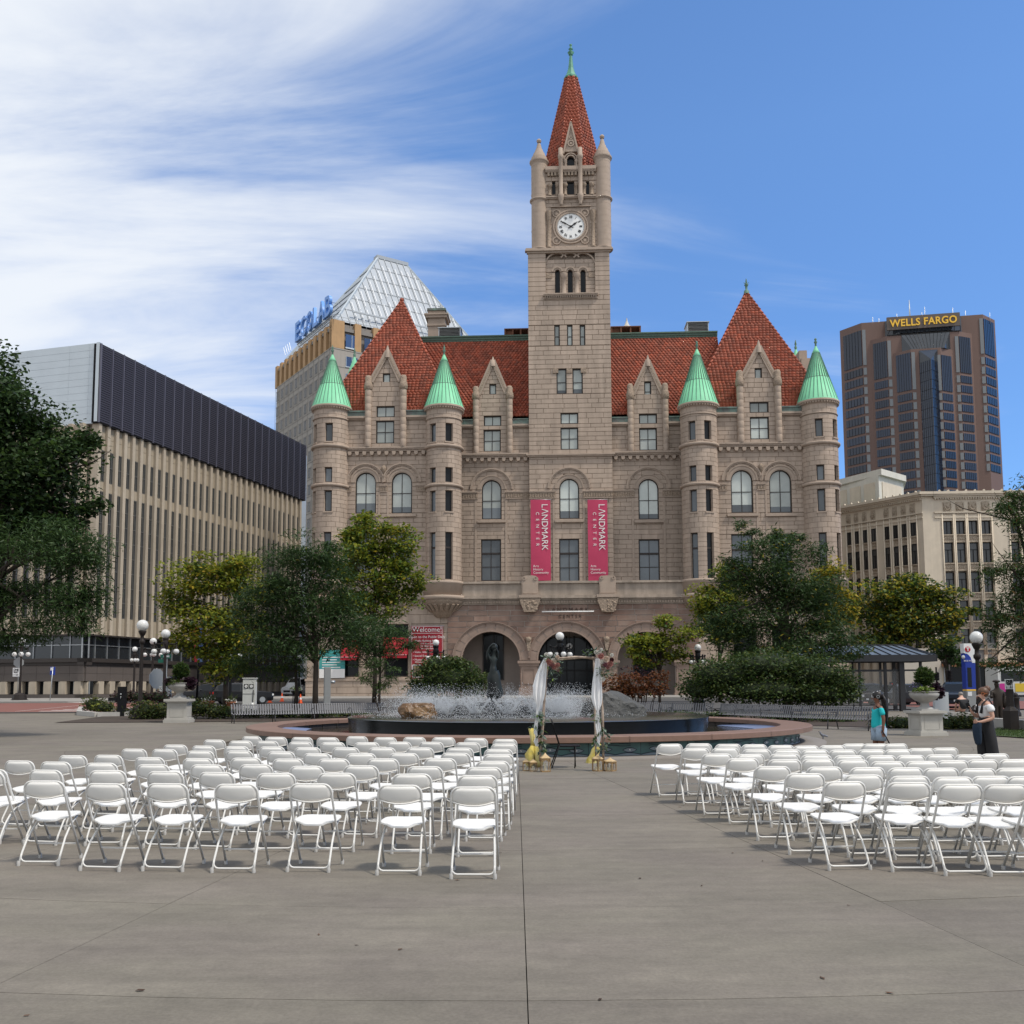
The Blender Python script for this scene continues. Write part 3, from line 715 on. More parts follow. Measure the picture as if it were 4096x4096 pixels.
# four round corner shafts with stepped stone caps
def corner_shaft(x, y, vt, vball):
    c = MB(); r = .95; zb, zt, zk = zPier + .5, zf(vt), zf(vball)
    prof = [(r+.12, zb), (r, zb+.25)]; n = 15
    for i in range(n): a, b = zb+.3+(zt-zb-.3)*i/n, zb+.3+(zt-zb-.3)*(i+1)/n; prof += [(r-.012, a), (r, a+.015), (r, b-.015), (r-.012, b)]
    c.lathe(prof, 32, (x, y, 0), smooth=False)
    for v, h, p in ((985, .3, .2), (785, .3, .2)): z = zf(v); c.lathe([(r, z-h), (r+p, z-h*.6), (r+p, z-h*.2), (r, z)], 24, (x, y, 0))
    H = zk - zt
    c.lathe([(r-.02, zt-.5), (r+.1, zt-.25), (r+.2, zt-.1), (r+.2, zt+.05), (r+.05, zt+.1), (r-.02, zt+H*.2), (r-.12, zt+H*.22), (r-.28, zt+H*.4), (r-.36, zt+H*.42), (r-.52, zt+H*.58), (r-.58, zt+H*.6), (r-.74, zt+H*.85), (.1, zt+H*.9), (.24, zt+H*.93), (.3, zt+H), (.2, zt+H*1.07), (.02, zt+H*1.1)], 24, (x, y, 0), smooth=False)
    c.build('corner_shaft', STONE2, LM)
sx0, sx1 = FX(2157, ty, 800), FX(2413, ty, 800)
corner_shaft(sx0, ty+.85, 632, 545); corner_shaft(sx1, ty+.85, 622, 535); corner_shaft(sx0, ty+tdep-1, 634, 550); corner_shaft(sx1, ty+tdep-1, 634, 550)
for x in (sx0, sx1): core.box(x-.5, x+.5, ty+4.2, ty+5.2, zPier, zf(545))
# canopied niche in front of the spire
nz0, nz1 = zf(680), zf(618); ny = cy_ - .25; nx, naz = Fx(2283, 500, ny); no = op(2268, 2298, 623, 676, ny, 1)
ashlar(FX(2250, ny, 640), FX(2316, ny, 640), nz0, nz1, ny, [no], h=.5, bl=.5)
window(*no[:4], ny+.3, arched=True, cols=1, rows=(), glass=GLASS_D, fw=.06)
trim.ring((no[0]+no[1])/2, no[3]-(no[1]-no[0])/2, .42, .56, ny-.08, ny+.2, n=12); trim.ring((no[0]+no[1])/2, no[3]-(no[1]-no[0])/2, .68, .8, ny-.1, ny+.2, n=12)
g = MB(); g0, g1 = FX(2253, ny, 610), FX(2314, ny, 610); zg0 = zf(640)
g.prism([(g0, zf(605)), (g1, zf(605)), (nx, naz)], ny-.05, ny+1.2)
for x in (g0, g1): g.bar((x, ny-.1, zf(615)), (nx, ny-.1, naz+.3), .2, .22, up=(0, 1, 0))
g.ring(nx, zf(573), .28, .42, ny-.16, ny, 0, 2*PI, 18); g.ring(nx, zf(573), 0, .14, ny-.14, ny, 0, 2*PI, 10); g.ring(nx, zf(550), .12, .2, ny-.14, ny, 0, 2*PI, 12)
g.lathe([(.12, naz), (.08, naz+.5), (.02, zf(484))], 6, (nx, ny+.1, 0)); g.build('niche_gable', STONE2, LM)
for u in (2243, 2321):
    x = FX(u, ny, 700); c = MB(); r = .25; z0, z1, zc_ = zf(818), zf(590), zf(638)
    c.lathe([(.1, z0-.1), (.22, z0+.1), (.18, z0+.25), (.3, z0+.5), (.34, z0+.9), (.36, zf(780)), (r, zf(775)), (r, zc_), (r*1.3, zc_+.1), (r*1.35, zc_+.5), (r*1.05, zc_+.6), (r*1.05, z1-.15), (.03, z1)], 12, (x, ny-.22, 0)); c.build('colonnette', STONE2, LM)
for u in (2261, 2306): x = FX(u, ny, 640); trim.lathe([(.13, nz0), (.11, nz0+.9), (.2, nz0+1.05), (.2, nz0+1.3)], 8, (x, ny-.12, 0))
for n_, mb, mt in (('wall', core, STONE2),): mb.build(n_, mt, LM)
# ============ roofs: every clay tile a piece with its own rounded lower edge
TILES = []
def tiled(A, B, A2, B2, w=.43, c=.40, wt=1.0, bed=True, mb=None):
    A, B, A2, B2 = map(Vector, (A, B, A2, B2)); e = (B - A).normalized()
    mid = (A2 + B2)/2 - (A + B)/2; g = (mid - e*mid.dot(e)); Ls = g.length; g.normalize(); nrm = e.cross(g).normalized()
    if bed:
        mb = mb if mb is not None else roofbed
        mb.add([A - nrm*.02, B - nrm*.02, B2 - nrm*.02, A2 - nrm*.02], [(0, 1, 2, 3)])
    n = max(1, round(Ls / c)); c = Ls / n
    hs = (.02, .075, .10, .075, .02); fx_ = (0, .2, .5, .8, 1); ext = (0, .06, .085, .06, 0)
    for i in range(n):
        t = i / n; l = A.lerp(A2, t); r = B.lerp(B2, t); W_ = (r - l).length
        if W_ < .12: continue
        k = max(1, int(round(W_ / w))); ww = W_ / k; off = (.5 if i % 2 else 0)
        edges = [0] + [(j + off)*ww for j in range(1 if not off else 0, k if not off else k) if (j+off)*ww > .05] + [W_]
        edges = sorted(set(round(x, 4) for x in edges))
        for a, b in zip(edges, edges[1:]):
            if b - a < .08: continue
            up = rng.uniform(0, .018); vs = []
            for q in range(5): vs.append(l + e*(a + (b-a)*fx_[q]) - g*ext[q]*((b-a)/w) + nrm*(hs[q] + .075 + up))
            for q in range(5): vs.append(l + e*(a + (b-a)*fx_[q]) + g*c*1.04 + nrm*(hs[q] + .0))
            for q in range(5): vs.append(l + e*(a + (b-a)*fx_[q]) - g*ext[q]*((b-a)/w) + nrm*.0)
            fs = [(q, q+1, q+6, q+5) for q in range(4)] + [(q+10, q+11, q+1, q) for q in range(4)]
            TILES.append((wt - i*.002, vs, fs))
roofbed = MB(); hips = MB()
def hip(p, q, n, r=.17):
    p, q = Vector(p), Vector(q)
    for i in range(n):
        a, b = p.lerp(q, i/n), p.lerp(q, (i+1.02)/n); hips.tube([a + Vector((0,0,.08)), b + Vector((0,0,.02))], [r*1.15, r*.85], 6)
# main roof, both sides of the tower
ry = 6.5; zR = FZ(1367, ry, 1900)
for a, b in ((PL['b'] - 3.0, xt0), (xt1, PR['a'] + 3.0)):
    tiled((a, .62, zEave+.25), (b, .62, zEave+.25), (a, ry, zR), (b, ry, zR), wt=1.0)
# pavilion pyramids
def pyramid(P, ap, vb, u0, u1):
    zb = FZ(vb, PAV, P['uc']); d = 7.6; ax, az = Fx(ap[0], ap[1], PAV + d); x0, x1 = FX(u0, PAV, 1640), FX(u1, PAV, 1640); y0, y1 = PAV + .62, PAV + 2*d
    ape = Vector((ax, PAV + d, az)); cs = [Vector((x0, y0, zb)), Vector((x1, y0, zb)), Vector((x1, y1, zb)), Vector((x0, y1, zb))]
    for k, wt in ((0, 2.0), (1, .5), (3, .5)):
        A, B = cs[k], cs[(k+1) % 4]; tt = .985
        tiled(A, B, A.lerp(ape, tt), B.lerp(ape, tt), wt=wt)
    roofbed.add([cs[2], cs[3], ape], [(0, 1, 2)])
    for c_ in cs: hip(c_, ape, 30)
    return ape
apL = pyramid(PL, (1607, 1204), 1640, 1285, 1812); apR = pyramid(PR, (2986, 1170), 1624, 2756, 3330)
hips.sphere(apL + Vector((0, 0, .1)), .3, 8, 6)
f = MB(); f.lathe([(.35, -.2), (.3, .2), (.12, .35), (.16, .8), (.28, .95), (.12, 1.1), (.1, 1.4), (.04, 1.75)], 8, apR)
for an in range(4): f.bar(apR + Vector((0,0,1.0)), apR + Vector((.3*math.cos(an*PI/2), .3*math.sin(an*PI/2), 1.25)), .06)
f.build('finial', COPPERDK, LM)
# tower spire
sy = ty + tdep/2; zs0, zs1 = FZ(670, sy-3.65), FZ(316, sy); sc = (sx0+sx1)/2; scx = Fx(2285, 400, sy)[0]
def octo(r, z): return [Vector((scx + r/math.cos(PI/8)*math.sin(R(a)), sy - r/math.cos(PI/8)*math.cos(R(a)), z)) for a in (-22.5, 22.5, 67.5, 112.5, 157.5, 202.5, 247.5, 292.5)]
ob, ot = octo(3.65, zs0), octo(.66, zs1)
for k in range(8):
    A, B, A2, B2 = ob[k], ob[(k+1) % 8], ot[k], ot[(k+1) % 8]
    tiled(A, B, A2, B2, w=.42, c=.46, wt=3.0 if k in (0,) else (.9 if k in (1, 7) else .1))
    hip(A, A2, 30, .15)
f = MB(); zq = lambda v: FZ(v, sy)
f.lathe([(.92, zs1-.1), (.92, zs1+.12), (.72, zs1+.3), (.62, zs1+.5), (.34, zq(275)), (.22, zq(240)), (.16, zq(222))], 8, (scx, sy, 0), smooth=False)
f.lathe([(.16, zq(222)), (.3, zq(219)), (.16, zq(216)), (.42, zq(211)), (.18, zq(207)), (.14, zq(200)), (.3, zq(197)), (.13, zq(193)), (.13, zq(184)), (.2, zq(180)), (.05, zq(176))], 10, (scx, sy, 0))
f.build('spire_cap', COPPERDK if False else M('verdigris_cap', (.085, .26, .18), .6, var=.25, scale=2, streak=.2), LM)
# ridge capping and what stands on the roof
rc = MB()
for a, b in ((PL['b'] - 3, xt0 - .02), (xt1 + .02, PR['a'] + 3)):
    z0, z1 = zR, FZ(1346, ry, 1900); rc.box(a, b, ry-.15, ry+.5, z0, z0+.22); rc.box(a, b, ry-.25, ry+.5, z0+.22, z0+(z1-z0)*.75); rc.box(a, b, ry-.4, ry+.5, z0+(z1-z0)*.75, z1)
rc.build('ridge_capping', M('green_grey_copper', (.09, .15, .115), .6, var=.2, streak=.15), LM)
dk = MB(); dk.box(PL['b']-3, PR['a']+3, ry+.55, 44, 20, zR + .3); dk.box(xT[0]-1.2, xT[3]+1.2, 1.2, 44.2, .1, zGut - .8)
dk.box(xT[0]-.4, xT[1]+.4, PAV+.6, 1.15, .1, PL['zg']-.6); dk.box(xT[2]-.4, xT[3]+.4, PAV+.6, 1.15, .1, PR['zg']-.6)
dk.box(xT[1]+.5, xt0+1, .55, 1.15, zLedge-.5, zGut-1); dk.box(xt1-1, xT[2]-.5, .55, 1.15, zLedge-.5, zGut-1)
dk.build('wall', M('inner_wall', (.2, .16, .13), .9, var=.1), LM)
def roofbox(nm, u0, u1, v0, v1, dy, dep, mt, extra=None):
    x0, z1 = Fx(u0, v0, dy); x1, z0 = Fx(u1, v1, dy); b = MB(); b.box(x0, x1, dy, dy+dep, z0-.3, z1)
    if extra == 'louvre':
        b = MB(); n = 6; b.box(x0, x0+.1, dy, dy+dep, z0-.3, z1); b.box(x1-.1, x1, dy, dy+dep, z0-.3, z1); b.box(x0-.1, x1+.1, dy-.1, dy+dep, z1, z1+.1); b.box(x0+.1, x1-.1, dy+.4, dy+dep, z0-.3, z1)
        for i in range(n): z = z0 + (z1-z0)*(i+.5)/n; b.bar((x0+.1, dy+.1, z), (x1-.1, dy+.1, z), .3, .05, up=(0, -.6, 1))
    if extra == 'open':
        b = MB(); n = 3
        for i in range(n+1): x = x0+(x1-x0)*i/n; b.box(x-.1, x+.1, dy, dy+dep, z0-.3, z1)
        b.box(x0-.1, x1+.1, dy-.05, dy+dep, z1, z1+.12); b.box(x0+.1, x0+(x1-x0)/3-.1, dy+.3, dy+dep, z0-.3, z1); b.box(x0+.1, x1-.1, dy+dep, dy+dep+.1, z0, z1)
    return b.build(nm, mt, LM)
roofbox('roof_vent', 1754, 1842, 1313, 1344, 10, 2.5, METAL, 'louvre'); roofbox('roof_vent', 2749, 2835, 1290, 1322, 10, 2.5, METAL, 'louvre')
roofbox('roof_housing', 2020, 2114, 1318, 1342, 12, 2, RUST, 'open'); roofbox('roof_housing', 2446, 2561, 1309, 1332, 12, 2, RUST, 'open')
c = MB(); x0, z1 = Fx(1712, 1232, 13); x1, z0 = Fx(1780, 1350, 13)
c.box(x0, x1, 13, 15.4, z0-2, z1-.4); zc_ = FZ(1258, 13, 1745); c.box(x0-.3, x1+.3, 12.7, 15.7, zc_-.5, zc_); c.box(x0-.45, x1+.45, 12.55, 15.85, zc_-.15, zc_+.05); zc_ = FZ(1295, 13, 1745); c.box(x0-.12, x1+.12, 12.85, 15.5, zc_-.3, zc_)
c.build('chimney', STONE2, LM); c = MB(); c.box(x0-.1, x1+.1, 12.8, 15.6, z1-.4, z1-.1); c.build('chimney_cap', LEAD, LM)
c = MB(); x0, z1 = Fx(3196, 1402, 12); x1, z0 = Fx(3230, 1480, 12); c.box(x0, x1, 12, 14, z0-8, z1); c.box(x0+.2, x1+.35, 11.8, 13.8, z0-8, FZ(1435, 12, 3200)); c.build('chimney', STONE2, LM)
for u, v, rr_, hh in ((1418, 1428, 3.0, 9.0), (3183, 1398, 3.0, 9.0)):
    x, z = Fx(u, v, 16); c = MB(); c.lathe([(rr_, z-hh), (.12, z)], 24, (x, 16, 0)); c.lathe([(rr_-.3, z-hh-8), (rr_-.3, z-hh)], 24, (x, 16, 0), mi=1); c.lathe([(.12, z-.1), (.2, z+.3), (.08, z+.5), (.16, z+.7), (.03, z+1.3)], 8, (x, 16, 0), mi=2)
    c.build('copper_cone', [COPPER, STONE2, COPPERDK], LM)
x, z = Fx(2507, 1272, 20); c = MB(); c.lathe([(.9, z-4), (.7, z-1.3), (.35, z-1.1), (.1, z-.4), (.05, z)], 8, (x, 20, 0)); c.build('finial', M('pale_spike', (.5, .48, .44), .7), LM)
x, z = Fx(2450, 1262, 18); roofbed.add([(x-3, 16, z-6), (x+1.0, 16, z-6), (x-3, 18, z)], [(0, 1, 2)])
roofbed.build('roof', ROOFBED, LM); hips.build('hip_tiles', TILE, LM, kind='stuff')
# ============ ground floor: arcade of rough brown stone between pale pavilions
ya = ARC; xa0, xa1 = FX(1790, ya, 2600), FX(2797, ya, 2600); zg0 = -.1
arches = []
for u0, u1 in ((1847, 2080), (2151, 2386), (2469, 2703)):
    x0, x1 = FX(u0, ya, 2640), FX(u1, ya, 2640); zs = FZ(2642, ya, (u0+u1)/2); r = (x1-x0)/2; arches.append((x0, x1, zg0, zs + r, r + .5))
zFr = zDent - .35; zCap = FZ(2643, ya, 2120)
ashlar(xa0, xa1, zg0, zFr, ya, arches, h=.62, bl=2.0, mt=BROWN, jm=PALEJOINT, jo=.05, rnd=.03, depth=.8)
for x0, x1, _, zt_, rc_ in arches:
    cx, r = (x0+x1)/2, (x1-x0)/2; zs = zt_ - r; b = MB()
    b.ring(cx, zs, r-.03, r+.16, ya-.10, ya+.7, n=24); b.ring(cx, zs, r+.86, r+1.0, ya-.12, ya+.1, a0=R(4), a1=R(176), n=24); b.ring(cx, zs, r+1.0, r+1.08, ya-.24, ya+.1, a0=R(8), a1=R(172), n=24)
    b.build('arch_moulding', BROWNTRIM, LM)
    n = 11
    for i in range(n):
        a0, a1 = PI*i/n + .012, PI*(i+1)/n - .012; v = MB(); v.ring(cx, zs, r+.17, r+.85, ya-.06 + rng.uniform(-.02, .02), ya+.3, a0=a0, a1=a1, n=3); v.build('voussoir', BROWNTRIM, LM)
    v = MB(); v.ring(cx, zs, r+.17, r+.85, ya-.0, ya+.2, n=22); v.build('arch_joints', PALEJOINT, LM)
piers = [(xa0 + .25, arches[0][0]), (arches[0][1], arches[1][0]), (arches[1][1], arches[2][0]), (arches[2][1], xa1 - .25)]
for p, q in piers:
    b = MB(); e = .16
    b.box(p-e, q+e, ya-.2, ya+1.0, zCap-.42, zCap-.28); b.box(p-e-.1, q+e+.1, ya-.3, ya+1.0, zCap-.28, zCap); b.box(p-e+.06, q+e-.06, ya-.14, ya+1.0, zCap-.62, zCap-.42)
    b.box(p-.12, q+.12, ya-.14, ya+1.0, zg0, zg0 + 1.1); b.box(p-.22, q+.22, ya-.26, ya+1.0, zg0, zg0 + .45); b.box(p+.1, q-.1, ya-.05, ya+.9, zg0+1.1, zCap-.62)
    for x0, x1, z0, z1 in ((p+.35, q-.35, zg0+1.5, zCap-.9),):
        b.box(x0, x1, ya-.12, ya-.05, z1-.06, z1); b.box(x0, x1, ya-.12, ya-.05, z0, z0+.06); b.box(x0, x0+.06, ya-.12, ya-.05, z0+.06, z1-.06); b.box(x1-.06, x1, ya-.12, ya-.05, z0+.06, z1-.06)
    b.build('pier', BROWNTRIM, LM)
for k in (1, 2):                                                    # carved springers where two arches meet
    x = (piers[k][0]+piers[k][1])/2; b = MB(); zt_ = zCap + 2.6
    b.prism([(x-.12, zt_-1.5), (x+.12, zt_-1.5), (x+.34, zt_), (x-.34, zt_)], ya-.3, ya+.1); b.sphere((x, ya-.28, zt_-.25), .3, 8, 6, (1, .6, 1)); b.build('carved_springer', CARVE, LM)
# the porch behind the arches
pb = MB(); yb = -.12; pb.box(xa0, xa1, yb, yb+.5, zg0, zFr); pb.box(xa0, xa1, ya+.8, yb, zFr-.35, zFr); pb.box(xa0, xa1, ya+.8, yb, zg0-.1, zg0+.06)
pb.build('porch', M('porch_render', (.24, .20, .175), .9, var=.12, scale=.7), LM)
PDR = (arches[1][0]+.15, arches[1][1]-.15)
w = MB(); gl = MB(); x0, x1 = PDR; zt_ = arches[1][3] - .4; ws = [x0 + (x1-x0)*k for k in (0, .13, .36, .5, .64, .87, 1)]
for x in ws: w.box(x-.07, x+.07, yb-.3, yb-.15, zg0+.06, zt_ - (1.2 if x in (ws[0], ws[-1]) else 0))
for z in (zg0+.12, zg0+3.0, zg0+4.2): w.box(x0+.07, x1-.07, yb-.32, yb-.3, z-.09, z+.09)
dr = w.build('door', BLACK, LM); gl.box(x0, x1, yb-.23, yb-.2, zg0+.06, zt_-.2); gl.build('pane', GLASS_D, dr)
for k in (0, 2):
    x0, x1 = arches[k][0], arches[k][1]; cx = (x0+x1)/2; wd = 1.22
    window(cx-wd+.05, cx+wd+.05, zg0+1.95, FZ(2533, yb, 1960), yb-.14, cols=2, rows=(.62,), glass=GLASS_D)
for k in (0, 1, 2):                                                 # caged globe lights hanging in the arches
    cx = (arches[k][0]+arches[k][1])/2 + .3; zc_ = FZ(2584, ya+2, 2270); b = MB(); b.sphere((cx, ya+2, zc_), .36, 12, 8); l = b.build('hanging_lamp', GLOBE, LM)
    b = MB(); b.tube([(cx, ya+2, zc_+.36), (cx, ya+2, zFr-.3)], .03, 6)
    for j in range(4): a = j*PI/4; b.tube([(cx+.38*math.cos(a)*math.sin(t), ya+2+.38*math.sin(a)*math.sin(t), zc_+.38*math.cos(t)) for t in [2*PI*q/12 for q in range(13)]], .018, 4, cap=False)
    b.build('lamp_cage', BLACK, l)
# pale pavilion ground floors
for x0, x1, us in ((xT[0]-2.3, xa0, ((1372, 1435), (1537, 1632))), (xa1, xT[3]+2.3, ((2935, 3030), (3090, 3180)))):
    y = ARC + .12; O = [op(a, b, 2497, 2707, y) for a, b in us]
    zw = FZ(2722, y, 1600)
    ashlar(x0, x1, zw, zFr, y, [(o[0], o[1], max(o[2], zw), o[3], 0) for o in O], h=.95, bl=2.2, depth=.7, rnd=.004)
    ashlar(x0-.05, x1, zg0-.2, zw, y-.3, (), h=.8, bl=2.4, depth=1.0); trim.box(x0-.1, x1, y-.4, y+.1, zw-.02, zw+.22)
    for o in O:
        window(o[0], o[1], o[2], o[3], y+.3, cols=1, rows=(.55,), glass=GLASS_D)
        for x in (o[0]-.25, o[1]+.25): trim.box(x-.1, x+.1, y-.08, y+.1, o[2], o[3]+.3)
    if x0 < 0:
        for o, (va, vb) in zip(O, ((2560, 2640), (2550, 2632))):
            za, zb = FZ(va, y, 1590), FZ(vb, y-1.2, 1590); b = MB(); p, q = o[0]-.05, o[1]+.05
            b.add([(p, y-.05, za), (q, y-.05, za), (q, y-1.15, zb+.35), (p, y-1.15, zb+.35), (p, y-1.15, zb), (q, y-1.15, zb), (p, y-.05, zb+.35), (q, y-.05, zb+.35)], [(3, 2, 1, 0), (4, 5, 2, 3), (0, 6, 3), (1, 2, 7)])
            b.bar((p, y-1.17, zb+.35), (q, y-1.17, zb+.35), .04, .03, mi=1)
            b.build('awning', [M('red_awning', (.36, .008, .022), .6, var=.06), LETTER], LM)
# balcony parapet, string course, dentils, corbels
yA = ARC; xb0, xb1 = xT[0] - 1.6, xT[3] + 1.6
bal = MB(); bal.box(xb0, xb1, yA-.05, yA+.5, zStr, zLedge-.25); bal.box(xb0-.1, xb1+.1, yA-.28, yA+.6, zLedge-.25, zLedge-.08); bal.box(xb0-.05, xb1+.05, yA-.2, yA+.55, zLedge-.08, zLedge)
bal.box(xb0, xb1, yA+.5, .0, zStr-.3, zStr + .25)
bal.box(xb0-.1, xb1+.1, yA-.35, yA+.3, zStr-.22, zStr); bal.box(xb0-.1, xb1+.1, yA-.5, yA+.3, zStr-.36, zStr-.22); bal.box(xb0, xb1, yA-.25, yA+.3, zStr-.55, zStr-.36); bal.box(xb0, xb1, yA-.12, yA+.3, zFr, zStr-.55)
bal.build('balcony_parapet', M('stained_granite', (.32, .265, .215), .85, var=.18, scale=1.0, streak=.4, bump=.3, bscale=8), LM)
dn = MB(); n = int((xb1-xb0)/.30)
for i in range(n): x = xb0 + (xb1-xb0)*(i+.5)/n; dn.box(x-.085, x+.085, yA-.27, yA-.12, zDent-.2, zDent+.03)
dn.build('dentils', STONE2, LM, kind='stuff')
for u in (2120, 2430):
    x = FX(u, yA, 2350); b = MB(); zt_ = FZ(2303, yA, u); hw = .92
    b.box(x-hw, x+hw, yA-.34, yA+.55, zStr, zLedge); b.box(x-hw+.1, x+hw-.1, yA-.38, yA-.34, zStr+.2, zLedge-.3)
    b.prism([(x-hw, zLedge), (x+hw, zLedge), (x+hw, zLedge+.35), (x+hw-.3, zt_-.05), (x+hw-.6, zt_), (x-hw+.6, zt_), (x-hw+.3, zt_-.05), (x-hw, zLedge+.35)], yA-.34, yA+.5)
    for s in (-1, 1): b.ring(x+s*(hw-.28), zLedge+.3, .1, .22, yA-.42, yA-.34, 0, 2*PI, 14)
    b.box(x-hw-.3, x+hw+.3, yA-.75, yA-.1, zStr-.3, zStr+.02); b.build('parapet_pier', STONE2, LM)
    b = MB(); z1, z0 = zStr-.36, FZ(2449, yA, u); b.prism([(x-.65, z0), (x+.65, z0), (x+1.1, z1-.35), (x+1.15, z1), (x-1.15, z1), (x-1.1, z1-.35)], yA-.68, yA)
    for i in range(14): b.sphere((x+rng.uniform(-.8, .8), yA-.68, z0+.15+rng.random()*(z1-z0-.4)), rng.uniform(.1, .2), 6, 4, (1, .5, 1))
    b.build('corbel', CARVE, LM)
# faded building name cut in the frieze, and the white pole below it
INC = M('dark_incised_letters', (.07, .042, .034), .9)
x, z = Fx(2272, 2443, ya); put('inscription', text_mesh('L A N D M A R K', .62, INC, .015), LM, (x, ya-.05, z-.1)); x, z = Fx(2280, 2467, ya); put('inscription', text_mesh('C E N T E R', .5, INC, .015), LM, (x, ya-.05, z-.1))
b = MB(); x0, z = Fx(2168, 2447, ya-.5); x1, _ = Fx(2376, 2447, ya-.5); b.tube([(x0, ya-.5, z), (x1, ya-.5, z)], .07, 8); b.box(x0+.1, x0+.16, ya-.5, ya, z-.05, z+.05); b.box(x1-.16, x1-.1, ya-.5, ya, z-.05, z+.05); b.build('banner_pole', WHITE, LM)
trim.build('stone_trim', STONE2, LM); carve.build('carved_band', CARVE, LM)
for mb, mt in mortar_mb.values(): mb.build('mortar', mt, LM)
# the largest blocks and the nearest tiles as single pieces, the rest joined
STONES.sort(key=lambda s: -s[0])
for a, vs, fs, mt in STONES[:300]: MB().add(vs, fs).build('stone', mt, LM)
rest = {}
for a, vs, fs, mt in STONES[300:]: rest.setdefault(mt.name, (MB(), mt))[0].add(vs, fs)
for mb, mt in rest.values(): mb.build('stones', mt, LM, kind='stuff')
TILES.sort(key=lambda s: -s[0])
for w_, vs, fs in TILES[:300]: MB().add(vs, fs, 0, True).build('roof_tile', TILE, LM)
tb = MB()
for w_, vs, fs in TILES[300:]: tb.add(vs, fs, 0, True)
tb.build('roof_tiles', TILE, LM, kind='stuff')
# ============ banners hung on the front
def LMpt(x, y, z): return LO + LX*x + LY*y + Vector((0, 0, z))
def banner(u0, u1, v0, v1, dy, nm, label, mt):
    x0, z1 = Fx(u0, v0, dy); x1, z0 = Fx(u1, v1, dy); w, h = x1-x0, z1-z0
    root = thing(nm, label, 'banner', LMpt((x0+x1)/2, dy, z0), -TH); b = MB(); n = 14; m_ = 5; vs = []
    for j in range(n+1):
        for i in range(m_+1): vs.append((-w/2 + w*i/m_, .03*math.sin(j*.7+i*.8), h*j/n))
    k = len(vs); vs += [(x, y+.02, z) for x, y, z in vs]; fs = []
    for j in range(n):
        for i in range(m_): a = j*(m_+1)+i; fs += [(a, a+1, a+m_+2, a+m_+1), (k+a, k+a+m_+1, k+a+m_+2, k+a+1)]
    b.add(vs, fs, 0, True); b.build('cloth', mt, root)
    b = MB(); b.tube([(-w/2-.1, .03, h), (w/2+.1, .03, h)], .035, 6); b.build('rod', METAL, root)
    return root, w, h
def vtext(root, s, size, x, ztop, mt, sx=1.0, spacing=1.0, bold=.0):
    me = text_mesh(s, size, mt, .006, align='LEFT', sx=sx, spacing=spacing, font_bold=bold)
    me.transform(Matrix.Translation((x, -.055, ztop)) @ Matrix.Rotation(PI/2, 4, 'Y')); put('lettering', me, root)
for k, (u0, u1) in enumerate(((2122, 2204), (2350, 2433))):
    root, w, h = banner(u0, u1, 1999, 2322, ARC+2.6 if False else TOW-.35, 'banner', 'raspberry banner with white vertical lettering hanging %s of the middle window below the tower' % ('left', 'right')[k], MAGENTA)
    root['group'] = 'raspberry banners below the tower'
    me_top = h - .5
    vtext(root, 'L', 1.02, -.02 + .16, me_top, LETTER, sx=.92); vtext(root, '\u039b', 1.02, .14, me_top-.55, LETTER, sx=.92); vtext(root, 'NDMARK', 1.02, .14, me_top-1.2, LETTER, sx=.97, spacing=1.0)
    vtext(root, 'CENTER', .52, -.52, me_top-.95, LETTER, spacing=2.55)
    for i, s in enumerate(('Arts', 'History', 'Community')):
        put('lettering', text_mesh(s, .37, LETTER, .006, align='LEFT'), root, (-w/2+.26, -.055, 1.55-.38*i))
root, w, h = banner(1645, 1772, 2504, 2716, ARC-.12, 'welcome_banner', 'tall red welcome banner with white text and small pictures beside the awning', RED)
bd = MB()
for z in (h-.08, h-.82): bd.box(-w/2+.1, w/2-.1, -.06, -.045, z-.02, z+.02)
for x in (-w/2+.08, w/2-.08): bd.box(x-.015, x+.015, -.06, -.045, 1.0, h-.08)
for s, sz, z, al, x in (('Welcome!', .78, h-.66, 'CENTER', 0), ('Open to the Public Daily', .40, h-1.35, 'CENTER', 0), ('Public Building Hours', .31, h-1.75, 'CENTER', 0), ('M-F 8am-5pm', .25, h-2.05, 'CENTER', 0), ('Sat 10am-5pm', .25, h-2.32, 'CENTER', 0), ('Sun 12pm-5pm', .25, h-2.58, 'CENTER', 0),
                        ('\u2022 Visitor Information Center', .30, h-3.0, 'LEFT', -w/2+.2), ('\u2022 Special Event Space', .30, h-3.42, 'LEFT', -w/2+.2), ('\u2022 Museums, Arts &', .30, h-3.84, 'LEFT', -w/2+.2), ('   History Tours', .30, h-4.1, 'LEFT', -w/2+.2)):
    put('lettering', text_mesh(s, sz, LETTER, .006, align=al), root, (x, -.06, z))
bd.build('border_lines', LETTER, root)
for i in range(3):
    x = -w/2 + .15 + i*1.2; p = MB(); p.box(x, x+1.05, -.065, -.045, h-5.7, h-4.3); p.box(x+.06, x+.99, -.075, -.066, h-5.64, h-4.36, mi=1)
    for j in range(6): p.box(x+.2+j*.12, x+.25+j*.12, -.083, -.076, h-5.5, h-4.6, mi=2)
    p.box(x+.14, x+.92, -.083, -.076, h-4.6, h-4.5, mi=2); p.build('picture', [LETTER, M('picture_brown', (.09, .085, .08), .7), M('picture_wood', (.3, .2, .1), .7)], root)
x, z = Fx(1242, 2600, ARC-.15); x1, z0 = Fx(1376, 2712, ARC-.15)
root = thing('poster', 'teal and white poster board hung on the wall near the street corner', 'poster', LMpt((x+x1)/2 + .6, ARC-.35, z0), -TH)
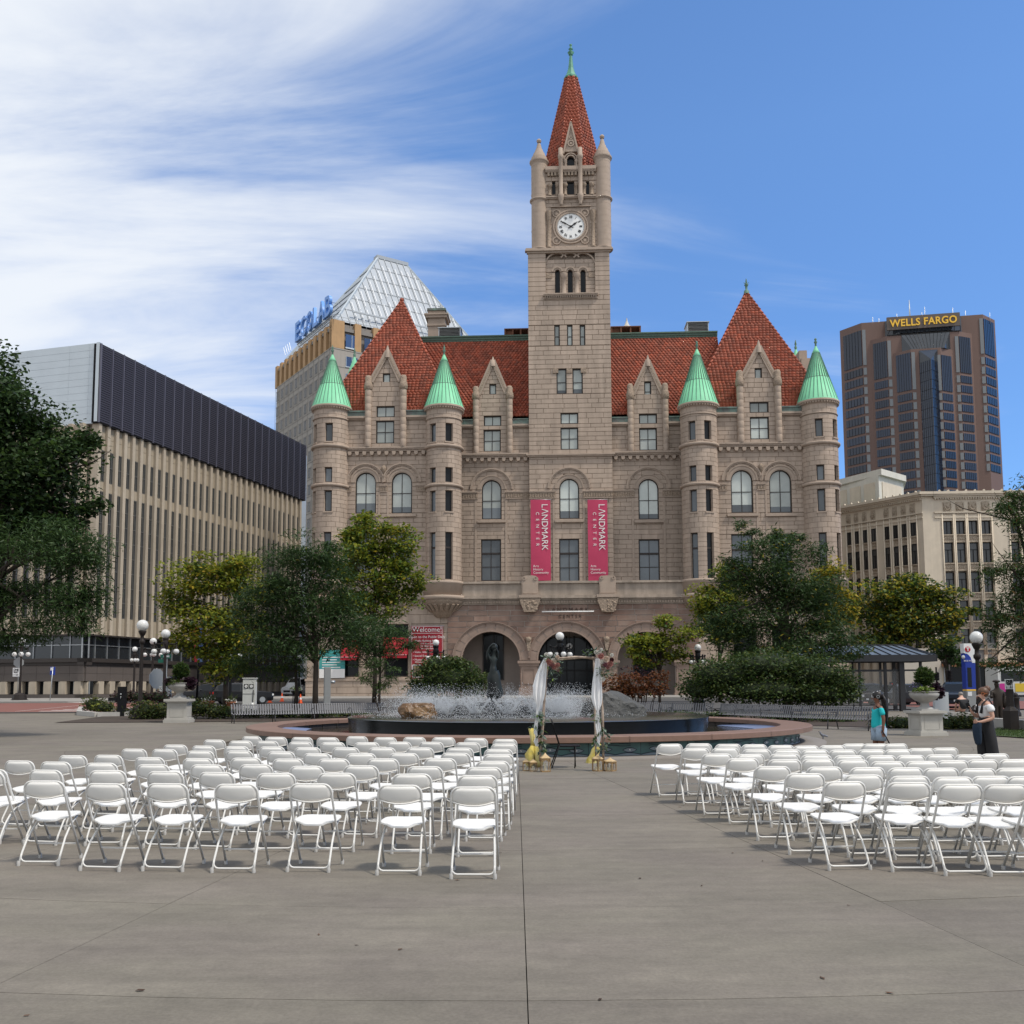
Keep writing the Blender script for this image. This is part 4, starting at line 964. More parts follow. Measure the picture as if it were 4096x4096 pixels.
w = (x1-x)*.75; h = z - z0; b = MB(); b.box(-w/2, w/2, -.03, .03, 0, h*.32); b.build('white_panel', LETTER, root); b = MB(); b.box(-w/2, w/2, -.03, .03, h*.32, h); b.build('teal_panel', M('teal_print', (.02, .25, .30), .5, var=.3, scale=1.2, col2=(.1, .4, .3)), root)
b = MB()
for i in range(5): b.box(-w/2+.3, w/2-.5-.4*(i % 2), -.04, -.031, h*.36+.28*i, h*.36+.28*i+.1)
b.build('print', LETTER, root)
# ================================================================ ground, plaza, streets
CONC = M('plaza_concrete', (.160, .145, .113), .86, var=.20, scale=.5, col2=(.150, .128, .110), mix2=.9, bump=.15, bscale=60, objr=.06, stretch=(1, 1.9, 1), bdist=.004)
def stain(mt, amount):
    """fine speckle and scuffs on the concrete"""
    t = mt.node_tree; p = t.nodes['Principled BSDF']; lk = p.inputs['Base Color'].links[0]; src = lk.from_socket
    co = nd(t, 'ShaderNodeTexCoord'); n1 = nd(t, 'ShaderNodeTexNoise'); n1.inputs['Scale'].default_value = 38; n1.inputs['Detail'].default_value = 6; n1.inputs['Roughness'].default_value = .75
    t.links.new(co.outputs['Object'], n1.inputs['Vector']); n2 = nd(t, 'ShaderNodeTexNoise'); n2.inputs['Scale'].default_value = 2.6; n2.inputs['Detail'].default_value = 8; n2.inputs['Roughness'].default_value = .7
    mp = nd(t, 'ShaderNodeMapping'); mp.inputs['Scale'].default_value = (.35, 1.6, 1); t.links.new(co.outputs['Object'], mp.inputs[0]); t.links.new(mp.outputs[0], n2.inputs['Vector'])
    n3 = nd(t, 'ShaderNodeTexNoise'); n3.inputs['Scale'].default_value = 6.5; n3.inputs['Detail'].default_value = 7; n3.inputs['Roughness'].default_value = .72; t.links.new(co.outputs['Object'], n3.inputs['Vector'])
    k = mth(t, 'MULTIPLY', mth(t, 'MULTIPLY', mth(t, 'MULTIPLY_ADD', n3.outputs[0], amount*1.2, 1-amount*.6), mth(t, 'MULTIPLY_ADD', n1.outputs[0], amount*2, 1-amount)), mth(t, 'MULTIPLY_ADD', n2.outputs[0], amount*1.5, 1-amount*.75))
    s = nd(t, 'ShaderNodeVectorMath', operation='SCALE'); t.links.new(src, s.inputs[0]); t.links.new(k, s.inputs['Scale']); t.links.new(s.outputs[0], p.inputs['Base Color'])
stain(CONC, .46)
JOINT = M('dark_joint', (.05, .045, .04), .95)
ASPH = M('asphalt', (.075, .072, .07), .9, var=.15, scale=.4)
WALK = M('pale_pavement', (.27, .255, .235), .85, var=.12, scale=.5)
BRICK = M('red_brick_paving', (.185, .075, .06), .85, var=.12, scale=.8)
PAINT = M('road_paint', (.62, .58, .55), .7, var=.1, scale=2)
MULCH = M('dark_mulch', (.05, .036, .027), .95, var=.3, scale=5, bump=.6, bscale=14)
GRASS = M('lawn', (.05, .075, .022), .95, var=.3, scale=4, bump=.8, bscale=30)
YS = [-60, 0, 30, 50, 60, 70, 80, 90, 100, 130, 300, 3000]
def sheet(name, x0, x1, y0, y1, mt, dz, label=None):
    ys = [y0] + [y for y in YS if y0 < y < y1] + [y1]; vs = []
    for y in ys: vs += [(x0, y, gz(y)+dz), (x1, y, gz(y)+dz)]
    mb = MB(); mb.add(vs, [(2*i, 2*i+1, 2*i+3, 2*i+2) for i in range(len(ys)-1)]); return mb.build(name, mt, kind='structure')
def patch(name, pts, mt, dz, parent=None):
    """flat sheet on the ground through photograph points, cut where the slope changes"""
    P = [ground(u, v) if not isinstance(v, str) else None for u, v in pts]; mb = MB()
    mb.add([(p.x, p.y, gz(p.y)+dz) for p in P], [tuple(range(len(P)))]); return mb.build(name, mt, parent, kind=None if parent else 'structure')
def stripx(name, xa, xb, ya, yb, mt, dz, h=0):
    ys = [ya] + [y for y in YS if ya < y < yb] + [yb]; mb = MB()
    for p, q in zip(ys, ys[1:]):
        vs = [(xa, p, gz(p)-.05), (xb, p, gz(p)-.05), (xb, q, gz(q)-.05), (xa, q, gz(q)-.05), (xa, p, gz(p)+dz), (xb, p, gz(p)+dz), (xb, q, gz(q)+dz), (xa, q, gz(q)+dz)]
        mb.add(vs, [(4,5,6,7),(0,1,5,4),(1,2,6,5),(2,3,7,6),(3,0,4,7)])
    return mb.build(name, mt, kind='structure')
sheet('ground', -2500, 2500, -60, 3000, ASPH, -.06)
sheet('road', -400, 400, 63, 95, ASPH, .0)
stripx('pavement', -26.5, 75, 95, 111, WALK, .12)
stripx('park_pavement', -24, 27, 42, 60, CONC, -.004)
stripx('plaza_edge', -60, -24, -30, 62, CONC, -.004); stripx('plaza_edge', 27, 60, -30, 60, CONC, -.004)
# left street: brick crossing with painted bars, far pavement
mb = MB()
for (xa, xb, ya, yb) in ((-90, -26.6, 64, 86),): mb.add([(xa, ya, gz(ya)+.004), (xb, ya, gz(ya)+.004), (xb, yb, gz(yb)+.004), (xa, yb, gz(yb)+.004)], [(0, 1, 2, 3)])
mb.build('brick_crossing', BRICK, kind='structure')
mb = MB()
for k in range(5):
    y = 65.0 + k*1.6; xa, xb = gx(155 + k*48, y).x, -27; mb.add([(xa, y, gz(y)+.012), (xb, y, gz(y)+.012), (xb, y+.5, gz(y+.5)+.012), (xa, y+.5, gz(y+.5)+.012)], [(0, 1, 2, 3)])
for (u0, v0, u1, v1) in ((55, 2847, 310, 2823), (170, 2809, 340, 2812)):
    a, b = ground(u0, v0), ground(u1, v1); mb.add([(a.x, a.y, gz(a.y)+.016), (b.x, b.y, gz(b.y)+.016), (b.x, b.y+.9, gz(b.y+.9)+.016), (a.x, a.y+.9, gz(a.y+.9)+.016)], [(0, 1, 2, 3)])
mb.build('crossing_lines', PAINT, kind='structure')
stripx('far_pavement', -90, -37, 87, 101, WALK, .13)
sheet('side_street', -37, -27, 86, 420, ASPH, .012)
mb = MB(); mb.add([(27.5, 62.5, gz(62.5)+.006), (120, 62.5, gz(62.5)+.006), (120, 80, gz(80)+.006), (27.5, 80, gz(80)+.006)], [(0, 1, 2, 3)]); mb.build('brick_crossing', BRICK, kind='structure')
# concrete slabs laid in rings around the fountain
FO = Vector((.5, 32.0, 0))
PC = Vector((.17, 32.0, 0))
plaza = MB(); plaza.box(-30, 31, -20, 44, -.3, -.045); plaza = plaza.build('plaza', M('joint_filler', (.075, .066, .053), .95), kind='structure')
rings = [9.3, 11.0, 13.4, 15.9, 18.6, 21.35, 24.05, 26.35, 29.0, 32.0, 36.5]; DA = 6.9
nsl = 0
for ri in range(len(rings)-1):
    r0, r1 = rings[ri]+.003, rings[ri+1]-.003
    for k in range(-24, 25):
        a0, a1 = R(-.2 + DA*k), R(-.2 + DA*(k+1)); am = (a0+a1)/2; rm = (r0+r1)/2
        cxp, cyp = PC.x + rm*math.sin(am), PC.y - rm*math.cos(am)
        if cyp < 2.0 or abs(cxp) > .56*max(cyp, 3) + 5.6 or cyp > 43.5: continue
        g0, g1 = .0032/r0, .0032/r1; poly = []
        for t in range(4): a = a0+g1 + (a1-a0-2*g1)*t/3; poly.append((PC.x + r1*math.sin(a), PC.y - r1*math.cos(a)))
        for t in range(4): a = a1-g0 - (a1-a0-2*g0)*t/3; poly.append((PC.x + r0*math.sin(a), PC.y - r0*math.cos(a)))
        mb = MB(); mb.slab(poly, -.04, rng.uniform(-.001, .001)); mb.build('slab', CONC, plaza); nsl += 1
# fallen leaves on the concrete
LEAFB = M('dry_leaf', (.07, .035, .018), .8, objr=.5)
lf = MB(); lf.add([(-.05, 0, .004), (-.015, -.022, .012), (.03, -.018, .006), (.055, .004, .014), (.02, .022, .006), (-.02, .02, .016)], [(0, 1, 2, 3, 4, 5)]); lfm = lf.mesh('fallen_leaf', LEAFB)
spots = [(2807, 3544), (3395, 3623), (1427, 3783), (560, 3965), (2720, 3230), (2930, 3413), (2000, 3412), (3050, 3445), (1830, 3522), (1275, 3740), (3290, 3915), (2400, 4000), (1600, 3800), (105, 4065), (3560, 3975), (2560, 3515)]
WORD = ['first', 'second', 'third', 'fourth', 'fifth', 'sixth', 'seventh', 'eighth', 'ninth', 'tenth', 'eleventh', 'twelfth']
for i, (u, v) in enumerate(spots):
    p = ground(u, v); o = put('fallen_leaf', lfm, None, (p.x, p.y, .002), rng.uniform(0, 6), 'small dry brown leaf on the concrete, %s from the camera %s of the centre joint' % (WORD[sum(1 for q in spots if (q[0] < 2100) == (u < 2100) and q[1] > v)], 'left' if u < 2100 else 'right'), 'leaf', 'dry leaves on the plaza'); s = rng.uniform(.3, .6); o.scale = (s, s, s)
# ================================================================ fountain
GRAN = M('pink_granite', (.20, .122, .09), .5, var=.12, scale=6, objr=.06, bump=.1, bscale=30)
WATER = M('dark_water', (.012, .016, .012), .06, spec=.6, bump=.5, bscale=2.6, bdist=.06)
BGRAN = M('black_wet_granite', (.008, .008, .009), .14, spec=.6, var=.3, scale=3)
FILM = M('water_film', (.055, .056, .05), .12, spec=.6, bump=.25, bscale=6, bdist=.03)
TEAL = M('teal_mosaic', (.075, .16, .155), .4, var=.25, scale=4, objr=.08)
PALEW = M('pale_wave_mosaic', (.22, .27, .30), .45, var=.2, scale=6)
NAVY = M('dark_blue_line', (.012, .02, .035), .5)
BLUEW = M('blue_wave_mosaic', (.17, .22, .36), .4, var=.15, scale=8)
FTN = thing('fountain', 'round fountain with pink granite rim, teal mural wall and raised black disc', 'fountain', FO)
mb = MB(); mb.lathe([(9.25, -.02), (9.25, .05), (8.5, .06)], 96); mb.build('kerb_ring', M('pale_kerb', (.2, .18, .16), .85, var=.1), FTN)
mb = MB(); mb.lathe([(8.42, 0), (8.42, .42)], 96); mb.lathe([(8.0, .42), (8.0, .1)], 96, mi=0); mb.build('basin_wall', M('basin_wall_stone', (.05, .038, .032), .6, var=.3, scale=4), FTN)
for i in range(60):
    a = 2*PI*i/60
    if math.sin(a) > .1: j = MB(); j.bar((7.985*math.cos(a), 7.985*math.sin(a), .12), (7.985*math.cos(a), 7.985*math.sin(a), .41), .03, .02, up=(math.cos(a), math.sin(a), 0)); j.build('wall_joint', JOINT, FTN)
mb = MB(); mb.lathe([(8.05, .27), (.01, .27)], 64); mb.build('water', WATER, FTN)
for i in range(24):
    a0, a1 = 2*PI*i/24 + .0008, 2*PI*(i+1)/24 - .0008; mb = MB()
    mb.lathe([(7.93, .40), (7.93, .525), (7.95, .54), (8.84, .54), (8.86, .525), (8.86, .40), (8.80, .385), (7.93, .40)], 6, a0=a0, a1=a1, smooth=False); mb.build('coping_stone', GRAN, FTN)
NP = 40
def cyl(s, z, d, a0): a = a0 + s/8.5; return ((8.44+d)*math.cos(a), (8.44+d)*math.sin(a), z)
for i in range(NP):                                                 # mural panels with waves, eyes and studs
    a0 = 2*PI*i/NP; ln = 8.5*2*PI/NP - .012; mb = MB(); n = 8
    if math.sin(a0) > .75: continue
    for k in range(n):
        s0, s1 = ln*k/n, ln*(k+1)/n; mb.add([cyl(s0, .04, .03, a0), cyl(s1, .04, .03, a0), cyl(s1, .39, .03, a0), cyl(s0, .39, .03, a0), cyl(s0, .39, 0, a0), cyl(s1, .39, 0, a0), cyl(s0, .04, 0, a0), cyl(s1, .04, 0, a0)], [(0,1,2,3), (3,2,5,4), (1,0,6,7)])
    ns = 20; wv = lambda s, ph, am, z: z + am*math.sin(s*2*PI/ln*2 + ph)
    lo = []
    for k in range(ns):
        s0, s1 = ln*k/ns, ln*(k+1)/ns; z0, z1 = .07 + .045*abs(math.sin(s0*PI/ln*2)), .07 + .045*abs(math.sin(s1*PI/ln*2))
        mb.add([cyl(s0, .045, .045, a0), cyl(s1, .045, .045, a0), cyl(s1, z1, .045, a0), cyl(s0, z0, .045, a0)], [(0,1,2,3)], 1)
        mb.add([cyl(s0, z0, .05, a0), cyl(s1, z1, .05, a0), cyl(s1, z1+.02, .05, a0), cyl(s0, z0+.02, .05, a0)], [(0,1,2,3)], 2)
    for ph, zc_ in ((i*1.3, .29), (i*.8+2, .34)):
        for k in range(3, ns-4):
            s0, s1 = ln*k/ns, ln*(k+1)/ns; mb.add([cyl(s0, wv(s0, ph, .012, zc_), .05, a0), cyl(s1, wv(s1, ph, .012, zc_), .05, a0), cyl(s1, wv(s1, ph, .012, zc_)+.014, .05, a0), cyl(s0, wv(s0, ph, .012, zc_)+.014, .05, a0)], [(0,1,2,3)], 2)
    for cs_, cz_ in ((ln*.3, .21), (ln*.78, .19)):
        top, bot = [], []
        for k in range(9): t = -1 + k/4; top.append((cs_ + .17*t, cz_ + .045*(1-t*t))); bot.append((cs_ + .17*t, cz_ - .045*(1-t*t)))
        pts = top + bot[::-1][1:-1]; mb.add([cyl(s, z, .05, a0) for s, z in reversed(pts)], [tuple(range(len(pts)))], 1)
        pts2 = [(cs_ + (s-cs_)*1.15, cz_ + (z-cz_)*1.4) for s, z in pts]; mb.add([cyl(s, z, .046, a0) for s, z in reversed(pts2)], [tuple(range(len(pts2)))], 2)
        mb.sphere(cyl(cs_, cz_, .05, a0), .022, 8, 5, mi=3)
    mb.build('mural_panel', [TEAL, PALEW, NAVY, LETTER], FTN)
for a0, a1 in ((R(163), R(204)), (R(-30), R(28))):                   # blue mosaic waves rising from the water inside the rim
    mb = MB(); n = 24; vs = []
    for k in range(n+1):
        t = k/n; a = a0 + (a1-a0)*t; w = .15 + .55*math.sin(PI*t)*(.7 + .3*math.sin(t*7)); vs += [(7.99*math.cos(a), 7.99*math.sin(a), .30 + .14*math.sin(PI*t)), ((7.99-w)*math.cos(a), (7.99-w)*math.sin(a), .275)]
    mb.add(vs, [(2*k, 2*k+2, 2*k+3, 2*k+1) for k in range(n)], 0, True); mb.build('wave_mosaic', BLUEW, FTN)
mb = MB(); mb.lathe([(5.72, .2), (5.78, .7), (5.8, .76)], 72); mb.build('raised_disc', BGRAN, FTN)
mb = MB(); mb.lathe([(5.8, .76), (5.74, .785), (.01, .79)], 72); mb.build('disc_top', FILM, FTN)
for k, (r, z0, z1) in enumerate(((2.5, .79, .90), (1.9, .90, 1.01), (1.3, 1.01, 1.12), (.62, 1.12, 1.2))):
    mb = MB(); mb.lathe([(r, z0), (r, z1), (.01, z1)], 40, (-1.14, 0, 0), smooth=False); mb.build('step', BGRAN, FTN)
# spray: thousands of drops thrown up by the jets (nobody could count them)
nr = np.random.default_rng(5); JX, JY = FO.x - 1.14, FO.y; P = []; Dv = []
jets = [(JX + 2.15*math.cos(2*PI*k/14), JY + 2.15*math.sin(2*PI*k/14), 2*PI*k/14) for k in range(14)]
for (x, y, a) in jets:
    n = 5200; t = nr.uniform(.02, .62, n); out = a + nr.normal(0, .75, n); vh = np.abs(nr.normal(1.9, 1.0, n)); vz = nr.normal(2.8, .7, n)
    drag = 1 - .25*t
    X = x + np.cos(out)*vh*t*drag; Y = y + np.sin(out)*vh*t*drag; Z = .79 + vz*t - 4.9*t*t; ok = (Z > .79) & (Z < 1.85)
    P.append(np.stack([X, Y, Z], 1)[ok]); Dv.append(np.stack([np.cos(out)*vh, np.sin(out)*vh, vz - 9.8*t], 1)[ok])
    n = 1500; r = nr.uniform(0, .55, n); s = nr.choice([-1, 1], n); tang = a + PI/2         # dense V of each nozzle
    X = x + np.cos(tang)*r*s*.8 + nr.normal(0, .02, n); Y = y + np.sin(tang)*r*s*.8 + nr.normal(0, .02, n); Z = .8 + r + nr.normal(0, .02, n)
    P.append(np.stack([X, Y, Z], 1)); Dv.append(np.stack([np.cos(tang)*s*.8, np.sin(tang)*s*.8, np.ones(n)], 1))
n = 5200; an = nr.uniform(0, 2*PI, n); rr = 2.4 + np.abs(nr.normal(0, 1.0, n)); P.append(np.stack([JX + rr*np.cos(an), JY + rr*np.sin(an), .80 + np.abs(nr.normal(0, .05, n))], 1)); Dv.append(np.stack([np.zeros(n), np.zeros(n), np.ones(n)], 1))
P = np.concatenate(P); Dv = np.concatenate(Dv); k = np.hypot(P[:, 0]-FO.x, P[:, 1]-FO.y) < 5.75; P, Dv = P[k], Dv[k]
Dv /= np.linalg.norm(Dv, axis=1)[:, None] + 1e-6; nP = len(P); s = nr.uniform(.004, .0115, nP)[:, None]; ln_ = nr.uniform(1.0, 2.6, nP)[:, None]
side = np.cross(Dv, nr.normal(0, 1, (nP, 3))); side /= np.linalg.norm(side, axis=1)[:, None] + 1e-6; s2 = np.cross(Dv, side)
V = np.stack([P + Dv*s*ln_, P + side*s - Dv*s*.4, P - side*s*.5 + s2*s*.87 - Dv*s*.4, P - side*s*.5 - s2*s*.87 - Dv*s*.4], 1).reshape(-1, 3)
idx = np.arange(nP)[:, None]*4; F4 = np.concatenate([idx + np.array([[0, 1, 2]]), idx + np.array([[0, 2, 3]]), idx + np.array([[0, 3, 1]]), idx + np.array([[1, 3, 2]])], 1).reshape(-1, 3)
def np_mesh(name, V, F, mats, mi=None, smooth=False):
    me = bpy.data.meshes.new(name); nf, k = F.shape; me.vertices.add(len(V)); me.vertices.foreach_set('co', V.astype(np.float32).ravel())
    me.loops.add(nf*k); me.loops.foreach_set('vertex_index', F.astype(np.int32).ravel()); me.polygons.add(nf)
    me.polygons.foreach_set('loop_start', np.arange(0, nf*k, k, dtype=np.int32)); me.polygons.foreach_set('loop_total', np.full(nf, k, dtype=np.int32))
    for mt in mats: me.materials.append(mt)
    if mi is not None: me.polygons.foreach_set('material_index', mi.astype(np.int32))
    me.update(calc_edges=True); me.validate(); return me
DROP = M('water_drop', (.80, .83, .86), .25, spec=.6, trans=.35)
put('water_spray', np_mesh('water_spray', V, F4, [DROP]), label='white spray of water drops thrown up over the fountain disc', cat='water spray', kind='stuff')
# boulders on the disc
def rock(name, label, loc, sc, mt, seed, flat=.0, parent=None, planes=()):
    bm = bmesh.new(); bmesh.ops.create_icosphere(bm, subdivisions=4, radius=1); r_ = random.Random(seed)
    pl = [(Vector((r_.gauss(0, 1), r_.gauss(0, 1), r_.gauss(.2, .8))).normalized(), r_.uniform(.68, .92)) for _ in range(11)] + [(Vector(q[:3]).normalized(), q[3]) for q in planes]
    from mathutils import noise as mn
    for v in bm.verts:
        d = v.co.normalized(); k = 1.0
        for n_, h in pl:
            q = d.dot(n_)
            if q > .05: k = min(k, h/q)
        k *= 1 + .09*mn.fractal(d*3 + Vector((seed, 0, 0)), 1, 2, 6) + .035*mn.noise(d*11)
        p = d*k; p.z = min(p.z, 1 - flat); p = Vector((p.x*sc[0], p.y*sc[1], max(p.z, -.25)*sc[2])); v.co = p
    zmin = min(v.co.z for v in bm.verts)
    for v in bm.verts: v.co.z -= zmin
    me = bpy.data.meshes.new(name); bm.to_mesh(me); bm.free(); me.materials.append(mt); return put(name, me, parent, loc, 0, label, 'boulder')
p = on_z(1660, 2873, .79); rock('boulder', 'golden brown wet boulder with flat top on the left of the fountain disc', (p.x, p.y + .4, .785), (.62, .55, .50), M('wet_ochre_rock', (.13, .068, .03), .4, var=.4, scale=2.5, col2=(.19, .115, .05), bump=.8, bscale=5, bdist=.06), 4, .35)
p = on_z(2478, 2862, .79); rock('boulder', 'large dark grey craggy boulder on the right of the fountain disc', (p.x - .15, p.y + .55, .785), (1.12, .8, .74), M('grey_rock', (.075, .075, .072), .8, var=.4, scale=3, bump=1.0, bscale=5, bdist=.1), 9, .1, planes=((.55, -.2, .8, .62), (.25, -.75, .5, .72), (-.6, 0, .6, .8)))
# ================================================================ white folding chairs
PLAST = M('white_plastic', (.72, .71, .68), .5, var=.05, scale=5, objr=.05)
TUBEW = M('white_enamel_tube', (.66, .65, .62), .45, var=.06, scale=6)
CAPG = M('grey_foot_cap', (.45, .44, .42), .6)
ORD = ['first', 'second', 'third', 'fourth', 'fifth', 'sixth', 'seventh', 'eighth', 'ninth', 'tenth', 'eleventh', 'twelfth']
def make_chair():
    t = thing('folding_chair', 'white folding chair', 'chair')
    f = MB(); pts = [(-.222, .20, .03), (-.218, -.05, .45), (-.214, -.165, .68)]
    for a in range(0, 91, 18): pts.append((-.134 - .08*math.cos(R(a)), -.172 - .02*math.sin(R(a)), .725 + .08*math.sin(R(a))))
    pts = pts + [(-x, y, z) for x, y, z in pts[::-1]]
    f.tube(pts, .0125, 6); f.build('frame', TUBEW, t)
    b = MB(); nx, nz = 10, 5; vs = []
    for d in (0, .012):
        for j in range(nz+1):
            for i in range(nx+1):
                x = -1 + 2*i/nx; wz = j/nz; zb = .678 - .034*(1 - x*x) ; zt_ = .800 - .02*max(0, abs(x)-.75)/.25
                z = zb + (zt_-zb)*wz; y = -.156 - (z-.66)*.20 - .030*(1-x*x) - d - .008*abs(1-2*wz)**3*-1
                vs.append((x*.205, y, z))
    k = (nx+1)*(nz+1); fs = []
    for j in range(nz):
        for i in range(nx): a = j*(nx+1)+i; fs += [(a, a+nx+1, a+nx+2, a+1), (k+a, k+a+1, k+a+nx+2, k+a+nx+1)]
    for i in range(nx): fs += [(i, i+1, k+i+1, k+i), (nz*(nx+1)+i, k+nz*(nx+1)+i, k+nz*(nx+1)+i+1, nz*(nx+1)+i+1)]
    for j in range(nz): a = j*(nx+1); fs += [(a, k+a, k+a+nx+1, a+nx+1), (a+nx, a+nx+nx+1, k+a+nx+nx+1, k+a+nx)]
    b.add(vs, fs, 0, True); lip = [(-.205 + .41*i/10, -.166 - .03*(1-(-1+.2*i)**2) , .674 - .034*(1-(-1+.2*i)**2)) for i in range(11)]; b.tube(lip, .008, 5); b.build('backrest', PLAST, t)
    s = MB(); out = []
    for i in range(32):
        a = 2*PI*i/32; c_, s_ = math.cos(a), math.sin(a); p = 3.2; k = (abs(c_)**p + abs(s_)**p)**(-1/p); w = .222 + .012*s_*k*-1
        out.append((c_*k*w, .095 + s_*k*.195))
    zz_ = lambda x, y: .452 + .012*(y-.1)/.2 + .010*(x/.2)**2 - (.018 if y < -.06 and abs(x) < .1 else 0)
    lev = [(1.0, -.016), (1.0, -.003), (.975, .001), (.82, -.003), (.45, -.006)]; vs = []
    for q, dz in lev: vs += [(x*q, .095 + (y-.095)*q, zz_(x*q, .095 + (y-.095)*q) + dz) for x, y in out]
    vs.append((0, .095, .442)); fs = [(l*32+i, l*32+(i+1) % 32, (l+1)*32+(i+1) % 32, (l+1)*32+i) for l in range(4) for i in range(32)] + [(4*32+i, 4*32+(i+1) % 32, 160) for i in range(32)]
    s.add(vs, fs, 0, True); s.add([vs[i] for i in range(32)], [tuple(range(31, -1, -1))]); s.build('seat', PLAST, t)
    for sd in (-1, 1):
        l = MB(); l.tube([(sd*.185, .17, .435), (sd*.190, .02, .36), (sd*.20, -.10, .25), (sd*.205, -.185, .12), (sd*.208, -.235, .012)], .0115, 6); l.build('rear_leg', TUBEW, t)
    l = MB(); pts = [(-.205, -.192, .11)]
    for a in range(0, 91, 30): pts.append((-.155 - .05*math.cos(R(a)), -.208 + 0*a, .085 - .05*math.sin(R(a))))
    l.tube(pts + [(-x, y, z) for x, y, z in pts[::-1]], .0095, 6); l.build('floor_bar', TUBEW, t)
    l = MB(); l.bar((-.219, .125, .16), (.219, .125, .16), .022, .012); l.build('crossbar', TUBEW, t)
    for x, y in ((-.222, .202), (.222, .202), (-.209, -.237), (.209, -.237)):
        l = MB(); l.lathe([(.018, 0), (.019, .03), (.014, .05)], 8, (x, y, 0)); l.sphere((x, y, .004), .015, 6, 3, (1, 1, .2)); l.build('foot_cap', CAPG, t)
    return t
CH0 = make_chair(); CH_USED = [False]
S1, S2, S3, S4 = .5694, .647, .4658, .4638
def c1(*p): return [(x*S1, 2900 + y*S1) for x, y in p]
def c2(*p): return [(900 + x*S2, 2900 + y*S2) for x, y in p]
def c3(*p): return [(2500 + x*S3, 2900 + y*S3) for x, y in p]
def c4(*p): return [(3200 + x*S4, 2900 + y*S4) for x, y in p]
LEFT = [  # rows from the camera towards the fountain: middle of each back's top edge in the photograph
    c1((-95, 330), (310, 393), (740, 412), (1175, 412), (1660, 416)) + c2((530, 363), (1080, 372), (1535, 383)),
    c1((-60, 312), (320, 317), (755, 320), (1160, 327), (1520, 333)) + c2((315, 299), (690, 298), (1155, 303), (1560, 312)),
    c1((135, 252), (390, 260), (710, 268), (1075, 278), (1455, 280), (1797, 279)) + c2((505, 255), (840, 252), (1235, 257), (1600, 262)),
    c1((510, 215), (760, 212), (1050, 228), (1390, 235), (1728, 232)) + c2((390, 210), (670, 210), (975, 209), (1330, 207), (1655, 224)),
    c1((940, 169), (1155, 171), (1405, 183), (1680, 182)) + c2((345, 165), (570, 176), (840, 177), (1105, 175), (1425, 174), (1690, 182)),
    c1((1230, 140), (1430, 147), (1660, 151)) + c2((290, 135), (510, 139), (745, 140), (970, 141), (1205, 141), (1450, 142), (1690, 150)),
    c1((1505, 105), (1690, 112)) + c2((260, 100), (465, 105), (665, 108), (875, 108), (1075, 105), (1275, 106), (1500, 109), (1725, 117)),
    c2((165, 72), (315, 75), (475, 77), (635, 78), (815, 71), (990, 77), (1170, 76), (1350, 77), (1550, 82), (1730, 88))]
RIGHT = [
    c4((385, 489), (935, 496), (1385, 512), (1775, 515), (2130, 520)),
    c3((1545, 418)) + c4((545, 431), (945, 441), (1320, 449), (1645, 442), (1950, 445)),
    c3((1265, 356)) + c4((210, 362), (580, 367), (910, 369), (1215, 372), (1535, 376), (1840, 372)),
    c3((1010, 287), (1370, 297)) + c4((155, 295), (455, 302), (755, 315), (1050, 313), (1315, 306), (1575, 300), (1850, 297)),
    c3((790, 248), (1075, 252), (1370, 249)) + c4((140, 258), (425, 264), (700, 264), (955, 262), (1210, 256), (1462, 256), (1680, 249)),
    c3((605, 200), (860, 198), (1130, 210), (1390, 213)) + c4((130, 215), (370, 215), (620, 213), (845, 212), (1045, 202), (1250, 198)),
    c3((385, 164), (635, 160), (885, 165), (1110, 168), (1340, 175), (1555, 180), (1780, 176)) + c4((465, 163), (650, 163), (825, 163))]
AX, AY = 1.0, 26.0
def lay_chairs(block, rows):
    nR = len(rows)
    for ri, row in enumerate(rows):
        row = sorted(row, key=lambda p: -p[0] if block == 'left' else p[0])
        for ci, (u, v) in enumerate(row):
            p = on_z(u, v, .824); yaw = -math.atan2(AX - p.x, AY - p.y)*(.33 if block == 'left' else .22) + R(rng.gauss(0, 3.2))
            x = p.x - .19*math.sin(yaw); y = p.y + .19*math.cos(yaw)
            lab = 'white folding chair, %s block, %s row from the fountain, %s from the centre aisle' % (block, ORD[nR-1-ri], ORD[ci])
            grp = 'white folding chairs in the %s block' % block
            if not CH_USED[0]:
                CH_USED[0] = True; CH0.location = (x, y, 0); CH0.rotation_euler = (0, 0, yaw); CH0.scale = (.96, 1, 1.015); CH0['label'] = lab; CH0['group'] = grp
            else: dup(CH0, (x, y, 0), yaw, lab, grp, skip=('foot_cap',) if p.y > 12.5 else ())
lay_chairs('left', LEFT); lay_chairs('right', RIGHT)
# ================================================================ leaf and flower helpers
nl = np.random.default_rng(21)
def leaf_cloud(pts, nrm_bias, size, aspect=.45, droop=0.0, n_leaf=None, jit=0.0):
    """one bent leaf (two quads) at each point; returns vertices and quads"""
    n = len(pts); a = nl.normal(0, 1, (n, 3)); a[:, 2] = a[:, 2]*.5 - droop; a /= np.linalg.norm(a, axis=1)[:, None]
    up = nl.normal(0, .55, (n, 3)) + np.array(nrm_bias); b = np.cross(a, up); b /= np.linalg.norm(b, axis=1)[:, None] + 1e-6; c = np.cross(b, a)
    s = size*nl.uniform(.6, 1.3, n)[:, None]; w = s*aspect
    P = np.asarray(pts)
    V = np.stack([P, P + a*s*.5 + b*w*.5 + c*s*.06, P + a*s, P + a*s*.5 - b*w*.5 + c*s*.06], 1).reshape(-1, 3)
    F = np.arange(n)[:, None]*4 + np.array([[0, 1, 2, 3]])
    return V, F
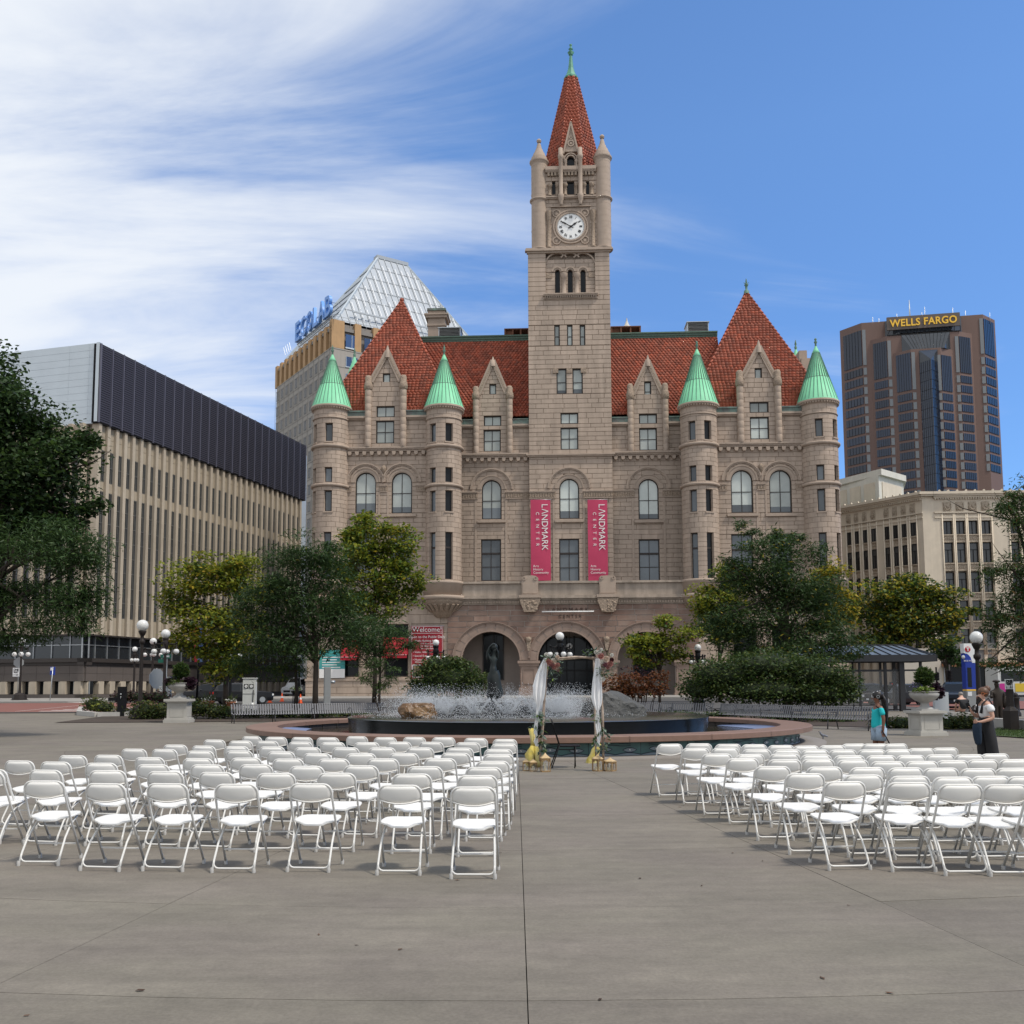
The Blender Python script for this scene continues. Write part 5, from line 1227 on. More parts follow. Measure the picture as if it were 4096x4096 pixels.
def foliage(name, pts, size, mats, parent, weights=None, aspect=.5, droop=.1, mi=None, **kw):
    V, F = leaf_cloud(pts, (0, 0, 1.0), size, aspect, droop)
    if mi is None and len(mats) > 1: mi = nl.choice(len(mats), len(pts), p=weights)
    return put(name, np_mesh(name, V, F, mats, mi), parent, **kw)
def LEAF(name, col, col2, isl=.35, trans=.35):
    return M(name, col, .55, col2=col2, hueisl=1.0, island=isl, trans=trans, spec=.3)
G_DARK = LEAF('dark_green_leaf', (.028, .058, .020), (.042, .076, .022))
G_MID = LEAF('mid_green_leaf', (.045, .085, .018), (.06, .10, .02))
G_YEL = LEAF('yellow_green_leaf', (.16, .20, .022), (.26, .27, .03), trans=.45)
G_GOLD = LEAF('golden_leaf', (.38, .27, .025), (.30, .26, .03), trans=.45)
G_RUST = LEAF('rust_leaf', (.16, .05, .018), (.09, .032, .014))
G_SHRUB = LEAF('shrub_leaf', (.05, .08, .018), (.08, .10, .022))
G_BOX = LEAF('clipped_shrub_leaf', (.045, .062, .014), (.10, .10, .02))
G_PURPLE = LEAF('purple_leaf', (.028, .012, .022), (.045, .018, .03))
G_EUC = LEAF('eucalyptus_leaf', (.10, .15, .11), (.15, .19, .15), trans=.2)
G_LIME = LEAF('lime_trailing_leaf', (.12, .19, .03), (.17, .23, .05))
BARK = M('bark', (.045, .034, .026), .95, var=.3, scale=5, bump=.8, bscale=9, stretch=(1, 1, .3))
# ================================================================ wedding arch
AY0 = 20.3
BIRCH = M('birch_bark', (.42, .34, .27), .8, var=.4, scale=9, bump=.3, bscale=12, col2=(.16, .10, .07), mix2=.5, stretch=(1, 1, .5))
DRAPE = M('white_chiffon', (.88, .88, .88), .8, var=.03, trans=.2)
ARCH = thing('wedding_arch', 'birch pole wedding arch with white drapes, roses and greenery', 'wedding arch', gx(2290, AY0))
AL = Vector((ARCH.location.x, AY0, 0))
def ap(u, v, dy=0): p = at(u, v, AY0 + dy); return (p.x - AL.x, dy, p.z)
def twig_pole(name, pts, r):
    mb = MB(); P = []; 
    for a, b in zip(pts, pts[1:]):
        for k in range(4): q = Vector(a).lerp(Vector(b), k/4); P.append(q + Vector((rng.uniform(-.008, .008), rng.uniform(-.008, .008), 0)))
    P.append(Vector(pts[-1])); rr = [r*rng.uniform(.85, 1.12) for _ in P]; mb.tube(P, rr, 8)
    for k in range(3): q = P[rng.randrange(2, len(P)-1)]; mb.tube([q, q + Vector((rng.uniform(-.05, .05), -.03, rng.uniform(.01, .04)))], [r*.4, r*.2], 5)
    return mb.build(name, BIRCH, ARCH)
g0 = lambda u, v: ap(u, v)
twig_pole('pole', [ap(2163, 3044), ap(2168, 2900), ap(2178, 2780), ap(2188, 2640)], .026); twig_pole('pole', [ap(2414, 3042), ap(2411, 2890), ap(2404, 2760), ap(2396, 2640)], .026)
twig_pole('pole', [ap(2163, 3044, .75), ap(2180, 2800, .75), ap(2190, 2636, .75)], .022); twig_pole('pole', [ap(2384, 3030, .75), ap(2380, 2800, .75), ap(2376, 2640, .75)], .022)
twig_pole('crossbar', [ap(2178, 2642), ap(2230, 2634), ap(2300, 2628), ap(2402, 2632)], .022); twig_pole('crossbar', [ap(2222, 2640, .72), ap(2330, 2630, .72), ap(2398, 2638, .72)], .019)
for s_, u in ((0, 2190), (1, 2390)): twig_pole('side_bar', [ap(u, 2636), (ap(u, 2636)[0], .75, ap(u, 2636)[2] + .02)], .02)
def drape(us):                                                      # list of (v, left u, right u): hanging folded cloth
    mb = MB(); n = 14; vs = []
    for d in (0, .012):
        for j, (v, a, b) in enumerate(us):
            for i in range(n+1): t = i/n; x, _, z = ap(a + (b-a)*t, v); amp = .045*min(1, (b-a)/60); vs.append((x, -.06 + amp*math.sin(t*PI*5 + j*.35) + .02*math.sin(j*1.1) + d, z))
    k = len(us)*(n+1); fs = []
    for j in range(len(us)-1):
        for i in range(n): a = j*(n+1)+i; fs += [(a, a+n+1, a+n+2, a+1), (k+a, k+a+1, k+a+n+2, k+a+n+1)]
    mb.add(vs, fs, 0, True); return mb.build('drape', DRAPE, ARCH)
drape([(2632, 2176, 2186), (2660, 2160, 2187), (2700, 2143, 2185), (2740, 2132, 2182), (2775, 2131, 2179), (2800, 2138, 2174), (2825, 2147, 2160), (2842, 2145, 2155), (2872, 2142, 2152), (2905, 2136, 2151), (2930, 2134, 2148), (2945, 2143, 2150), (2965, 2134, 2152), (2985, 2143, 2155)])
drape([(2634, 2381, 2398), (2680, 2376, 2403), (2730, 2369, 2406), (2790, 2364, 2408), (2815, 2371, 2405), (2845, 2386, 2394), (2870, 2380, 2397), (2905, 2381, 2402), (2930, 2386, 2406), (2960, 2388, 2400), (2985, 2386, 2396)])
ROSES = [M('blush_rose', (.50, .25, .22), .7, var=.2, scale=20, trans=.2), M('cream_rose', (.72, .60, .50), .7, var=.1, trans=.2), M('mauve_rose', (.33, .15, .17), .7, var=.2, trans=.2), M('white_flower', (.75, .73, .68), .7, trans=.2), M('burgundy_rose', (.10, .02, .025), .7)]
def rose(P, r, mt, parent):
    mb = MB(); P = Vector(P)
    for ring_, (k, rr, tilt) in enumerate(((3, .35, .2), (5, .65, .55), (7, 1.0, .95))):
        for j in range(k):
            a = 2*PI*j/k + ring_; d = Vector((math.cos(a), -.2, math.sin(a))); t = Vector((-math.sin(a), 0, math.cos(a)))
            b = P + d*r*rr*.45; w = r*.55; o = Vector((0, -r*(1.05 - .6*tilt), 0)); 
            mb.add([b - t*w*.6, b + t*w*.6, b + d*r*.35*tilt + t*w*.75 + o, b + d*r*.5*tilt + o*1.05, b + d*r*.35*tilt - t*w*.75 + o], [(0, 1, 2, 3, 4)], 0, True)
    mb.sphere(P + Vector((0, -r*.35, 0)), r*.42, 8, 6); return mb.build('rose', mt, parent)
def pixp(l): return [ap(u, v, rng.uniform(-.10, -.02)) for u, v in l]
for u, v, r, k in ((2192, 2644, .045, 0), (2200, 2652, .06, 0), (2215, 2648, .05, 1), (2208, 2660, .05, 2), (2217, 2668, .055, 0), (2226, 2674, .045, 1), (2230, 2661, .05, 0), (2232, 2680, .035, 2), (2230, 2628, .04, 1), (2185, 2618, .04, 3), (2213, 2641, .04, 3),
                   (2403, 2625, .062, 0), (2424, 2636, .066, 1), (2410, 2646, .05, 3), (2440, 2656, .06, 0), (2420, 2658, .055, 2), (2431, 2671, .035, 0), (2446, 2640, .045, 4), (2396, 2610, .045, 3), (2384, 2609, .04, 3), (2412, 2716, .042, 3), (2447, 2620, .035, 3), (2405, 2598, .03, 3)):
    rose(ap(u, v, -.09), r*1.2, ROSES[k], ARCH)
def spray_pts(cs, n, sd):
    out = []
    for u, v in cs:
        for _ in range(n): out.append(ap(u + rng.gauss(0, sd), v + rng.gauss(0, sd), rng.gauss(-.06, .05)))
    return out
foliage('greenery', spray_pts([(2185, 2625), (2210, 2625), (2195, 2640), (2235, 2655), (2240, 2680), (2225, 2690), (2210, 2680), (2200, 2670), (2240, 2640), (2212, 2708), (2212, 2720)], 16, 7), .09, [G_EUC, G_MID, G_LIME], ARCH, (.55, .35, .1), .3, .3)
foliage('greenery', spray_pts([(2380, 2605), (2360, 2612), (2345, 2610), (2400, 2600), (2430, 2620), (2440, 2650), (2410, 2665), (2420, 2690), (2430, 2700), (2405, 2690), (2450, 2660), (2440, 2685), (2415, 2675)], 16, 8), .09, [G_EUC, G_MID, G_LIME], ARCH, (.6, .35, .05), .3, .2)
foliage('greenery', spray_pts([(2148, 2860), (2158, 2870), (2150, 2850), (2160, 2890), (2165, 2920), (2172, 2880), (2160, 2940), (2178, 2940), (2170, 2965), (2180, 2970), (2165, 2980), (2135, 2900), (2168, 3005), (2178, 3000)], 7, 5), .13, [G_EUC, G_MID], ARCH, (.75, .25), .42, .8)
foliage('greenery', spray_pts([(2385, 2860), (2392, 2880), (2410, 2910), (2420, 2930), (2400, 2925), (2385, 2950), (2425, 2950), (2420, 2970), (2405, 2985), (2378, 2965), (2415, 2995), (2390, 3000)], 7, 5), .13, [G_EUC, G_MID, G_LIME], ARCH, (.7, .2, .1), .42, .8)
SACK = M('yellow_sack_cloth', (.50, .40, .08), .85, var=.15, scale=6, bump=.6, bscale=12, col2=(.55, .50, .28), mix2=.5)
def sack(label, u, v, prof, tall):
    p = ground(u, v); t = MB(); n = 18; s = 1/pm(p.y)
    pts = []
    for (h, r, dx) in prof:
        for j in range(n): a = 2*PI*j/n; rr = r*s*(1 + .13*math.sin(a*5 + h*.09) + .05*math.sin(a*9+h)); pts.append((dx*s + rr*math.cos(a), rr*.7*math.sin(a), h*s))
    fs = [(i*n+j, i*n+(j+1) % n, (i+1)*n+(j+1) % n, (i+1)*n+j) for i in range(len(prof)-1) for j in range(n)]
    t.add(pts, fs, 0, True); t.add(pts[-n:], [tuple(range(n))])
    if tall:
        for dx, w_ in ((0, 9), (7, 7)): t.tube([((dx-5)*s, -.06, 76*s), ((dx-8)*s, -.07, 105*s), ((dx*1.4-13)*s, -.06, 150*s)], [w_*s, w_*.7*s, w_*1.1*s], 7)
        for dx in (-14, 13): t.tube([(dx*.5*s, -.1, 78*s), (dx*s, -.22, 50*s), (dx*1.3*s, -.24, 18*s), (dx*1.2*s, -.22, 2*s)], [9*s, 14*s, 15*s, 8*s], 9)
    return t.build('sandbag', SACK, None, loc=p, label=label, cat='sandbag')
sack('tall yellow cloth sandbag tied to the foot of the left arch pole', 2137, 3066, [(0, 30, 0), (10, 35, 0), (30, 34, 0), (48, 32, -1), (64, 22, -3), (76, 12, -4), (84, 9, -5)], 1)
sack('yellow cloth sandbag slumped against the right arch pole', 2378, 3052, [(0, 26, -8), (14, 24, -6), (35, 17, 0), (55, 16, 8), (70, 12, 16), (80, 6, 18)], 0)
LWOOD = M('lantern_wood', (.27, .17, .075), .7, var=.25, scale=12, bump=.2, bscale=30); LTOP = M('lantern_roof', (.50, .36, .19), .5, var=.1)
CLEAR = M('clear_glass', (.9, .92, .92), .05, spec=.6, alpha=.05); WAX = M('candle_wax', (.70, .62, .42), .5, trans=.2)
def lantern(u, v, hp, wp, sides, rz, label):
    p = ground(u, v); s = 1/pm(p.y); h, w = hp*s, wp*s/2; t = thing('lantern', label, 'lantern', p, rz, 'wooden candle lanterns under the arch'); body = h*.70
    ang = [2*PI*(k+.5)/sides for k in range(sides)]; R_ = w/math.cos(PI/sides)*.92 if sides == 4 else w
    cs = [Vector((R_*math.cos(a), R_*math.sin(a), 0)) for a in ang]
    f = MB(); f.lathe([(R_*1.06, 0), (R_*1.06, h*.05), (.01, h*.05)], sides, a0=ang[0], a1=ang[0]+2*PI, smooth=False)
    for c in cs: f.bar(c + Vector((0, 0, h*.05)), c + Vector((0, 0, body)), w*.16)
    for a, b in zip(cs, cs[1:] + cs[:1]):                           # each side: sill and arched head
        e = (b-a); f.bar(a + Vector((0, 0, body-h*.03)), b + Vector((0, 0, body-h*.03)), w*.12, h*.06); 
        for q in range(4): f.bar(a + e*(.08+.1*q) + Vector((0, 0, body - h*(.16-.028*q))), a + e*(.17+.1*q) + Vector((0, 0, body - h*(.125-.025*q))), w*.1, h*.05); f.bar(b - e*(.08+.1*q) + Vector((0, 0, body - h*(.16-.028*q))), b - e*(.17+.1*q) + Vector((0, 0, body - h*(.125-.025*q))), w*.1, h*.05)
    f.build('frame', LWOOD, t)
    f = MB(); f.lathe([(R_*1.12, body), (R_*1.1, body+h*.03), (R_*.72, body+h*.10), (R_*.38, body+h*.17), (R_*.12, body+h*.25), (.01, body+h*.26)], sides, a0=ang[0], a1=ang[0]+2*PI, smooth=False); f.tube([(w*.12*math.cos(q), 0, body+h*.27+w*.12*math.sin(q)) for q in [2*PI*k/8 for k in range(9)]], w*.025, 4, cap=False); f.build('roof', LTOP, t)
    f = MB(); f.lathe([(R_*.9, h*.06), (R_*.9, body)], sides, a0=ang[0], a1=ang[0]+2*PI, smooth=False); f.build('pane', CLEAR, t)
    for dx, hh in (((0, .42),) if sides == 4 else ((-.3, .25), (.28, .42))):
        f = MB(); f.lathe([(w*.26, h*.05), (w*.26, h*hh), (w*.2, h*(hh+.01)), (.01, h*(hh-.01))], 12, (dx*w, 0, 0)); f.build('candle', WAX, t)
lantern(2104, 3083, 50, 25, 4, R(4), 'small square wooden lantern at the far left foot of the arch')
lantern(2133, 3085, 50, 28, 4, R(12), 'small square wooden lantern in front of the yellow sandbag, second from left')
lantern(2181, 3087, 76, 36, 4, R(10), 'tall square wooden lantern by the left arch pole')
lantern(2391, 3084, 68, 46, 6, R(0), 'tall six-sided wooden lantern in front of the right arch pole')
lantern(2440, 3084, 54, 48, 6, R(14), 'low six-sided wooden lantern at the far right foot of the arch')
# black metal chair turned sideways under the arch
p = ground(2262, 3070); BC = thing('metal_chair', 'black metal café chair standing sideways under the arch', 'chair', p); s = 1/pm(p.y)
q = lambda u, v, y: ((u-2262)*s, y, (3070-v)*s)
mb = MB()
for k in range(7):
    y = -.19 + .38*k/6; mb.bar(q(2211 + abs(k-3)*1.2, 2890 + abs(k-3)*3, y), q(2238, 2978, y), .055, .012, up=(1, 0, .3))
mb.tube([q(2238, 2980, -.2), q(2222, 2930, -.21), q(2209, 2886, -.14), q(2206, 2880, 0), q(2209, 2886, .14), q(2222, 2930, .21), q(2238, 2980, .2)], .012, 6); mb.build('backrest', BLACK, BC)
mb = MB(); mb.slab([((2238-2262)*s, -.2), ((2300-2262)*s, -.21), ((2318-2262)*s, -.14), ((2322-2262)*s, 0), ((2318-2262)*s, .14), ((2300-2262)*s, .21), ((2238-2262)*s, .2)], (3070-2988)*s, (3070-2982)*s); mb.build('seat', BLACK, BC)
for y in (-.2, .2):
    mb = MB(); mb.tube([q(2238, 2980, y), q(2205, 3074 - (6 if y > 0 else 0), y*1.05)], .014, 6); mb.build('leg', BLACK, BC)
    mb = MB(); mb.tube([q(2300, 2986, y), q(2296 + (8 if y > 0 else 0), 3076 - (6 if y > 0 else 0), y*1.05)], .014, 6); mb.build('leg', BLACK, BC)
for dx in (0, 1): mb = MB(); mb.bar(q(2236, 2998 + dx*3, -.19 + .38*dx), q(2300, 2999 + dx*3, -.19 + .38*dx), .012); mb.build('stretcher', BLACK, BC)
# ================================================================ buildings around
FIN = M('buff_concrete_fin', (.42, .36, .28), .85, var=.12, scale=.6, streak=.22, objr=.05, bump=.15, bscale=6)
PANEL = M('buff_concrete_panel', (.34, .29, .22), .85, var=.12, scale=.6, streak=.15)
LOUV = M('dark_louvre', (.125, .125, .165), .5)
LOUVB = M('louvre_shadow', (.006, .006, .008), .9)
WMETAL = M('white_metal_panel', (.52, .57, .60), .35, metal=.25, var=.06, scale=.5)
DKBAND = M('dark_brown_band', (.040, .033, .029), .6, var=.15)
BASEST = M('grey_brown_cladding', (.105, .088, .078), .7, var=.12, scale=.4, objr=.06)
GLZ = window_glass('office_glass', (.03, .035, .04)); GLZ2 = window_glass('grey_office_glass', (.06, .062, .062))
WFR = M('grey_window_frame', (.12, .12, .115), .5)
# ---- long concrete block with vertical fins on the left
A0 = Vector((-43.7, 100, 0)); da = Vector((.2672, .9636, 0)); nb = Vector((da.y, -da.x, 0))      # along the street / out towards the street
FB = thing('concrete_office_block', 'long buff concrete building with vertical fins below a dark louvred band', 'building', Vector((A0.x, A0.y, .5)), math.atan2(da.y, da.x))
# local frame: x along the long front, y to the left (into the block), z up
def fb(z): return z - .5
FB.scale = (1, 1, 1.027); Ln = 45.8; NF = 33; b = MB(); b.box(.9, Ln, .9, 30, 0, fb(36.2)); b.build('wall', PANEL, FB)
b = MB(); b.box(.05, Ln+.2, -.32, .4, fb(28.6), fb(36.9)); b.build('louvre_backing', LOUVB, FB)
n = 34
for i in range(n): z = fb(28.7 + (36.75-28.7)*(i+.5)/n); b = MB(); b.bar((.1, -.50, z), (Ln+.25, -.50, z), .05, .15, up=(0, -.5, 1)); b.build('louvre', LOUV, FB)
for i in range(26): x = .1 + Ln*i/25; b = MB(); b.box(x-.04, x+.04, -.58, -.36, fb(28.6), fb(36.85)); b.build('louvre_post', LOUV, FB)
fn = MB(); fn.prism([(-.23, 0), (.23, 0), (.23, 21.6), (-.23, 21.6)], -.27, .6); finm = fn.mesh('fin', FIN)
pm_ = MB(); pm_.box(.40, 1.0, .55, .62, 0, 0.02)
def fin_front(nfin, x0, step, tr, name='fin'):
    for i in range(nfin):
        x = x0 + step*(i+.5); put('fin', finm, FB, tr(x, 0) + (fb(7.0),), tr.rz)
class TR:
    def __init__(s, o, ang): s.o = o; s.rz = ang
    def __call__(s, x, y): return (s.o[0] + x*math.cos(s.rz) - y*math.sin(s.rz), s.o[1] + x*math.sin(s.rz) + y*math.cos(s.rz))
st = Ln/NF; front = TR((0, 0), 0); fin_front(NF, 0, st, front)
def bay(tr, x0, x1, zs, glass):
    """one tall window between two fins: frame with mullions, pane as sub-part"""
    f = MB(); p = MB(); z0, z1 = zs; Cn, Sn = math.cos(tr.rz), math.sin(tr.rz)
    xm = x0 + (x1-x0)*.62; n = max(2, round((z1-z0)/1.55))
    for x in (x0, xm, x1-.07): f.box(x, x+.07, .02, .12, z0, z1)
    segs = ((x0+.07, xm), (xm+.07, x1-.07))
    for k in range(n+1):
        z = z0 + (z1-z0)*k/n
        for a, c in segs: f.box(a, c, .03, .11, z-.035, z+.035)
    p.box(x0, x1, .13, .17, z0, z1)
    mt = Matrix.Translation((tr.o[0], tr.o[1], 0)) @ Matrix.Rotation(tr.rz, 4, 'Z')
    fm, pm2 = f.mesh('window', WFR), p.mesh('pane', glass); fm.transform(mt); pm2.transform(mt)
    w = put('window', fm, FB); put('pane', pm2, w)
for i in range(NF-1):
    xa, xb = st*(i+.5)+.24, st*(i+1.5)-.24
    bay(front, xa, xb, (fb(22.8), fb(26.0)), GLZ2 if i % 3 else GLZ); bay(front, xa, xb, (fb(8.9), fb(21.7)), GLZ if i % 4 else GLZ2)
    p = MB(); p.box(xa, xb, .04, .85, fb(7.0), fb(8.85)); p.build('spandrel_panel', PANEL, FB)
    p = MB(); p.box(xa, xb, .04, .85, fb(21.75), fb(22.75)); p.build('spandrel_panel', PANEL, FB); p = MB(); p.box(xa, xb, .04, .85, fb(26.05), fb(27.3)); p.build('spandrel_panel', PANEL, FB); p = MB(); p.box(xa, xb, .06, .85, fb(27.34), fb(28.6)); p.build('spandrel_panel', PANEL, FB)
# ground floors of the long front and of the short front towards the plaza
def lower(x0, x1, tr, n):
    mt = Matrix.Translation((tr.o[0], tr.o[1], 0)) @ Matrix.Rotation(tr.rz, 4, 'Z')
    def pb(mb, nm, ma, par=None): me = mb.mesh(nm, ma); me.transform(mt); return put(nm, me, par or FB)
    b = MB(); b.box(x0, x1, .5, .56, fb(4.6), fb(7.0)); g = MB(); w = (x1-x0)/n
    f = MB()
    for i in range(n+1): x = x0 + w*i; f.box(x-.05, x+.05, .38, .5, fb(4.6), fb(7.0))
    for i in range(n): f.box(x0+w*i+.05, x0+w*(i+1)-.05, .40, .5, fb(5.9), fb(5.98))
    o = pb(f, 'window_frame', METAL); pb(b, 'pane', GLZ, o)
    f = MB(); f.box(x0-.1, x1+.1, -.2, .9, fb(6.85), fb(7.0)); f.box(x0-.1, x1+.1, -.1, .9, fb(4.2), fb(4.6)); f.box(x0-.1, x1+.1, .1, .9, fb(3.9), fb(4.2)); pb(f, 'dark_band', DKBAND)
    for k, (za, zb) in enumerate(((2.3, 3.05), (3.07, 3.88))):
        m_ = int((x1-x0)/2.0)
        for i in range(m_): a = x0 + (x1-x0)*i/m_; c = x0 + (x1-x0)*(i+1)/m_; f = MB(); f.box(a+.015, c-.015, .2, .9, fb(za), fb(zb)); pb(f, 'cladding_panel', BASEST)
    m_ = int((x1-x0)/1.75); pr = MB()
    for i in range(m_):
        a = x0 + (x1-x0)*(i+.5)/m_; f = MB(); f.prism([(a-.42, fb(1.0)), (a+.42, fb(1.0)), (a+.42, fb(2.15)), (a+.42, fb(2.28)), (a-.25, fb(2.28)), (a-.38, fb(2.2)), (a-.42, fb(2.05))], .05, .9); pb(f, 'pillar', FIN)
        g = MB(); g.box(a+.46, a-.46+(x1-x0)/m_, .7, .74, fb(1.0), fb(2.28)); pb(g, 'pane', GLASS_D); g = MB(); g.box(a+.95, a+1.05, .6, .69, fb(1.0), fb(2.28)); pb(g, 'mullion', METAL)
    f = MB(); f.box(x0-.3, x1+.3, -.3, .9, fb(.3), fb(.98)); pb(f, 'plinth', BASEST)
lower(0, Ln, front, 24)
side = TR((0, .3), PI/2 - 0)          # short front: local x runs left, facing the plaza
class TS(TR): pass
side = TR((.35, 0), PI/2)
# the short front faces -x of the block frame; build it mirrored along +y
for i in range(14): put('fin', finm, FB, (.02, 1.4*(i+1), fb(7.0)), -PI/2)
sd = TR((.0, 20.4), -PI/2)
for i in range(13):
    xa, xb = 1.4*i + .24 + .8, 1.4*(i+1) - .24 + .8
    bay(sd, xa, xb, (fb(22.8), fb(26.0)), GLZ); bay(sd, xa, xb, (fb(8.9), fb(21.7)), GLZ)
    for z0, z1 in ((7, 8.85), (21.75, 22.75), (26.05, 28.5)):
        p = MB(); p.box(.04, .8, 20.4-xb, 20.4-xa, fb(z0), fb(z1)); p.build('spandrel_panel', PANEL, FB)
lower(0, 20.4, sd, 9)
for k in range(11):                                                  # white metal panels of the roof storey
    for j, (ya, yb) in enumerate(((.1, 1.1), (1.12, 3.6), (3.62, 11.5), (11.52, 20))):
        z0 = 28.9 + 8.15*k/11; b = MB(); b.box(.25, .8, ya, yb, fb(z0+.02), fb(z0 + 8.15/11 - .02)); b.build('metal_panel', WMETAL, FB)
b = MB(); b.box(.27, .9, .12, 20, fb(28.6), fb(37.05)); b.box(.0, .34, -.3, .08, fb(28.7), fb(37.0)); b.build('metal_corner', WMETAL, FB)
b = MB(); b.box(Ln+.1, Ln+2.2, .4, 20, 0, fb(35.8)); b.build('end_wall', WMETAL, FB)
# ---- grey tower with orange piers, glass pyramid and blue rooftop letters
EC = Vector((-41.7, 220, .5)); eb = Vector((.838, .545, 0)); ea = Vector((-.545, .838, 0)); ET = thing('office_tower', 'grey stone office tower with glass pyramid roof and blue rooftop letters', 'building', EC, math.atan2(eb.y, eb.x)); ET.scale = (1, 1, 1.031)
GREYST = M('grey_stone_cladding', (.33, .30, .265), .8, var=.08, scale=.15, streak=.12); ORNG = M('orange_stone', (.42, .26, .13), .8, var=.15, scale=.6, streak=.1)
GLB = window_glass('blue_glass', (.02, .06, .16)); GLP = M('pyramid_glass', (.34, .37, .40), .4, metal=.1, var=.08, scale=.12); JNT = M('panel_joint', (.13, .12, .105), .9)
zT = 84.5 - .5; zO = 77.3; b = MB(); b.box(0, 44, 0, 37, 0, zO); b.build('wall', GREYST, ET)
b = MB(); b.box(.9, 43, .9, 36, zO, zT-.6); b.box(.3, 43.7, .3, 36.7, zT-2.4, zT-1.6); b.build('set_back_wall', M('grey_top_storey', (.22, .20, .18), .8), ET)
fl = 4.0; nfl = 9
def pane_box(nm, mb, mat, par=None): return mb.build(nm, mat, par or ET)
for r in range(12):
    z1 = zO - 1.6 - r*fl
    if r == 0: pass
    for c in range(11):                                              # left front, windows in pairs
        y = 1.6 + c*3.35; f = MB()
        for k in (0, 1): f.box(-.085, .02, y+.07+k*.85, y+.83+k*.85, z1-2.2, z1)
        g = f.build('window', GLASS_D, ET); f = MB(); f.box(-.1, .05, y, y+.10, z1-2.25, z1+.05); f.box(-.1, .05, y+.80, y+.95, z1-2.25, z1+.05); f.box(-.1, .05, y+1.65, y+1.75, z1-2.25, z1+.05); f.box(-.14, .05, y-.1, y+1.85, z1+.06, z1+.3); f.build('window_frame', GREYST, g)
    for c in range(6):                                               # right front, wide blue windows
        x = 3.6 + c*4.75; f = MB(); f.box(x, x+3.1, -.06, .02, z1-2.3, z1); g = f.build('window', GLB, ET); f = MB()
        for xx in (x, x+1.5, x+3.0): f.box(xx, xx+.1, -.12, .04, z1-2.3, z1)
        f.box(x-.1, x+3.2, -.12, .04, z1-2.5, z1-2.32); f.build('window_frame', WMETAL, g)
b = MB()
for r in range(13): z = zO - r*fl; b.box(-.05, 44, -.05, .01, z-.35, z-.28); b.box(-.05, .01, 0, 37, z-.35, z-.28)
for c in range(12): b.box(-.05, .01, .9+c*3.35, .96+c*3.35, zO-50, zO)
b.build('panel_joints', JNT, ET)
for c in range(12): y = .0 + c*3.35; b = MB(); b.box(0, 1.5, y, y+1.5, zO, zT-1.0); b.build('pier', ORNG, ET)
for c in range(9):
    x = (0 if c == 0 else 2.0) + c*4.75 - (0 if c == 0 else .9); b = MB(); b.box(x, x+(3.2 if c == 0 else 1.6), -.02, 1.2, zO, zT-.2); b.build('pier', ORNG, ET)
    if c < 8:
        x0 = 3.6 + c*4.75; f = MB(); f.box(x0-.0, x0+3.1, .1, .2, zO+.6, zO+3.6); g = f.build('window', GLB, ET); f = MB(); f.box(x0+1.5, x0+1.6, .02, .1, zO+.6, zO+3.6); f.box(x0-.1, x0+3.2, .0, .1, zO+.3, zO+.6); f.build('window_frame', WMETAL, g)
zP0, zP1 = zT + .2, 109.6 - .5; p0 = [(1.6, 1.5), (41.5, 1.5), (41.5, 35), (1.6, 35)]; p1 = [(19.7, 17.6), (28.4, 17.6), (28.4, 19.4), (19.7, 19.4)]
b = MB(); vs = [(x, y, zP0) for x, y in p0] + [(x, y, zP1) for x, y in p1]; b.add(vs, [(0,1,5,4), (1,2,6,5), (2,3,7,6), (3,0,4,7), (4,5,6,7)]); b.box(19.5, 28.6, 17.4, 19.6, zP1, zP1+.9); pyr = b.build('glass_pyramid', GLP, ET)
V3 = lambda i, z: Vector((*( (Vector(p0[i]) + (Vector(p1[i]) - Vector(p0[i]))*((z-zP0)/(zP1-zP0)))[:] ), z))
bl = MB(); wl = MB()
dx = Vector((1, 0, 0)); sl = (V3(0, zP1) - V3(0, zP0))
off = Vector((0, -.12, .1))
for k in range(1, 22):                                               # glazing bars run up the slope parallel to the axis
    x = 1.6 + 39.9*k/22; zt_ = zP1 if 19.7 <= x <= 28.4 else (zP0 + (zP1-zP0)*((x-1.6)/18.1 if x < 19.7 else (41.5-x)/13.1)); t = (zt_-zP0)/(zP1-zP0); a = Vector((x, 1.5, zP0)) + off; c = Vector((x, 1.5 + 16.1*t, zt_)) + off
    bl.bar(a, c, .10, .12, up=(0, -.8, .6)); 
    for s0, s1 in ((.12, .42), (.5, .88)):
        if k % 1 == 0 and t > .3: wl.bar(a.lerp(c, s0) + dx*.28 + off, a.lerp(c, s1) + dx*.28 + off, .16, .1, up=(0, -.8, .6))
for k in range(1, 6):
    z = zP0 + (zP1-zP0)*k/6; bl.bar(V3(0, z) + off, V3(1, z) + off, .09, .1, up=(0, -.8, .6)); bl.bar(V3(3, z) + Vector((-.1, 0, .1)), V3(0, z) + Vector((-.1, 0, .1)), .2, .2)
bl.build('glazing_bars', METAL, pyr); wl.build('white_bars', WHITE, pyr); b = MB()
for i in range(4): b.bar(V3(i, zP0), V3(i, zP1), .5, .5)
b.build('hip_flashing', WMETAL, pyr)
b = MB(); b.bar((1, .6, zT+.9), (43, .6, zT+.9), .1); b.bar((1, .6, zT+.2), (43, .6, zT+.2), .1)
for k in range(22): b.bar((1+k*2, .6, zT-.6), (1+k*2, .6, zT+.9), .08)
b.bar((6, 2, zT+3.4), (40, 2, zT+3.4), .35); b.build('roof_railing', METAL, ET)
SGN = M('blue_sign_letter', (.14, .32, .72), .45, var=.05); sg = thing('rooftop_sign', 'blue rooftop letters on a steel rack along the tower edge', 'sign', EC + Vector((0, 0, zT*1.031)) - eb*.2, math.atan2(ea.y, ea.x)+PI)
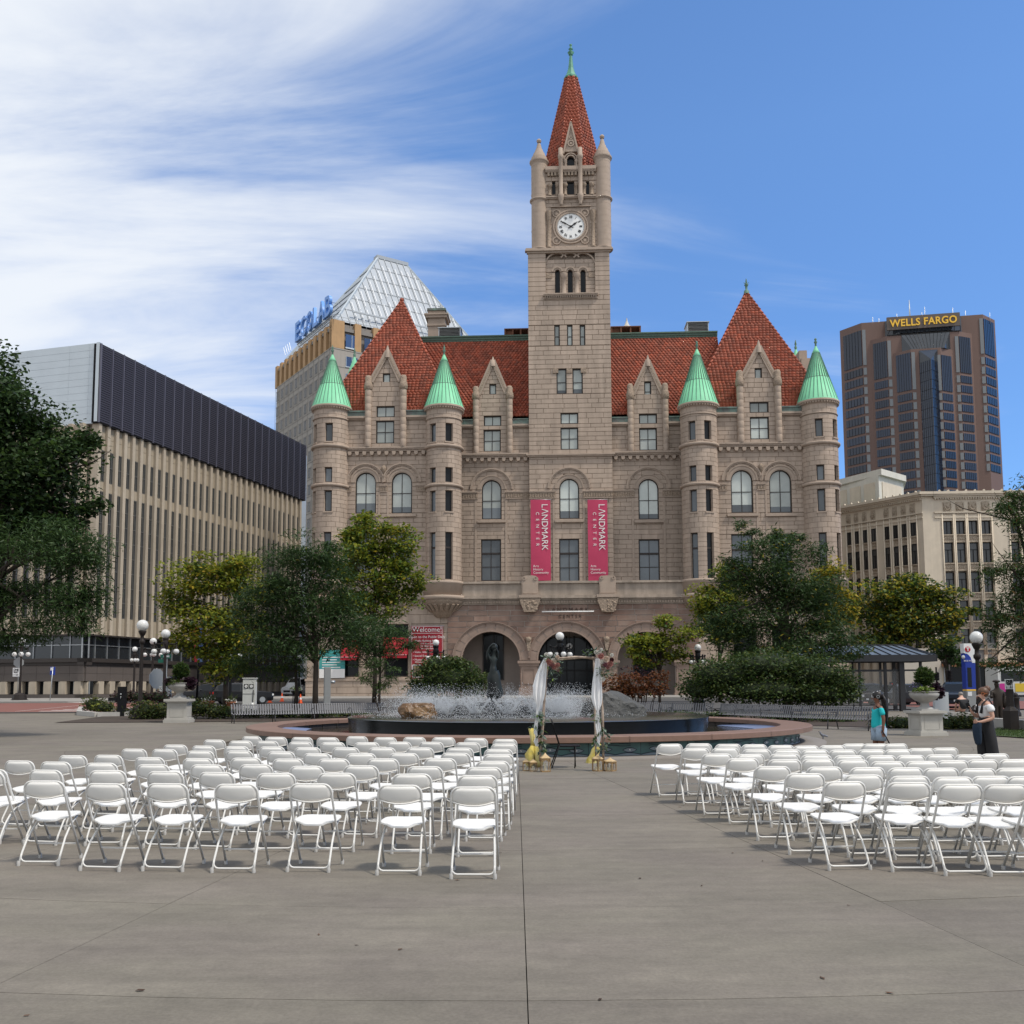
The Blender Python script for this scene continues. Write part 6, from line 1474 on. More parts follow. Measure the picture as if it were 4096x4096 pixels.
# sign frame: x runs along the left front towards the camera corner, letters face the street
H_ = 5.0; xs = -22.6; b = MB(); b.bar((-23.2, .5, .7), (-.6, .5, .7), .25); b.bar((-23.2, .9, .1), (-.6, .9, .1), .2); b.bar((-23.2, .6, 3.4), (-.6, .6, 3.4), .15)
for k in range(17): x = -23 + k*1.38; b.bar((x, .5, .7), (x, 2.0, -.8), .14); b.bar((x, .55, .7), (x, .6, 4.4), .1)
for k in range(4): b.bar((-.8, .6, 1+k), (2.2, 1.6, .5+k*.8), .1)
b.build('sign_rack', METAL, sg)
for s, w in (('E', 3.5), ('C', 4.0), ('O', 4.3), ('L', 3.4), ('A', 4.2), ('B', 3.8)):
    me = text_mesh(s, H_*1.38, SGN, .35, align='LEFT', font_bold=.12); mx = max(v.co.x for v in me.vertices); mn_ = min(v.co.x for v in me.vertices); k = (w-.35)/(mx-mn_)
    me.transform(Matrix.Diagonal((k, 1, 1, 1)) @ Matrix.Translation((-mn_, 0, 0))); o = put('letter', me, sg, (xs, .0, .95))
    if s == 'O':
        b = MB()
        for sx_ in (-1, 1): b.bar((w/2-.2-sx_*1.5, -.4, H_*.16), (w/2-.2+sx_*1.5, -.4, H_*.84), .22, .2, up=(0, 1, 0))
        b.build('star_strokes', SGN, o)
    xs += w
for k in range(4): b = MB(); b.bar((-27-k*1.4, .3, .2), (-28.2-k*1.4, .2, 2.6), .1); b.build('mast', METAL, sg)
# ---- brown tower with nested dark glass bays on the right
WD = 400.0; wy = R(11.0); wp = at(3680, 2740, WD); WT = thing('bank_tower', 'tall reddish-brown tower with stepped dark glass bays and yellow rooftop letters', 'building', Vector((wp.x, WD, .5)), -wy)
WBR = M('red_brown_granite', (.150, .092, .074), .65, var=.06, scale=.08, streak=.06); WGL = window_glass('dark_blue_glass', (.006, .014, .034)); WGR = M('pale_glass_strip', (.17, .18, .185), .2, spec=.6); WSK = window_glass('sloping_skylight_glass', (.03, .034, .04))
WLX = Vector((math.cos(wy), -math.sin(wy), 0)); WLY = Vector((math.sin(wy), math.cos(wy), 0)); WO = WT.location
def W_(u, v, dy):
    d = ray(u, v); t = ((WO - EYE).dot(WLY) + dy) / d.dot(WLY); p = EYE + d*t - WO; return p.dot(WLX), p.z
cw = lambda x, y: (3200 + x*.6727, 1100 + y*.6727)
def layer(xl, xc0, xc1, xr, ytop, dy, dep, ylow=1300):
    """chamfered block: front between xc0 and xc1, sloping sides out to xl and xr"""
    z1 = W_(*cw((xc0+xc1)/2, ytop), dy)[1]; X = [W_(*cw(x, 800), dy)[0] for x in (xl, xc0, xc1, xr)]
    c = MB(); c.slab([(X[0], dy+dep), (X[1], dy), (X[2], dy), (X[3], dy+dep)], 0, z1); c.build('wall', WBR, WT); return X, z1
back = MB()
x0 = W_(*cw(230, 800), 8)[0]; x1 = W_(*cw(1192, 800), 8)[0]
L1 = layer(238, 352, 1082, 1188, 258, 0, 8); zt1 = L1[1]
back.slab([(L1[0][0]+.2, 8), (L1[0][3]-.2, 8), (L1[0][3]-4, 45), (L1[0][0]+17, 45)], 0, zt1-2); back.build('wall', WBR, WT)
L2 = layer(412, 500, 930, 1026, 348, -4, 4); L3 = layer(546, 640, 818, 905, 436, -8, 4)
def wwin(xa, xb, ya, yb, dy, slant=0, strip=0, n=8):
    """window band: dark glass with fine mullions; strip 1/2 = pale strip at its right/left end"""
    a, zt_ = W_(*cw(xa, ya), dy); c, zb = W_(*cw(xb, yb), dy); d0 = dy-.25; g = MB()
    sw = (c-a)*.17 if strip else 0
    ga, gc = (a, c - sw) if strip == 1 else ((a + sw, c) if strip == 2 else (a, c)); g.box(ga, gc, d0, dy+.3, zb, zt_); w = g.build('window', WGL, WT)
    if strip: s = MB(); s.box(*( (gc+.05, c) if strip == 1 else (a, ga-.05) ), d0-.02, dy+.3, zb, zt_); s.build('pale_strip', WGR, w)
    if n: 
        m_ = MB(); nz = max(1, round((zt_-zb)/4))
        for k in range(1, n): x = ga + (gc-ga)*k/n; m_.box(x-.06, x+.06, d0-.06, d0, zb, zt_)
        m_.build('mullions', BLACK, w)
def roww(xa, xb, y0, dyx, dy, strip, rows, pitch=57.7, h=42, tall=None):
    if tall: wwin(xa - tall[2], xb - tall[2], tall[0], tall[1], dy, strip=strip)
    for r in range(rows): k = r*2.0*.9; wwin(xa + k, xb + k, y0 + r*pitch, y0 + h + r*pitch, dy, strip=strip)
# main faces: left and right columns, then the two inner layers
for xa, xb, ys, tl, dy, st_, tops in ((366, 366, 0, None, 0, 1, None),): pass
def chamf(X, dy, dep, side, y0, tall, n, lean):
    """windows on the sloping side of a layer plus the strip round its corner"""
    a, b_ = (Vector((X[0], dy+dep, 0)), Vector((X[1], dy, 0))) if side < 0 else (Vector((X[2], dy, 0)), Vector((X[3], dy+dep, 0)))
    e = (b_-a); L_ = e.length; e.normalize(); nn = Vector((e.y, -e.x, 0))
    def q(t0, t1, z0, z1, mat, nm, par, d=.25):
        m_ = MB(); A = a + e*(L_*t0); B = a + e*(L_*t1); vs = []
        for P in (A + nn*d, B + nn*d, B - nn*.3, A - nn*.3): vs.append((P.x, P.y, z0))
        vs += [(x, y, z1) for x, y, _ in vs]; m_.add(vs, [(0,3,2,1),(4,5,6,7),(0,1,5,4),(1,2,6,5),(2,3,7,6),(3,0,4,7)]); return m_.build(nm, mat, par)
    zy = lambda y: W_(*cw((420 if side < 0 else 1000), y), dy)[1]
    bands = [(tall[0], tall[1])] + [(y0 + r*57.7, y0 + 42 + r*57.7) for r in range(n)]
    for ya, yb in bands:
        w = q(.16, .98, zy(yb), zy(ya), WGL, 'window', WT) if side < 0 else q(.02, .84, zy(yb), zy(ya), WGL, 'window', WT)
        x = X[1] if side < 0 else X[2]; s = MB(); xa, xb = (x+.15, x+1.5) if side < 0 else (x-1.5, x-.15); s.box(xa, xb, dy-.22, dy+.2, zy(yb), zy(ya)); s.build('pale_strip', WGR, w)
        if yb - ya > 100 or True:
            for k in range(1, 6): t = .16 + .82*k/6 if side < 0 else .02 + .82*k/6; q(t-.006, t+.006, zy(yb), zy(ya), BLACK, 'mullion', w, .32)
for X, dy, dep, tl, tr, yl, yr in ((L1[0], 0, 8, (322, 532), (262, 472), 548, 492), (L2[0], -4, 4, (396, 610), (358, 574), 628, 592), (L3[0], -8, 4, (474, 694), (462, 676), 712, 692)):
    chamf(X, dy, dep, -1, yl, tl, 11, 0); chamf(X, dy, dep, 1, yr, tr, 12, 0)
# glass prism in the middle
xa, zt_ = W_(*cw(672, 448), -8); xb, _ = W_(*cw(786, 448), -8); xm = (xa+xb)/2; c = MB(); c.slab([(xa, -7.9), (xm, -12.5), (xb, -7.9)], 0, zt_ - 5.5); c.add([(xa, -7.9, zt_-5.5), (xm, -12.5, zt_-5.5), (xb, -7.9, zt_-5.5), (xa, -7.9, zt_), (xb, -7.9, zt_)], [(0, 1, 3), (1, 2, 4), (1, 4, 3)], 1); pr = c.build('glass_prism', [WGL, WSK], WT)
c = MB()
for k in range(1, 34): z = (zt_-6)*k/34; c.bar((xa-.03, -8, z), (xm, -12.6, z), .07); c.bar((xm, -12.6, z), (xb+.03, -8, z), .07)
for k in range(1, 6):
    for p, q_ in (((xa, -7.95), (xm, -12.55)), ((xm, -12.55), (xb, -7.95))): X_, Y_ = p[0]+(q_[0]-p[0])*k/6, p[1]+(q_[1]-p[1])*k/6; c.bar((X_, Y_, 0), (X_, Y_, zt_-5.5), .12)
c.build('mullions', BLACK, pr)
# sloping skylights between the steps, sign board on top
for (ul, ur, yt, yb, dya, dyb) in ((570, 858, 358, 440, -4.1, -7.8), (472, 925, 275, 338, -.1, -3.8)):
    a, z1 = W_(*cw(ul, yt), dya); c, _ = W_(*cw(ur, yt), dya); z0 = W_(*cw((ul+ur)/2, yb), dyb)[1]; m_ = MB(); k = (c-a)*.17
    m_.add([(a, dya, z1), (c, dya, z1), (c-k, dyb, z0), (a+k, dyb, z0), (a, dya, z0), (c, dya, z0)], [(3, 2, 1, 0), (4, 3, 0), (2, 5, 1)]); s = m_.build('skylight', WSK, WT); m_ = MB()
    for q in range(1, 12): t = q/12; m_.bar((a+(c-a)*t, dya-.1, z1+.1), (a+k+(c-a-2*k)*t, dyb-.1, z0+.1), .07)
    m_.build('mullions', BLACK, s)
YEL = M('yellow_sign_letter', (.85, .50, .05), .45)
a, z1 = W_(*cw(482, 247), -4.2); c, z0 = W_(*cw(920, 300), -4.2); sgn = thing('rooftop_sign', 'long dark rooftop board with yellow serif letters on the brown tower', 'sign', WO + WLX*((a+c)/2) + WLY*(-4.4) + Vector((0, 0, z0)), -wy, None)
w = c - a; h = 5.6; b = MB(); b.box(-w/2, w/2, 0, .8, 0, h); b.build('board', M('sign_board', (.11, .085, .07), .6), sgn); me = text_mesh('WELLS FARGO', 4.3, YEL, .15, font_bold=.09, spacing=1.06); mx = max(v.co.x for v in me.vertices); me.transform(Matrix.Diagonal((w*.455/mx, 1, 1, 1))); put('lettering', me, sgn, (0, -.2, 1.3))
b = MB(); b.bar((-w/2, .4, -2.2), (w/2, .4, -2.2), .4)
for k in range(13): b.bar((-w/2 + w*k/12, .4, -2.2), (-w/2 + w*(k+.5)/12.5, .4, 0), .25)
b.build('truss', BLACK, sgn)
m_ = MB(); x, z = W_(*cw(617, 150), 4); m_.tube([(x, 4, zt1-2), (x, 4, z)], [.5, .15], 6); m_.build('antenna', METAL, WT)
for x_, t_ in ((400, 250), (437, 258), (543, 230), (692, 222), (708, 190), (875, 195), (950, 212), (1095, 225)): m_ = MB(); x, z = W_(*cw(x_, t_), 4); m_.tube([(x, 4, zt1-3), (x, 4, z)], .12, 5); m_.build('antenna', METAL, WT)
for o in (WT, sgn): o.location.x += 2.3
# ---- cream terracotta building on the right
TC = M('cream_terracotta', (.60, .52, .41), .7, var=.10, scale=.8, streak=.10, bump=.2, bscale=6); TCR = M('terracotta_relief', (.40, .33, .25), .75, var=.25, scale=5, bump=1.0, bscale=7, bdist=.1); TGL = window_glass('grey_sash_glass', (.045, .047, .047))
HC = Vector((56.0, 130.0, .5)); HB = thing('terracotta_building', 'cream terracotta building with ornate frieze and rows of grouped sash windows', 'building', HC)
zCt = (2740-1968)/30 + 1.76 - .5
def hface(org, ang, length, wins, pitch, zrow, label=None, thick=6, rec=.42):
    """one front: wall strips between window openings, so the windows are recessed"""
    fr = Matrix.Translation(org) @ Matrix.Rotation(ang, 4, 'Z')
    def pb(mb, nm, ma, par=None): me = mb.mesh(nm, ma); me.transform(fr); return put(nm, me, par or HB)
    w = MB(); xs = sorted(wins); edges = []; ww = wins[0][1]-wins[0][0]
    prev = 0
    for a, b in xs: w.box(prev, a, 0, thick, 0, zCt-3.9); prev = b
    w.box(prev, length, 0, thick, 0, zCt-3.9); w.box(0, length, 0, thick, zCt-3.9, zCt-.6)
    for a, b in xs: w.box(a, b, .7, thick, 0, zCt-3.9)
    pb(w, 'wall', TC)
    for zt_ in zrow:
        for a, b in xs:
            f = MB(); f.box(a, b, rec, rec+.08, zt_-2.75, zt_); o = pb(f, 'window', TGL); f = MB(); mm = (a+b)/2
            f.box(a, a+.09, rec-.08, rec+.06, zt_-2.75, zt_); f.box(b-.09, b, rec-.08, rec+.06, zt_-2.75, zt_); f.box(a+.09, b-.09, rec-.08, rec+.06, zt_-.09, zt_); f.box(a+.09, b-.09, rec-.08, rec+.06, zt_-2.75, zt_-2.66); f.box(a+.09, b-.09, rec-.06, rec+.04, zt_-1.0, zt_-.92); f.box(mm-.04, mm+.04, rec-.06, rec+.04, zt_-2.66, zt_-1.0); pb(f, 'window_frame', BLACK, o)
            f = MB(); f.box(a, b, .10, .7, zt_-3.82, zt_-2.77); f.box(a-.08, b+.08, -.1, .1, zt_-2.9, zt_-2.75); mm = (a+b)/2
            for q in range(5): f.sphere((a+(b-a)*(q+.5)/5, .1, zt_-3.35), (b-a)*.11, 6, 4, (1, .5, 1.4))
            pb(f, 'spandrel_panel', TCR)
    for a, b in xs:                                                  # pilasters between the windows
        for x in (a-.09, b+.09): f = MB(); f.tube([(x, -.05, zt_q) for zt_q in (zrow[-1]-3.5, zrow[0]+.1)], .09, 6); pb(f, 'colonnette', TC)
    f = MB(); z = zCt
    for h_, p_ in ((.35, .75), (.22, .55), (.22, .35)): f.box(-p_*.3, length+p_*.3, -p_, .5, z-h_, z); z -= h_
    f.box(0, length, -.12, .3, z-2.75, z-2.55); f.box(0, length, -.2, .3, zrow[0]+.15, zrow[0]+.32); pb(f, 'cornice', TC)
    f = MB(); n = int(length/.33)
    for i in range(n): x = length*(i+.5)/n; f.box(x-.09, x+.09, -.3, .0, z-.22, z)
    pb(f, 'dentils', TC).__setitem__('kind', 'stuff')
    for a, b in xs:
        f = MB(); m_ = (a+b)/2; zz_ = z-1.4; hw = (b-a)/2*.82
        f.box(m_-hw, m_+hw, -.10, .1, zz_-.85, zz_+.85)
        f.ring(m_, zz_+.1, hw*.45, hw*.7, -.22, -.1, PI, 2*PI, 10); f.sphere((m_, -.12, zz_+.25), hw*.3, 8, 5, (1, .6, 1.2))
        for q in (-1, 1): f.tube([(m_+q*hw*.8, -.12, zz_+.6), (m_+q*hw*.9, -.16, zz_), (m_+q*hw*.5, -.16, zz_-.6), (m_, -.14, zz_-.72)], .05, 5)
        pb(f, 'relief_panel', TCR)
    for i in range(max(2, int(length/1.1))): f = MB(); x = length*(i+.5)/max(2, int(length/1.1)); f.prism([(x-.14, zCt), (x+.14, zCt), (x+.1, zCt+.18), (x, zCt+.24), (x-.1, zCt+.18)], -.7, -.45); pb(f, 'cresting', TC)
rows_z = [FZq for FZq in ((2740-(1100+1425*.6727))/30+1.26, (2740-(1100+1597*.6727))/30+1.26, (2740-(1100+1775*.6727))/30+1.26, (2740-(1100+1945*.6727))/30+1.26, (2740-(1100+2110*.6727))/30+1.26)]
# right front
hx = lambda x: at(*cw(x, 1470), 130).x - 56.0
hface((hx(800), 0, 0), R(-3), hx(1420) - hx(800), [(hx(a)-hx(800), hx(b)-hx(800)) for a, b in ((848, 905), (922, 978), (995, 1052), (1070, 1128), (1236, 1292), (1310, 1366))], 3.9, rows_z)
# left front runs back along the cross street
d_ = Vector((-8.0, 11.8)); L_ = d_.length*1.6; ang = math.atan2(d_.y, d_.x) + PI; org = Vector((hx(732), 0, 0)) + Vector((d_.x, d_.y, 0)).normalized()*L_
def tpos(x):                                                         # distance along the left front for a crop column
    k = ((3200 + x*.6727) - 2048)/3900; o = Vector((56.0 + hx(732), 130.0)); dd = d_.normalized(); t = (k*o.y - o.x)/(dd.x - k*dd.y); return L_ - t
wl_ = sorted((tpos(a), tpos(b)) for a, b in ((300, 328), (347, 374), (396, 424), (446, 478), (527, 558), (578, 609), (630, 662), (684, 720)))
hface(tuple(org), ang, L_, wl_, 3.9, rows_z, thick=4, rec=.12)
b = MB(); b.add([(hx(732)-.02, .0, 0), (hx(800)+.02, 0, 0), (hx(800)+.02, 0, zCt-.6), (hx(732)-.02, 0, zCt-.6)], [(0, 1, 2, 3)]); b.box(hx(732)-.6, hx(800)+.3, -.7, .5, zCt-.35, zCt-.002); b.box(hx(732)-.4, hx(800)+.2, -.5, .5, zCt-.57, zCt-.352); b.build('corner_wall', TC, HB)
b = MB(); b.add([(hx(732), .5, zCt-.3), (hx(1420), 1, zCt-.3), (hx(1420), 30, zCt-.3), (-8, 30, zCt-.3), (org.x, org.y, zCt-.3)], [(0, 1, 2, 3, 4)]); b.build('roof', LEAD, HB)
a = at(*cw(245, 1300), 146); c = at(*cw(617, 1300), 146); m1 = at(*cw(455, 1300), 142); z1 = at(*cw(455, 1172), 143).z - .5; b = MB(); 
pl = [(a.x-56, 150-130), (m1.x-56, 141-130), (c.x-56, 146-130), (c.x-52, 158-130), (a.x-54, 160-130)]; b.slab(pl, zCt-1, z1-.9); b.slab([(x*1.0 + (-.3 if x < m1.x-56 else .3), y-.4) for x, y in pl], z1-.9, z1); b.build('penthouse', M('white_terracotta', (.60, .57, .50), .7, var=.1, scale=.6, streak=.1), HB)
def pp(p, q, t0, t1, z0, z1):
    p, q = Vector(p), Vector(q); e = (q-p); n_ = Vector((e.y, -e.x)).normalized(); A = p + e*t0 + n_*.12; B = p + e*t1 + n_*.12; b = MB(); b.add([(A.x, A.y, z0), (B.x, B.y, z0), (B.x, B.y, z1), (A.x, A.y, z1), (A.x-n_.x*.2, A.y-n_.y*.2, z0), (B.x-n_.x*.2, B.y-n_.y*.2, z0), (B.x-n_.x*.2, B.y-n_.y*.2, z1), (A.x-n_.x*.2, A.y-n_.y*.2, z1)], [(0,1,2,3), (1,5,6,2), (4,0,3,7), (3,2,6,7), (4,5,1,0)]); b.build('relief_panel', TC, HB)
for k in range(3): pp(pl[0], pl[1], .1 + k*.3, .32 + k*.3, zCt+1.0, z1-1.8)
pp(pl[1], pl[2], .12, .88, zCt+1.0, z1-1.8)
# shop front with orange awning strip at the foot of the right front
o = Vector((hx(800), -.25, 0)); b = MB(); b.box(o.x, o.x+18, -1.3, -.2, 3.5, 3.9); b.build('awning', M('orange_awning', (.42, .19, .09), .7), HB); b = MB(); b.box(o.x, o.x+18, -.25, -.02, 3.95, 6.6); b.build('sign_band', M('grey_band', (.16, .155, .15), .7), HB); b = MB(); b.box(o.x, o.x+18, -.3, -.1, 3.92, 4.15); b.build('dark_trim', BLACK, HB)
for k in range(4):
    b = MB(); b.box(o.x+.4+k*4.3, o.x+4.2+k*4.3, -.14, -.04, .5, 3.4); w = b.build('shop_window', GLASS_D, HB); b = MB()
    for x in (o.x+.3+k*4.3, o.x+4.2+k*4.3): b.box(x, x+.1, -.2, -.03, .4, 3.4)
    b.box(o.x+.4+k*4.3, o.x+4.2+k*4.3, -.2, -.15, .4, .5); b.build('window_frame', METAL, w)
b = MB(); b.box(hx(735)-4, hx(800)-.05, -.2, 0, 0, 5.9); b.build('rendered_wall', M('pale_render', (.52, .47, .40), .8, var=.06), HB)
# ================================================================ trees and shrubs
LEAFN = [0]
def crown_points(ells, Y, dens, leafpx, flat=.66, dep=.85, spread=.30):
    """leaf positions in clumps spread through the crown; also clump centres for the limbs"""
    pts, cl, hi = [], [], []
    for (u, v, ru, rv, *o) in ells:
        ru, rv = ru*1.1, rv*1.1; y = Y + (o[0] if o else 0); c = at(u, v, y); k = 1/pm(y); rx, rz, ryy = ru*k, rv*k, max(ru*k*dep, rv*k*.6); area = PI*ru*rv
        n = int(8.6*dens*area/(leafpx*leafpx*1.69*.45)); m_ = max(5, int(math.sqrt(area)/14))
        d = nl.normal(0, 1, (m_, 3)); d /= np.linalg.norm(d, axis=1)[:, None]; d *= (nl.uniform(.12, 1.0, m_)**.55)[:, None]
        cs = np.array([c.x, c.y, c.z]) + d*np.array([rx, ryy, rz])*.88; cl.append(cs)
        w = nl.uniform(.4, 1.6, m_); w /= w.sum(); ix = nl.choice(m_, n, p=w); sz = nl.uniform(.6, 1.35, m_)[ix][:, None]
        g = nl.normal(0, 1, (n, 3)); r = np.linalg.norm(g, axis=1)[:, None]; g = g/(r+1e-6)*np.minimum(r, 1.9)
        p = cs[ix] + g*sz*np.array([min(rx, 2.2*rz), ryy, rz*flat])*spread; pts.append(p); hi.append(d[ix][:, 2])
    LEAFN[0] += sum(map(len, pts)); return np.concatenate(pts), np.concatenate(cl), np.concatenate(hi)
def limbs(base, cl, th, r0, lean=0, nmax=16):
    mb = MB(); top = Vector((base.x + lean, base.y, base.z + th)); P = [base, base.lerp(top, .35) + Vector((rng.uniform(-.12, .12), 0, 0)), base.lerp(top, .7) + Vector((rng.uniform(-.15, .15), 0, 0)), top]
    mb.tube(P, [r0*1.25, r0, r0*.85, r0*.7], 9); idx = rng.sample(range(len(cl)), min(nmax, len(cl)))
    for i in idx:
        e = Vector(cl[i]); s = P[rng.choice((2, 3))]; mid = s.lerp(e, .5) + Vector((rng.uniform(-.3, .3), rng.uniform(-.3, .3), rng.uniform(.1, .5)))
        mb.tube([s, s.lerp(mid, .5) + Vector((0, 0, .1)), mid, mid.lerp(e, .6), e], [r0*.5, r0*.36, r0*.26, r0*.15, r0*.06], 6)
        for q in range(2): f = e + Vector((rng.gauss(0, .7), rng.gauss(0, .7), rng.gauss(.1, .4))); mb.tube([mid.lerp(e, .5), mid.lerp(f, .8), f], [r0*.16, r0*.09, r0*.03], 4)
    return mb
def tree(label, u0, Y, ells, mats, w, dens=1.0, leafpx=15, th=None, r0=.16, aspect=.42, droop=.25, trunk=True, lean=0, hiw=None, group=None, **kw):
    base = gx(u0, Y); root = thing('tree', label, 'tree', base, 0, group); pts, cl, hi = crown_points(ells, Y, dens, leafpx, **kw); o = np.array(base)
    if hiw is not None:                                              # more yellow leaves towards the outside of the crown
        wv = np.array(w)[None] * np.where(np.arange(len(w))[None] == hiw, np.exp(hi*1.3)[:, None], 1); wv /= wv.sum(1)[:, None]; mi = (wv.cumsum(1) < nl.random(len(pts))[:, None]).sum(1).clip(0, len(w)-1)
    else: mi = nl.choice(len(w), len(pts), p=np.array(w)/sum(w))
    foliage('crown', pts - o, 1.12*leafpx/pm(Y), mats, root, None, aspect, droop, mi)
    if trunk: limbs(Vector((0, 0, -.05)), cl - o, th or (cl[:, 2].mean() - base.z)*.62, r0, lean).build('trunk', BARK, root)
    return root
# left edge: dark broadleaf in front of the concrete block, drooping locust below it
tree('tall dark broadleaf tree at the left edge in front of the concrete block', -120, 37, [(20, 1560, 90, 200), (60, 1760, 170, 180), (170, 1850, 190, 130), (20, 1980, 200, 160), (320, 1780, 75, 70), (230, 2010, 150, 90), (360, 2040, 70, 45), (-160, 1800, 200, 300), (120, 2100, 170, 90), (60, 2180, 180, 80), (260, 2110, 90, 60)], [G_DARK, LEAF('black_green_leaf', (.016, .032, .011), (.025, .042, .014)), G_MID], (.55, .25, .2), 1.25, 19, 9, .30, .62, .1, lean=1.0)
tree('drooping green locust tree at the left edge below the dark crown', -60, 35, [(140, 2200, 230, 110), (250, 2140, 110, 70), (300, 2230, 120, 100), (60, 2360, 220, 110), (250, 2390, 160, 100), (360, 2330, 70, 110), (100, 2500, 200, 80), (300, 2480, 90, 60), (30, 2570, 110, 50), (-200, 2350, 200, 200)], [G_DARK, LEAF('locust_green_leaf', (.038, .075, .024), (.054, .095, .026)), G_MID], (.42, .48, .10), 1.6, 20, 5.5, .2, .22, .5, spread=.32)
LOC = bpy.data.materials['locust_green_leaf']
# middle left
tree('yellow-green maple behind the flower pots on the left', 905, 66, [(780, 2340, 130, 90), (880, 2260, 120, 70), (700, 2400, 70, 50), (950, 2330, 110, 100), (820, 2460, 150, 80), (930, 2500, 110, 90), (750, 2560, 90, 60), (900, 2590, 120, 60), (860, 2660, 90, 60)], [G_MID, G_YEL, G_GOLD], (.22, .66, .12), 1.1, 15, 5, .17, .6, .15, hiw=1)
tree('dark green locust tree with forked trunk behind the left bench', 1262, 52, [(1240, 2200, 120, 70), (1150, 2260, 140, 90), (1300, 2290, 130, 110), (1080, 2360, 110, 90), (1220, 2390, 170, 100), (1350, 2400, 90, 120), (1120, 2480, 160, 80), (1280, 2520, 150, 90), (1390, 2530, 110, 70), (1180, 2600, 150, 60), (1000, 2430, 90, 80)], [G_DARK, LOC, G_MID, G_GOLD], (.5, .42, .075, .005), 1.3, 17, 4.2, .15, .25, .4)
tree('drooping young locust beside the white utility cabinet', 1182, 54, [(1000, 2620, 80, 55), (1060, 2560, 70, 60), (960, 2660, 80, 40), (1010, 2690, 90, 35), (1110, 2660, 60, 50), (1180, 2680, 60, 40)], [G_MID, LOC, G_YEL], (.5, .4, .1), .9, 16, 4.2, .1, .2, .6)
tree('tall yellow-green maple in front of the left pavilion', 1497, 82, [(1500, 2090, 70, 60), (1420, 2140, 80, 60), (1540, 2160, 120, 70), (1450, 2230, 120, 70), (1600, 2250, 85, 80), (1390, 2280, 70, 90), (1530, 2310, 130, 60), (1640, 2350, 50, 60), (1440, 2370, 110, 60), (1600, 2400, 90, 50), (1390, 2430, 80, 55), (1490, 2450, 110, 45)], [G_MID, G_YEL, G_GOLD, LEAF('fresh_green_leaf', (.085, .145, .022), (.11, .17, .03))], (.14, .50, .06, .30), 1.05, 14, 9.5, .16, .6, .15, hiw=1)
tree('spreading dark locust in front of the red awnings', 1520, 57, [(1480, 2520, 130, 60), (1560, 2570, 120, 60), (1420, 2590, 110, 60), (1640, 2560, 50, 35), (1500, 2620, 120, 40), (1430, 2480, 70, 50)], [G_DARK, LOC, G_MID], (.45, .45, .1), 1.1, 16, 3.4, .08, .22, .5)
tree('young locust sapling with pale trunk guard behind the left bench', 1508, 50, [(1510, 2680, 70, 35), (1470, 2720, 45, 25), (1545, 2720, 55, 28), (1500, 2650, 40, 30), (1540, 2745, 50, 20)], [LOC, G_MID], (.6, .4), .9, 14, 1.6, .035, .2, .5)
# right of the arch
tree('small yellow-green tree in front of the right arcade arch', 2637, 62, [(2640, 2490, 65, 35), (2590, 2540, 80, 40), (2690, 2540, 80, 45), (2640, 2580, 110, 40), (2540, 2620, 70, 26), (2700, 2620, 75, 35), (2610, 2640, 70, 26)], [G_YEL, G_MID, G_RUST], (.72, .22, .06), 1.05, 14, 3.3, .09, .6, .1, hiw=0)
tree('yellow-green tree peeping out left of the big locust', 2880, 80, [(2860, 2400, 90, 80), (2930, 2310, 80, 70), (2840, 2480, 90, 80), (2900, 2540, 80, 60), (2950, 2400, 80, 80)], [G_MID, G_YEL, G_GOLD], (.3, .6, .1), 1.1, 14, 5, .16, .6, .15, hiw=1)
tree('golden autumn tree behind the right side of the big locust', 3330, 80, [(3310, 2300, 70, 55), (3350, 2380, 80, 80), (3280, 2400, 80, 80), (3390, 2470, 60, 60), (3330, 2480, 80, 60)], [G_GOLD, G_YEL, G_MID], (.5, .25, .25), 1.1, 14, 5, .16, .6, .15)
tree('big dark green locust tree in front of the right pavilion', 3150, 54, [(3080, 2180, 130, 60), (2990, 2230, 90, 70), (3190, 2220, 110, 80), (3060, 2290, 170, 80), (3220, 2330, 150, 100), (2980, 2370, 140, 90), (3120, 2420, 200, 90), (3300, 2430, 100, 110), (2910, 2480, 110, 80), (3050, 2530, 180, 80), (3230, 2550, 180, 80), (3370, 2540, 70, 80), (2950, 2590, 90, 50), (3130, 2620, 190, 60), (3340, 2610, 90, 45), (3430, 2600, 60, 35), (3010, 2120, 40, 30), (3100, 2130, 35, 28), (2960, 2105, 35, 25), (3190, 2150, 35, 30)], [G_DARK, LOC, G_MID, G_GOLD], (.44, .45, .09, .02), 1.3, 17, 6.5, .22, .25, .35)
tree('green and gold tree behind the bus shelter roof', 3600, 86, [(3560, 2380, 120, 70), (3680, 2350, 110, 60), (3480, 2450, 90, 70), (3620, 2460, 170, 80), (3770, 2400, 90, 60), (3760, 2490, 110, 60), (3520, 2540, 120, 50), (3680, 2550, 130, 50), (3850, 2450, 60, 50)], [G_MID, G_DARK, G_YEL, G_GOLD], (.36, .24, .24, .16), 1.3, 14, 6, .2, .6, .15, hiw=3)
tree('dark street tree in front of the shop awning', 3790, 98, [(3780, 2600, 60, 40), (3820, 2640, 50, 35), (3750, 2570, 50, 35), (3830, 2590, 50, 35)], [G_DARK, G_MID], (.8, .2), 1.3, 12, 4, .12, .6, .15)
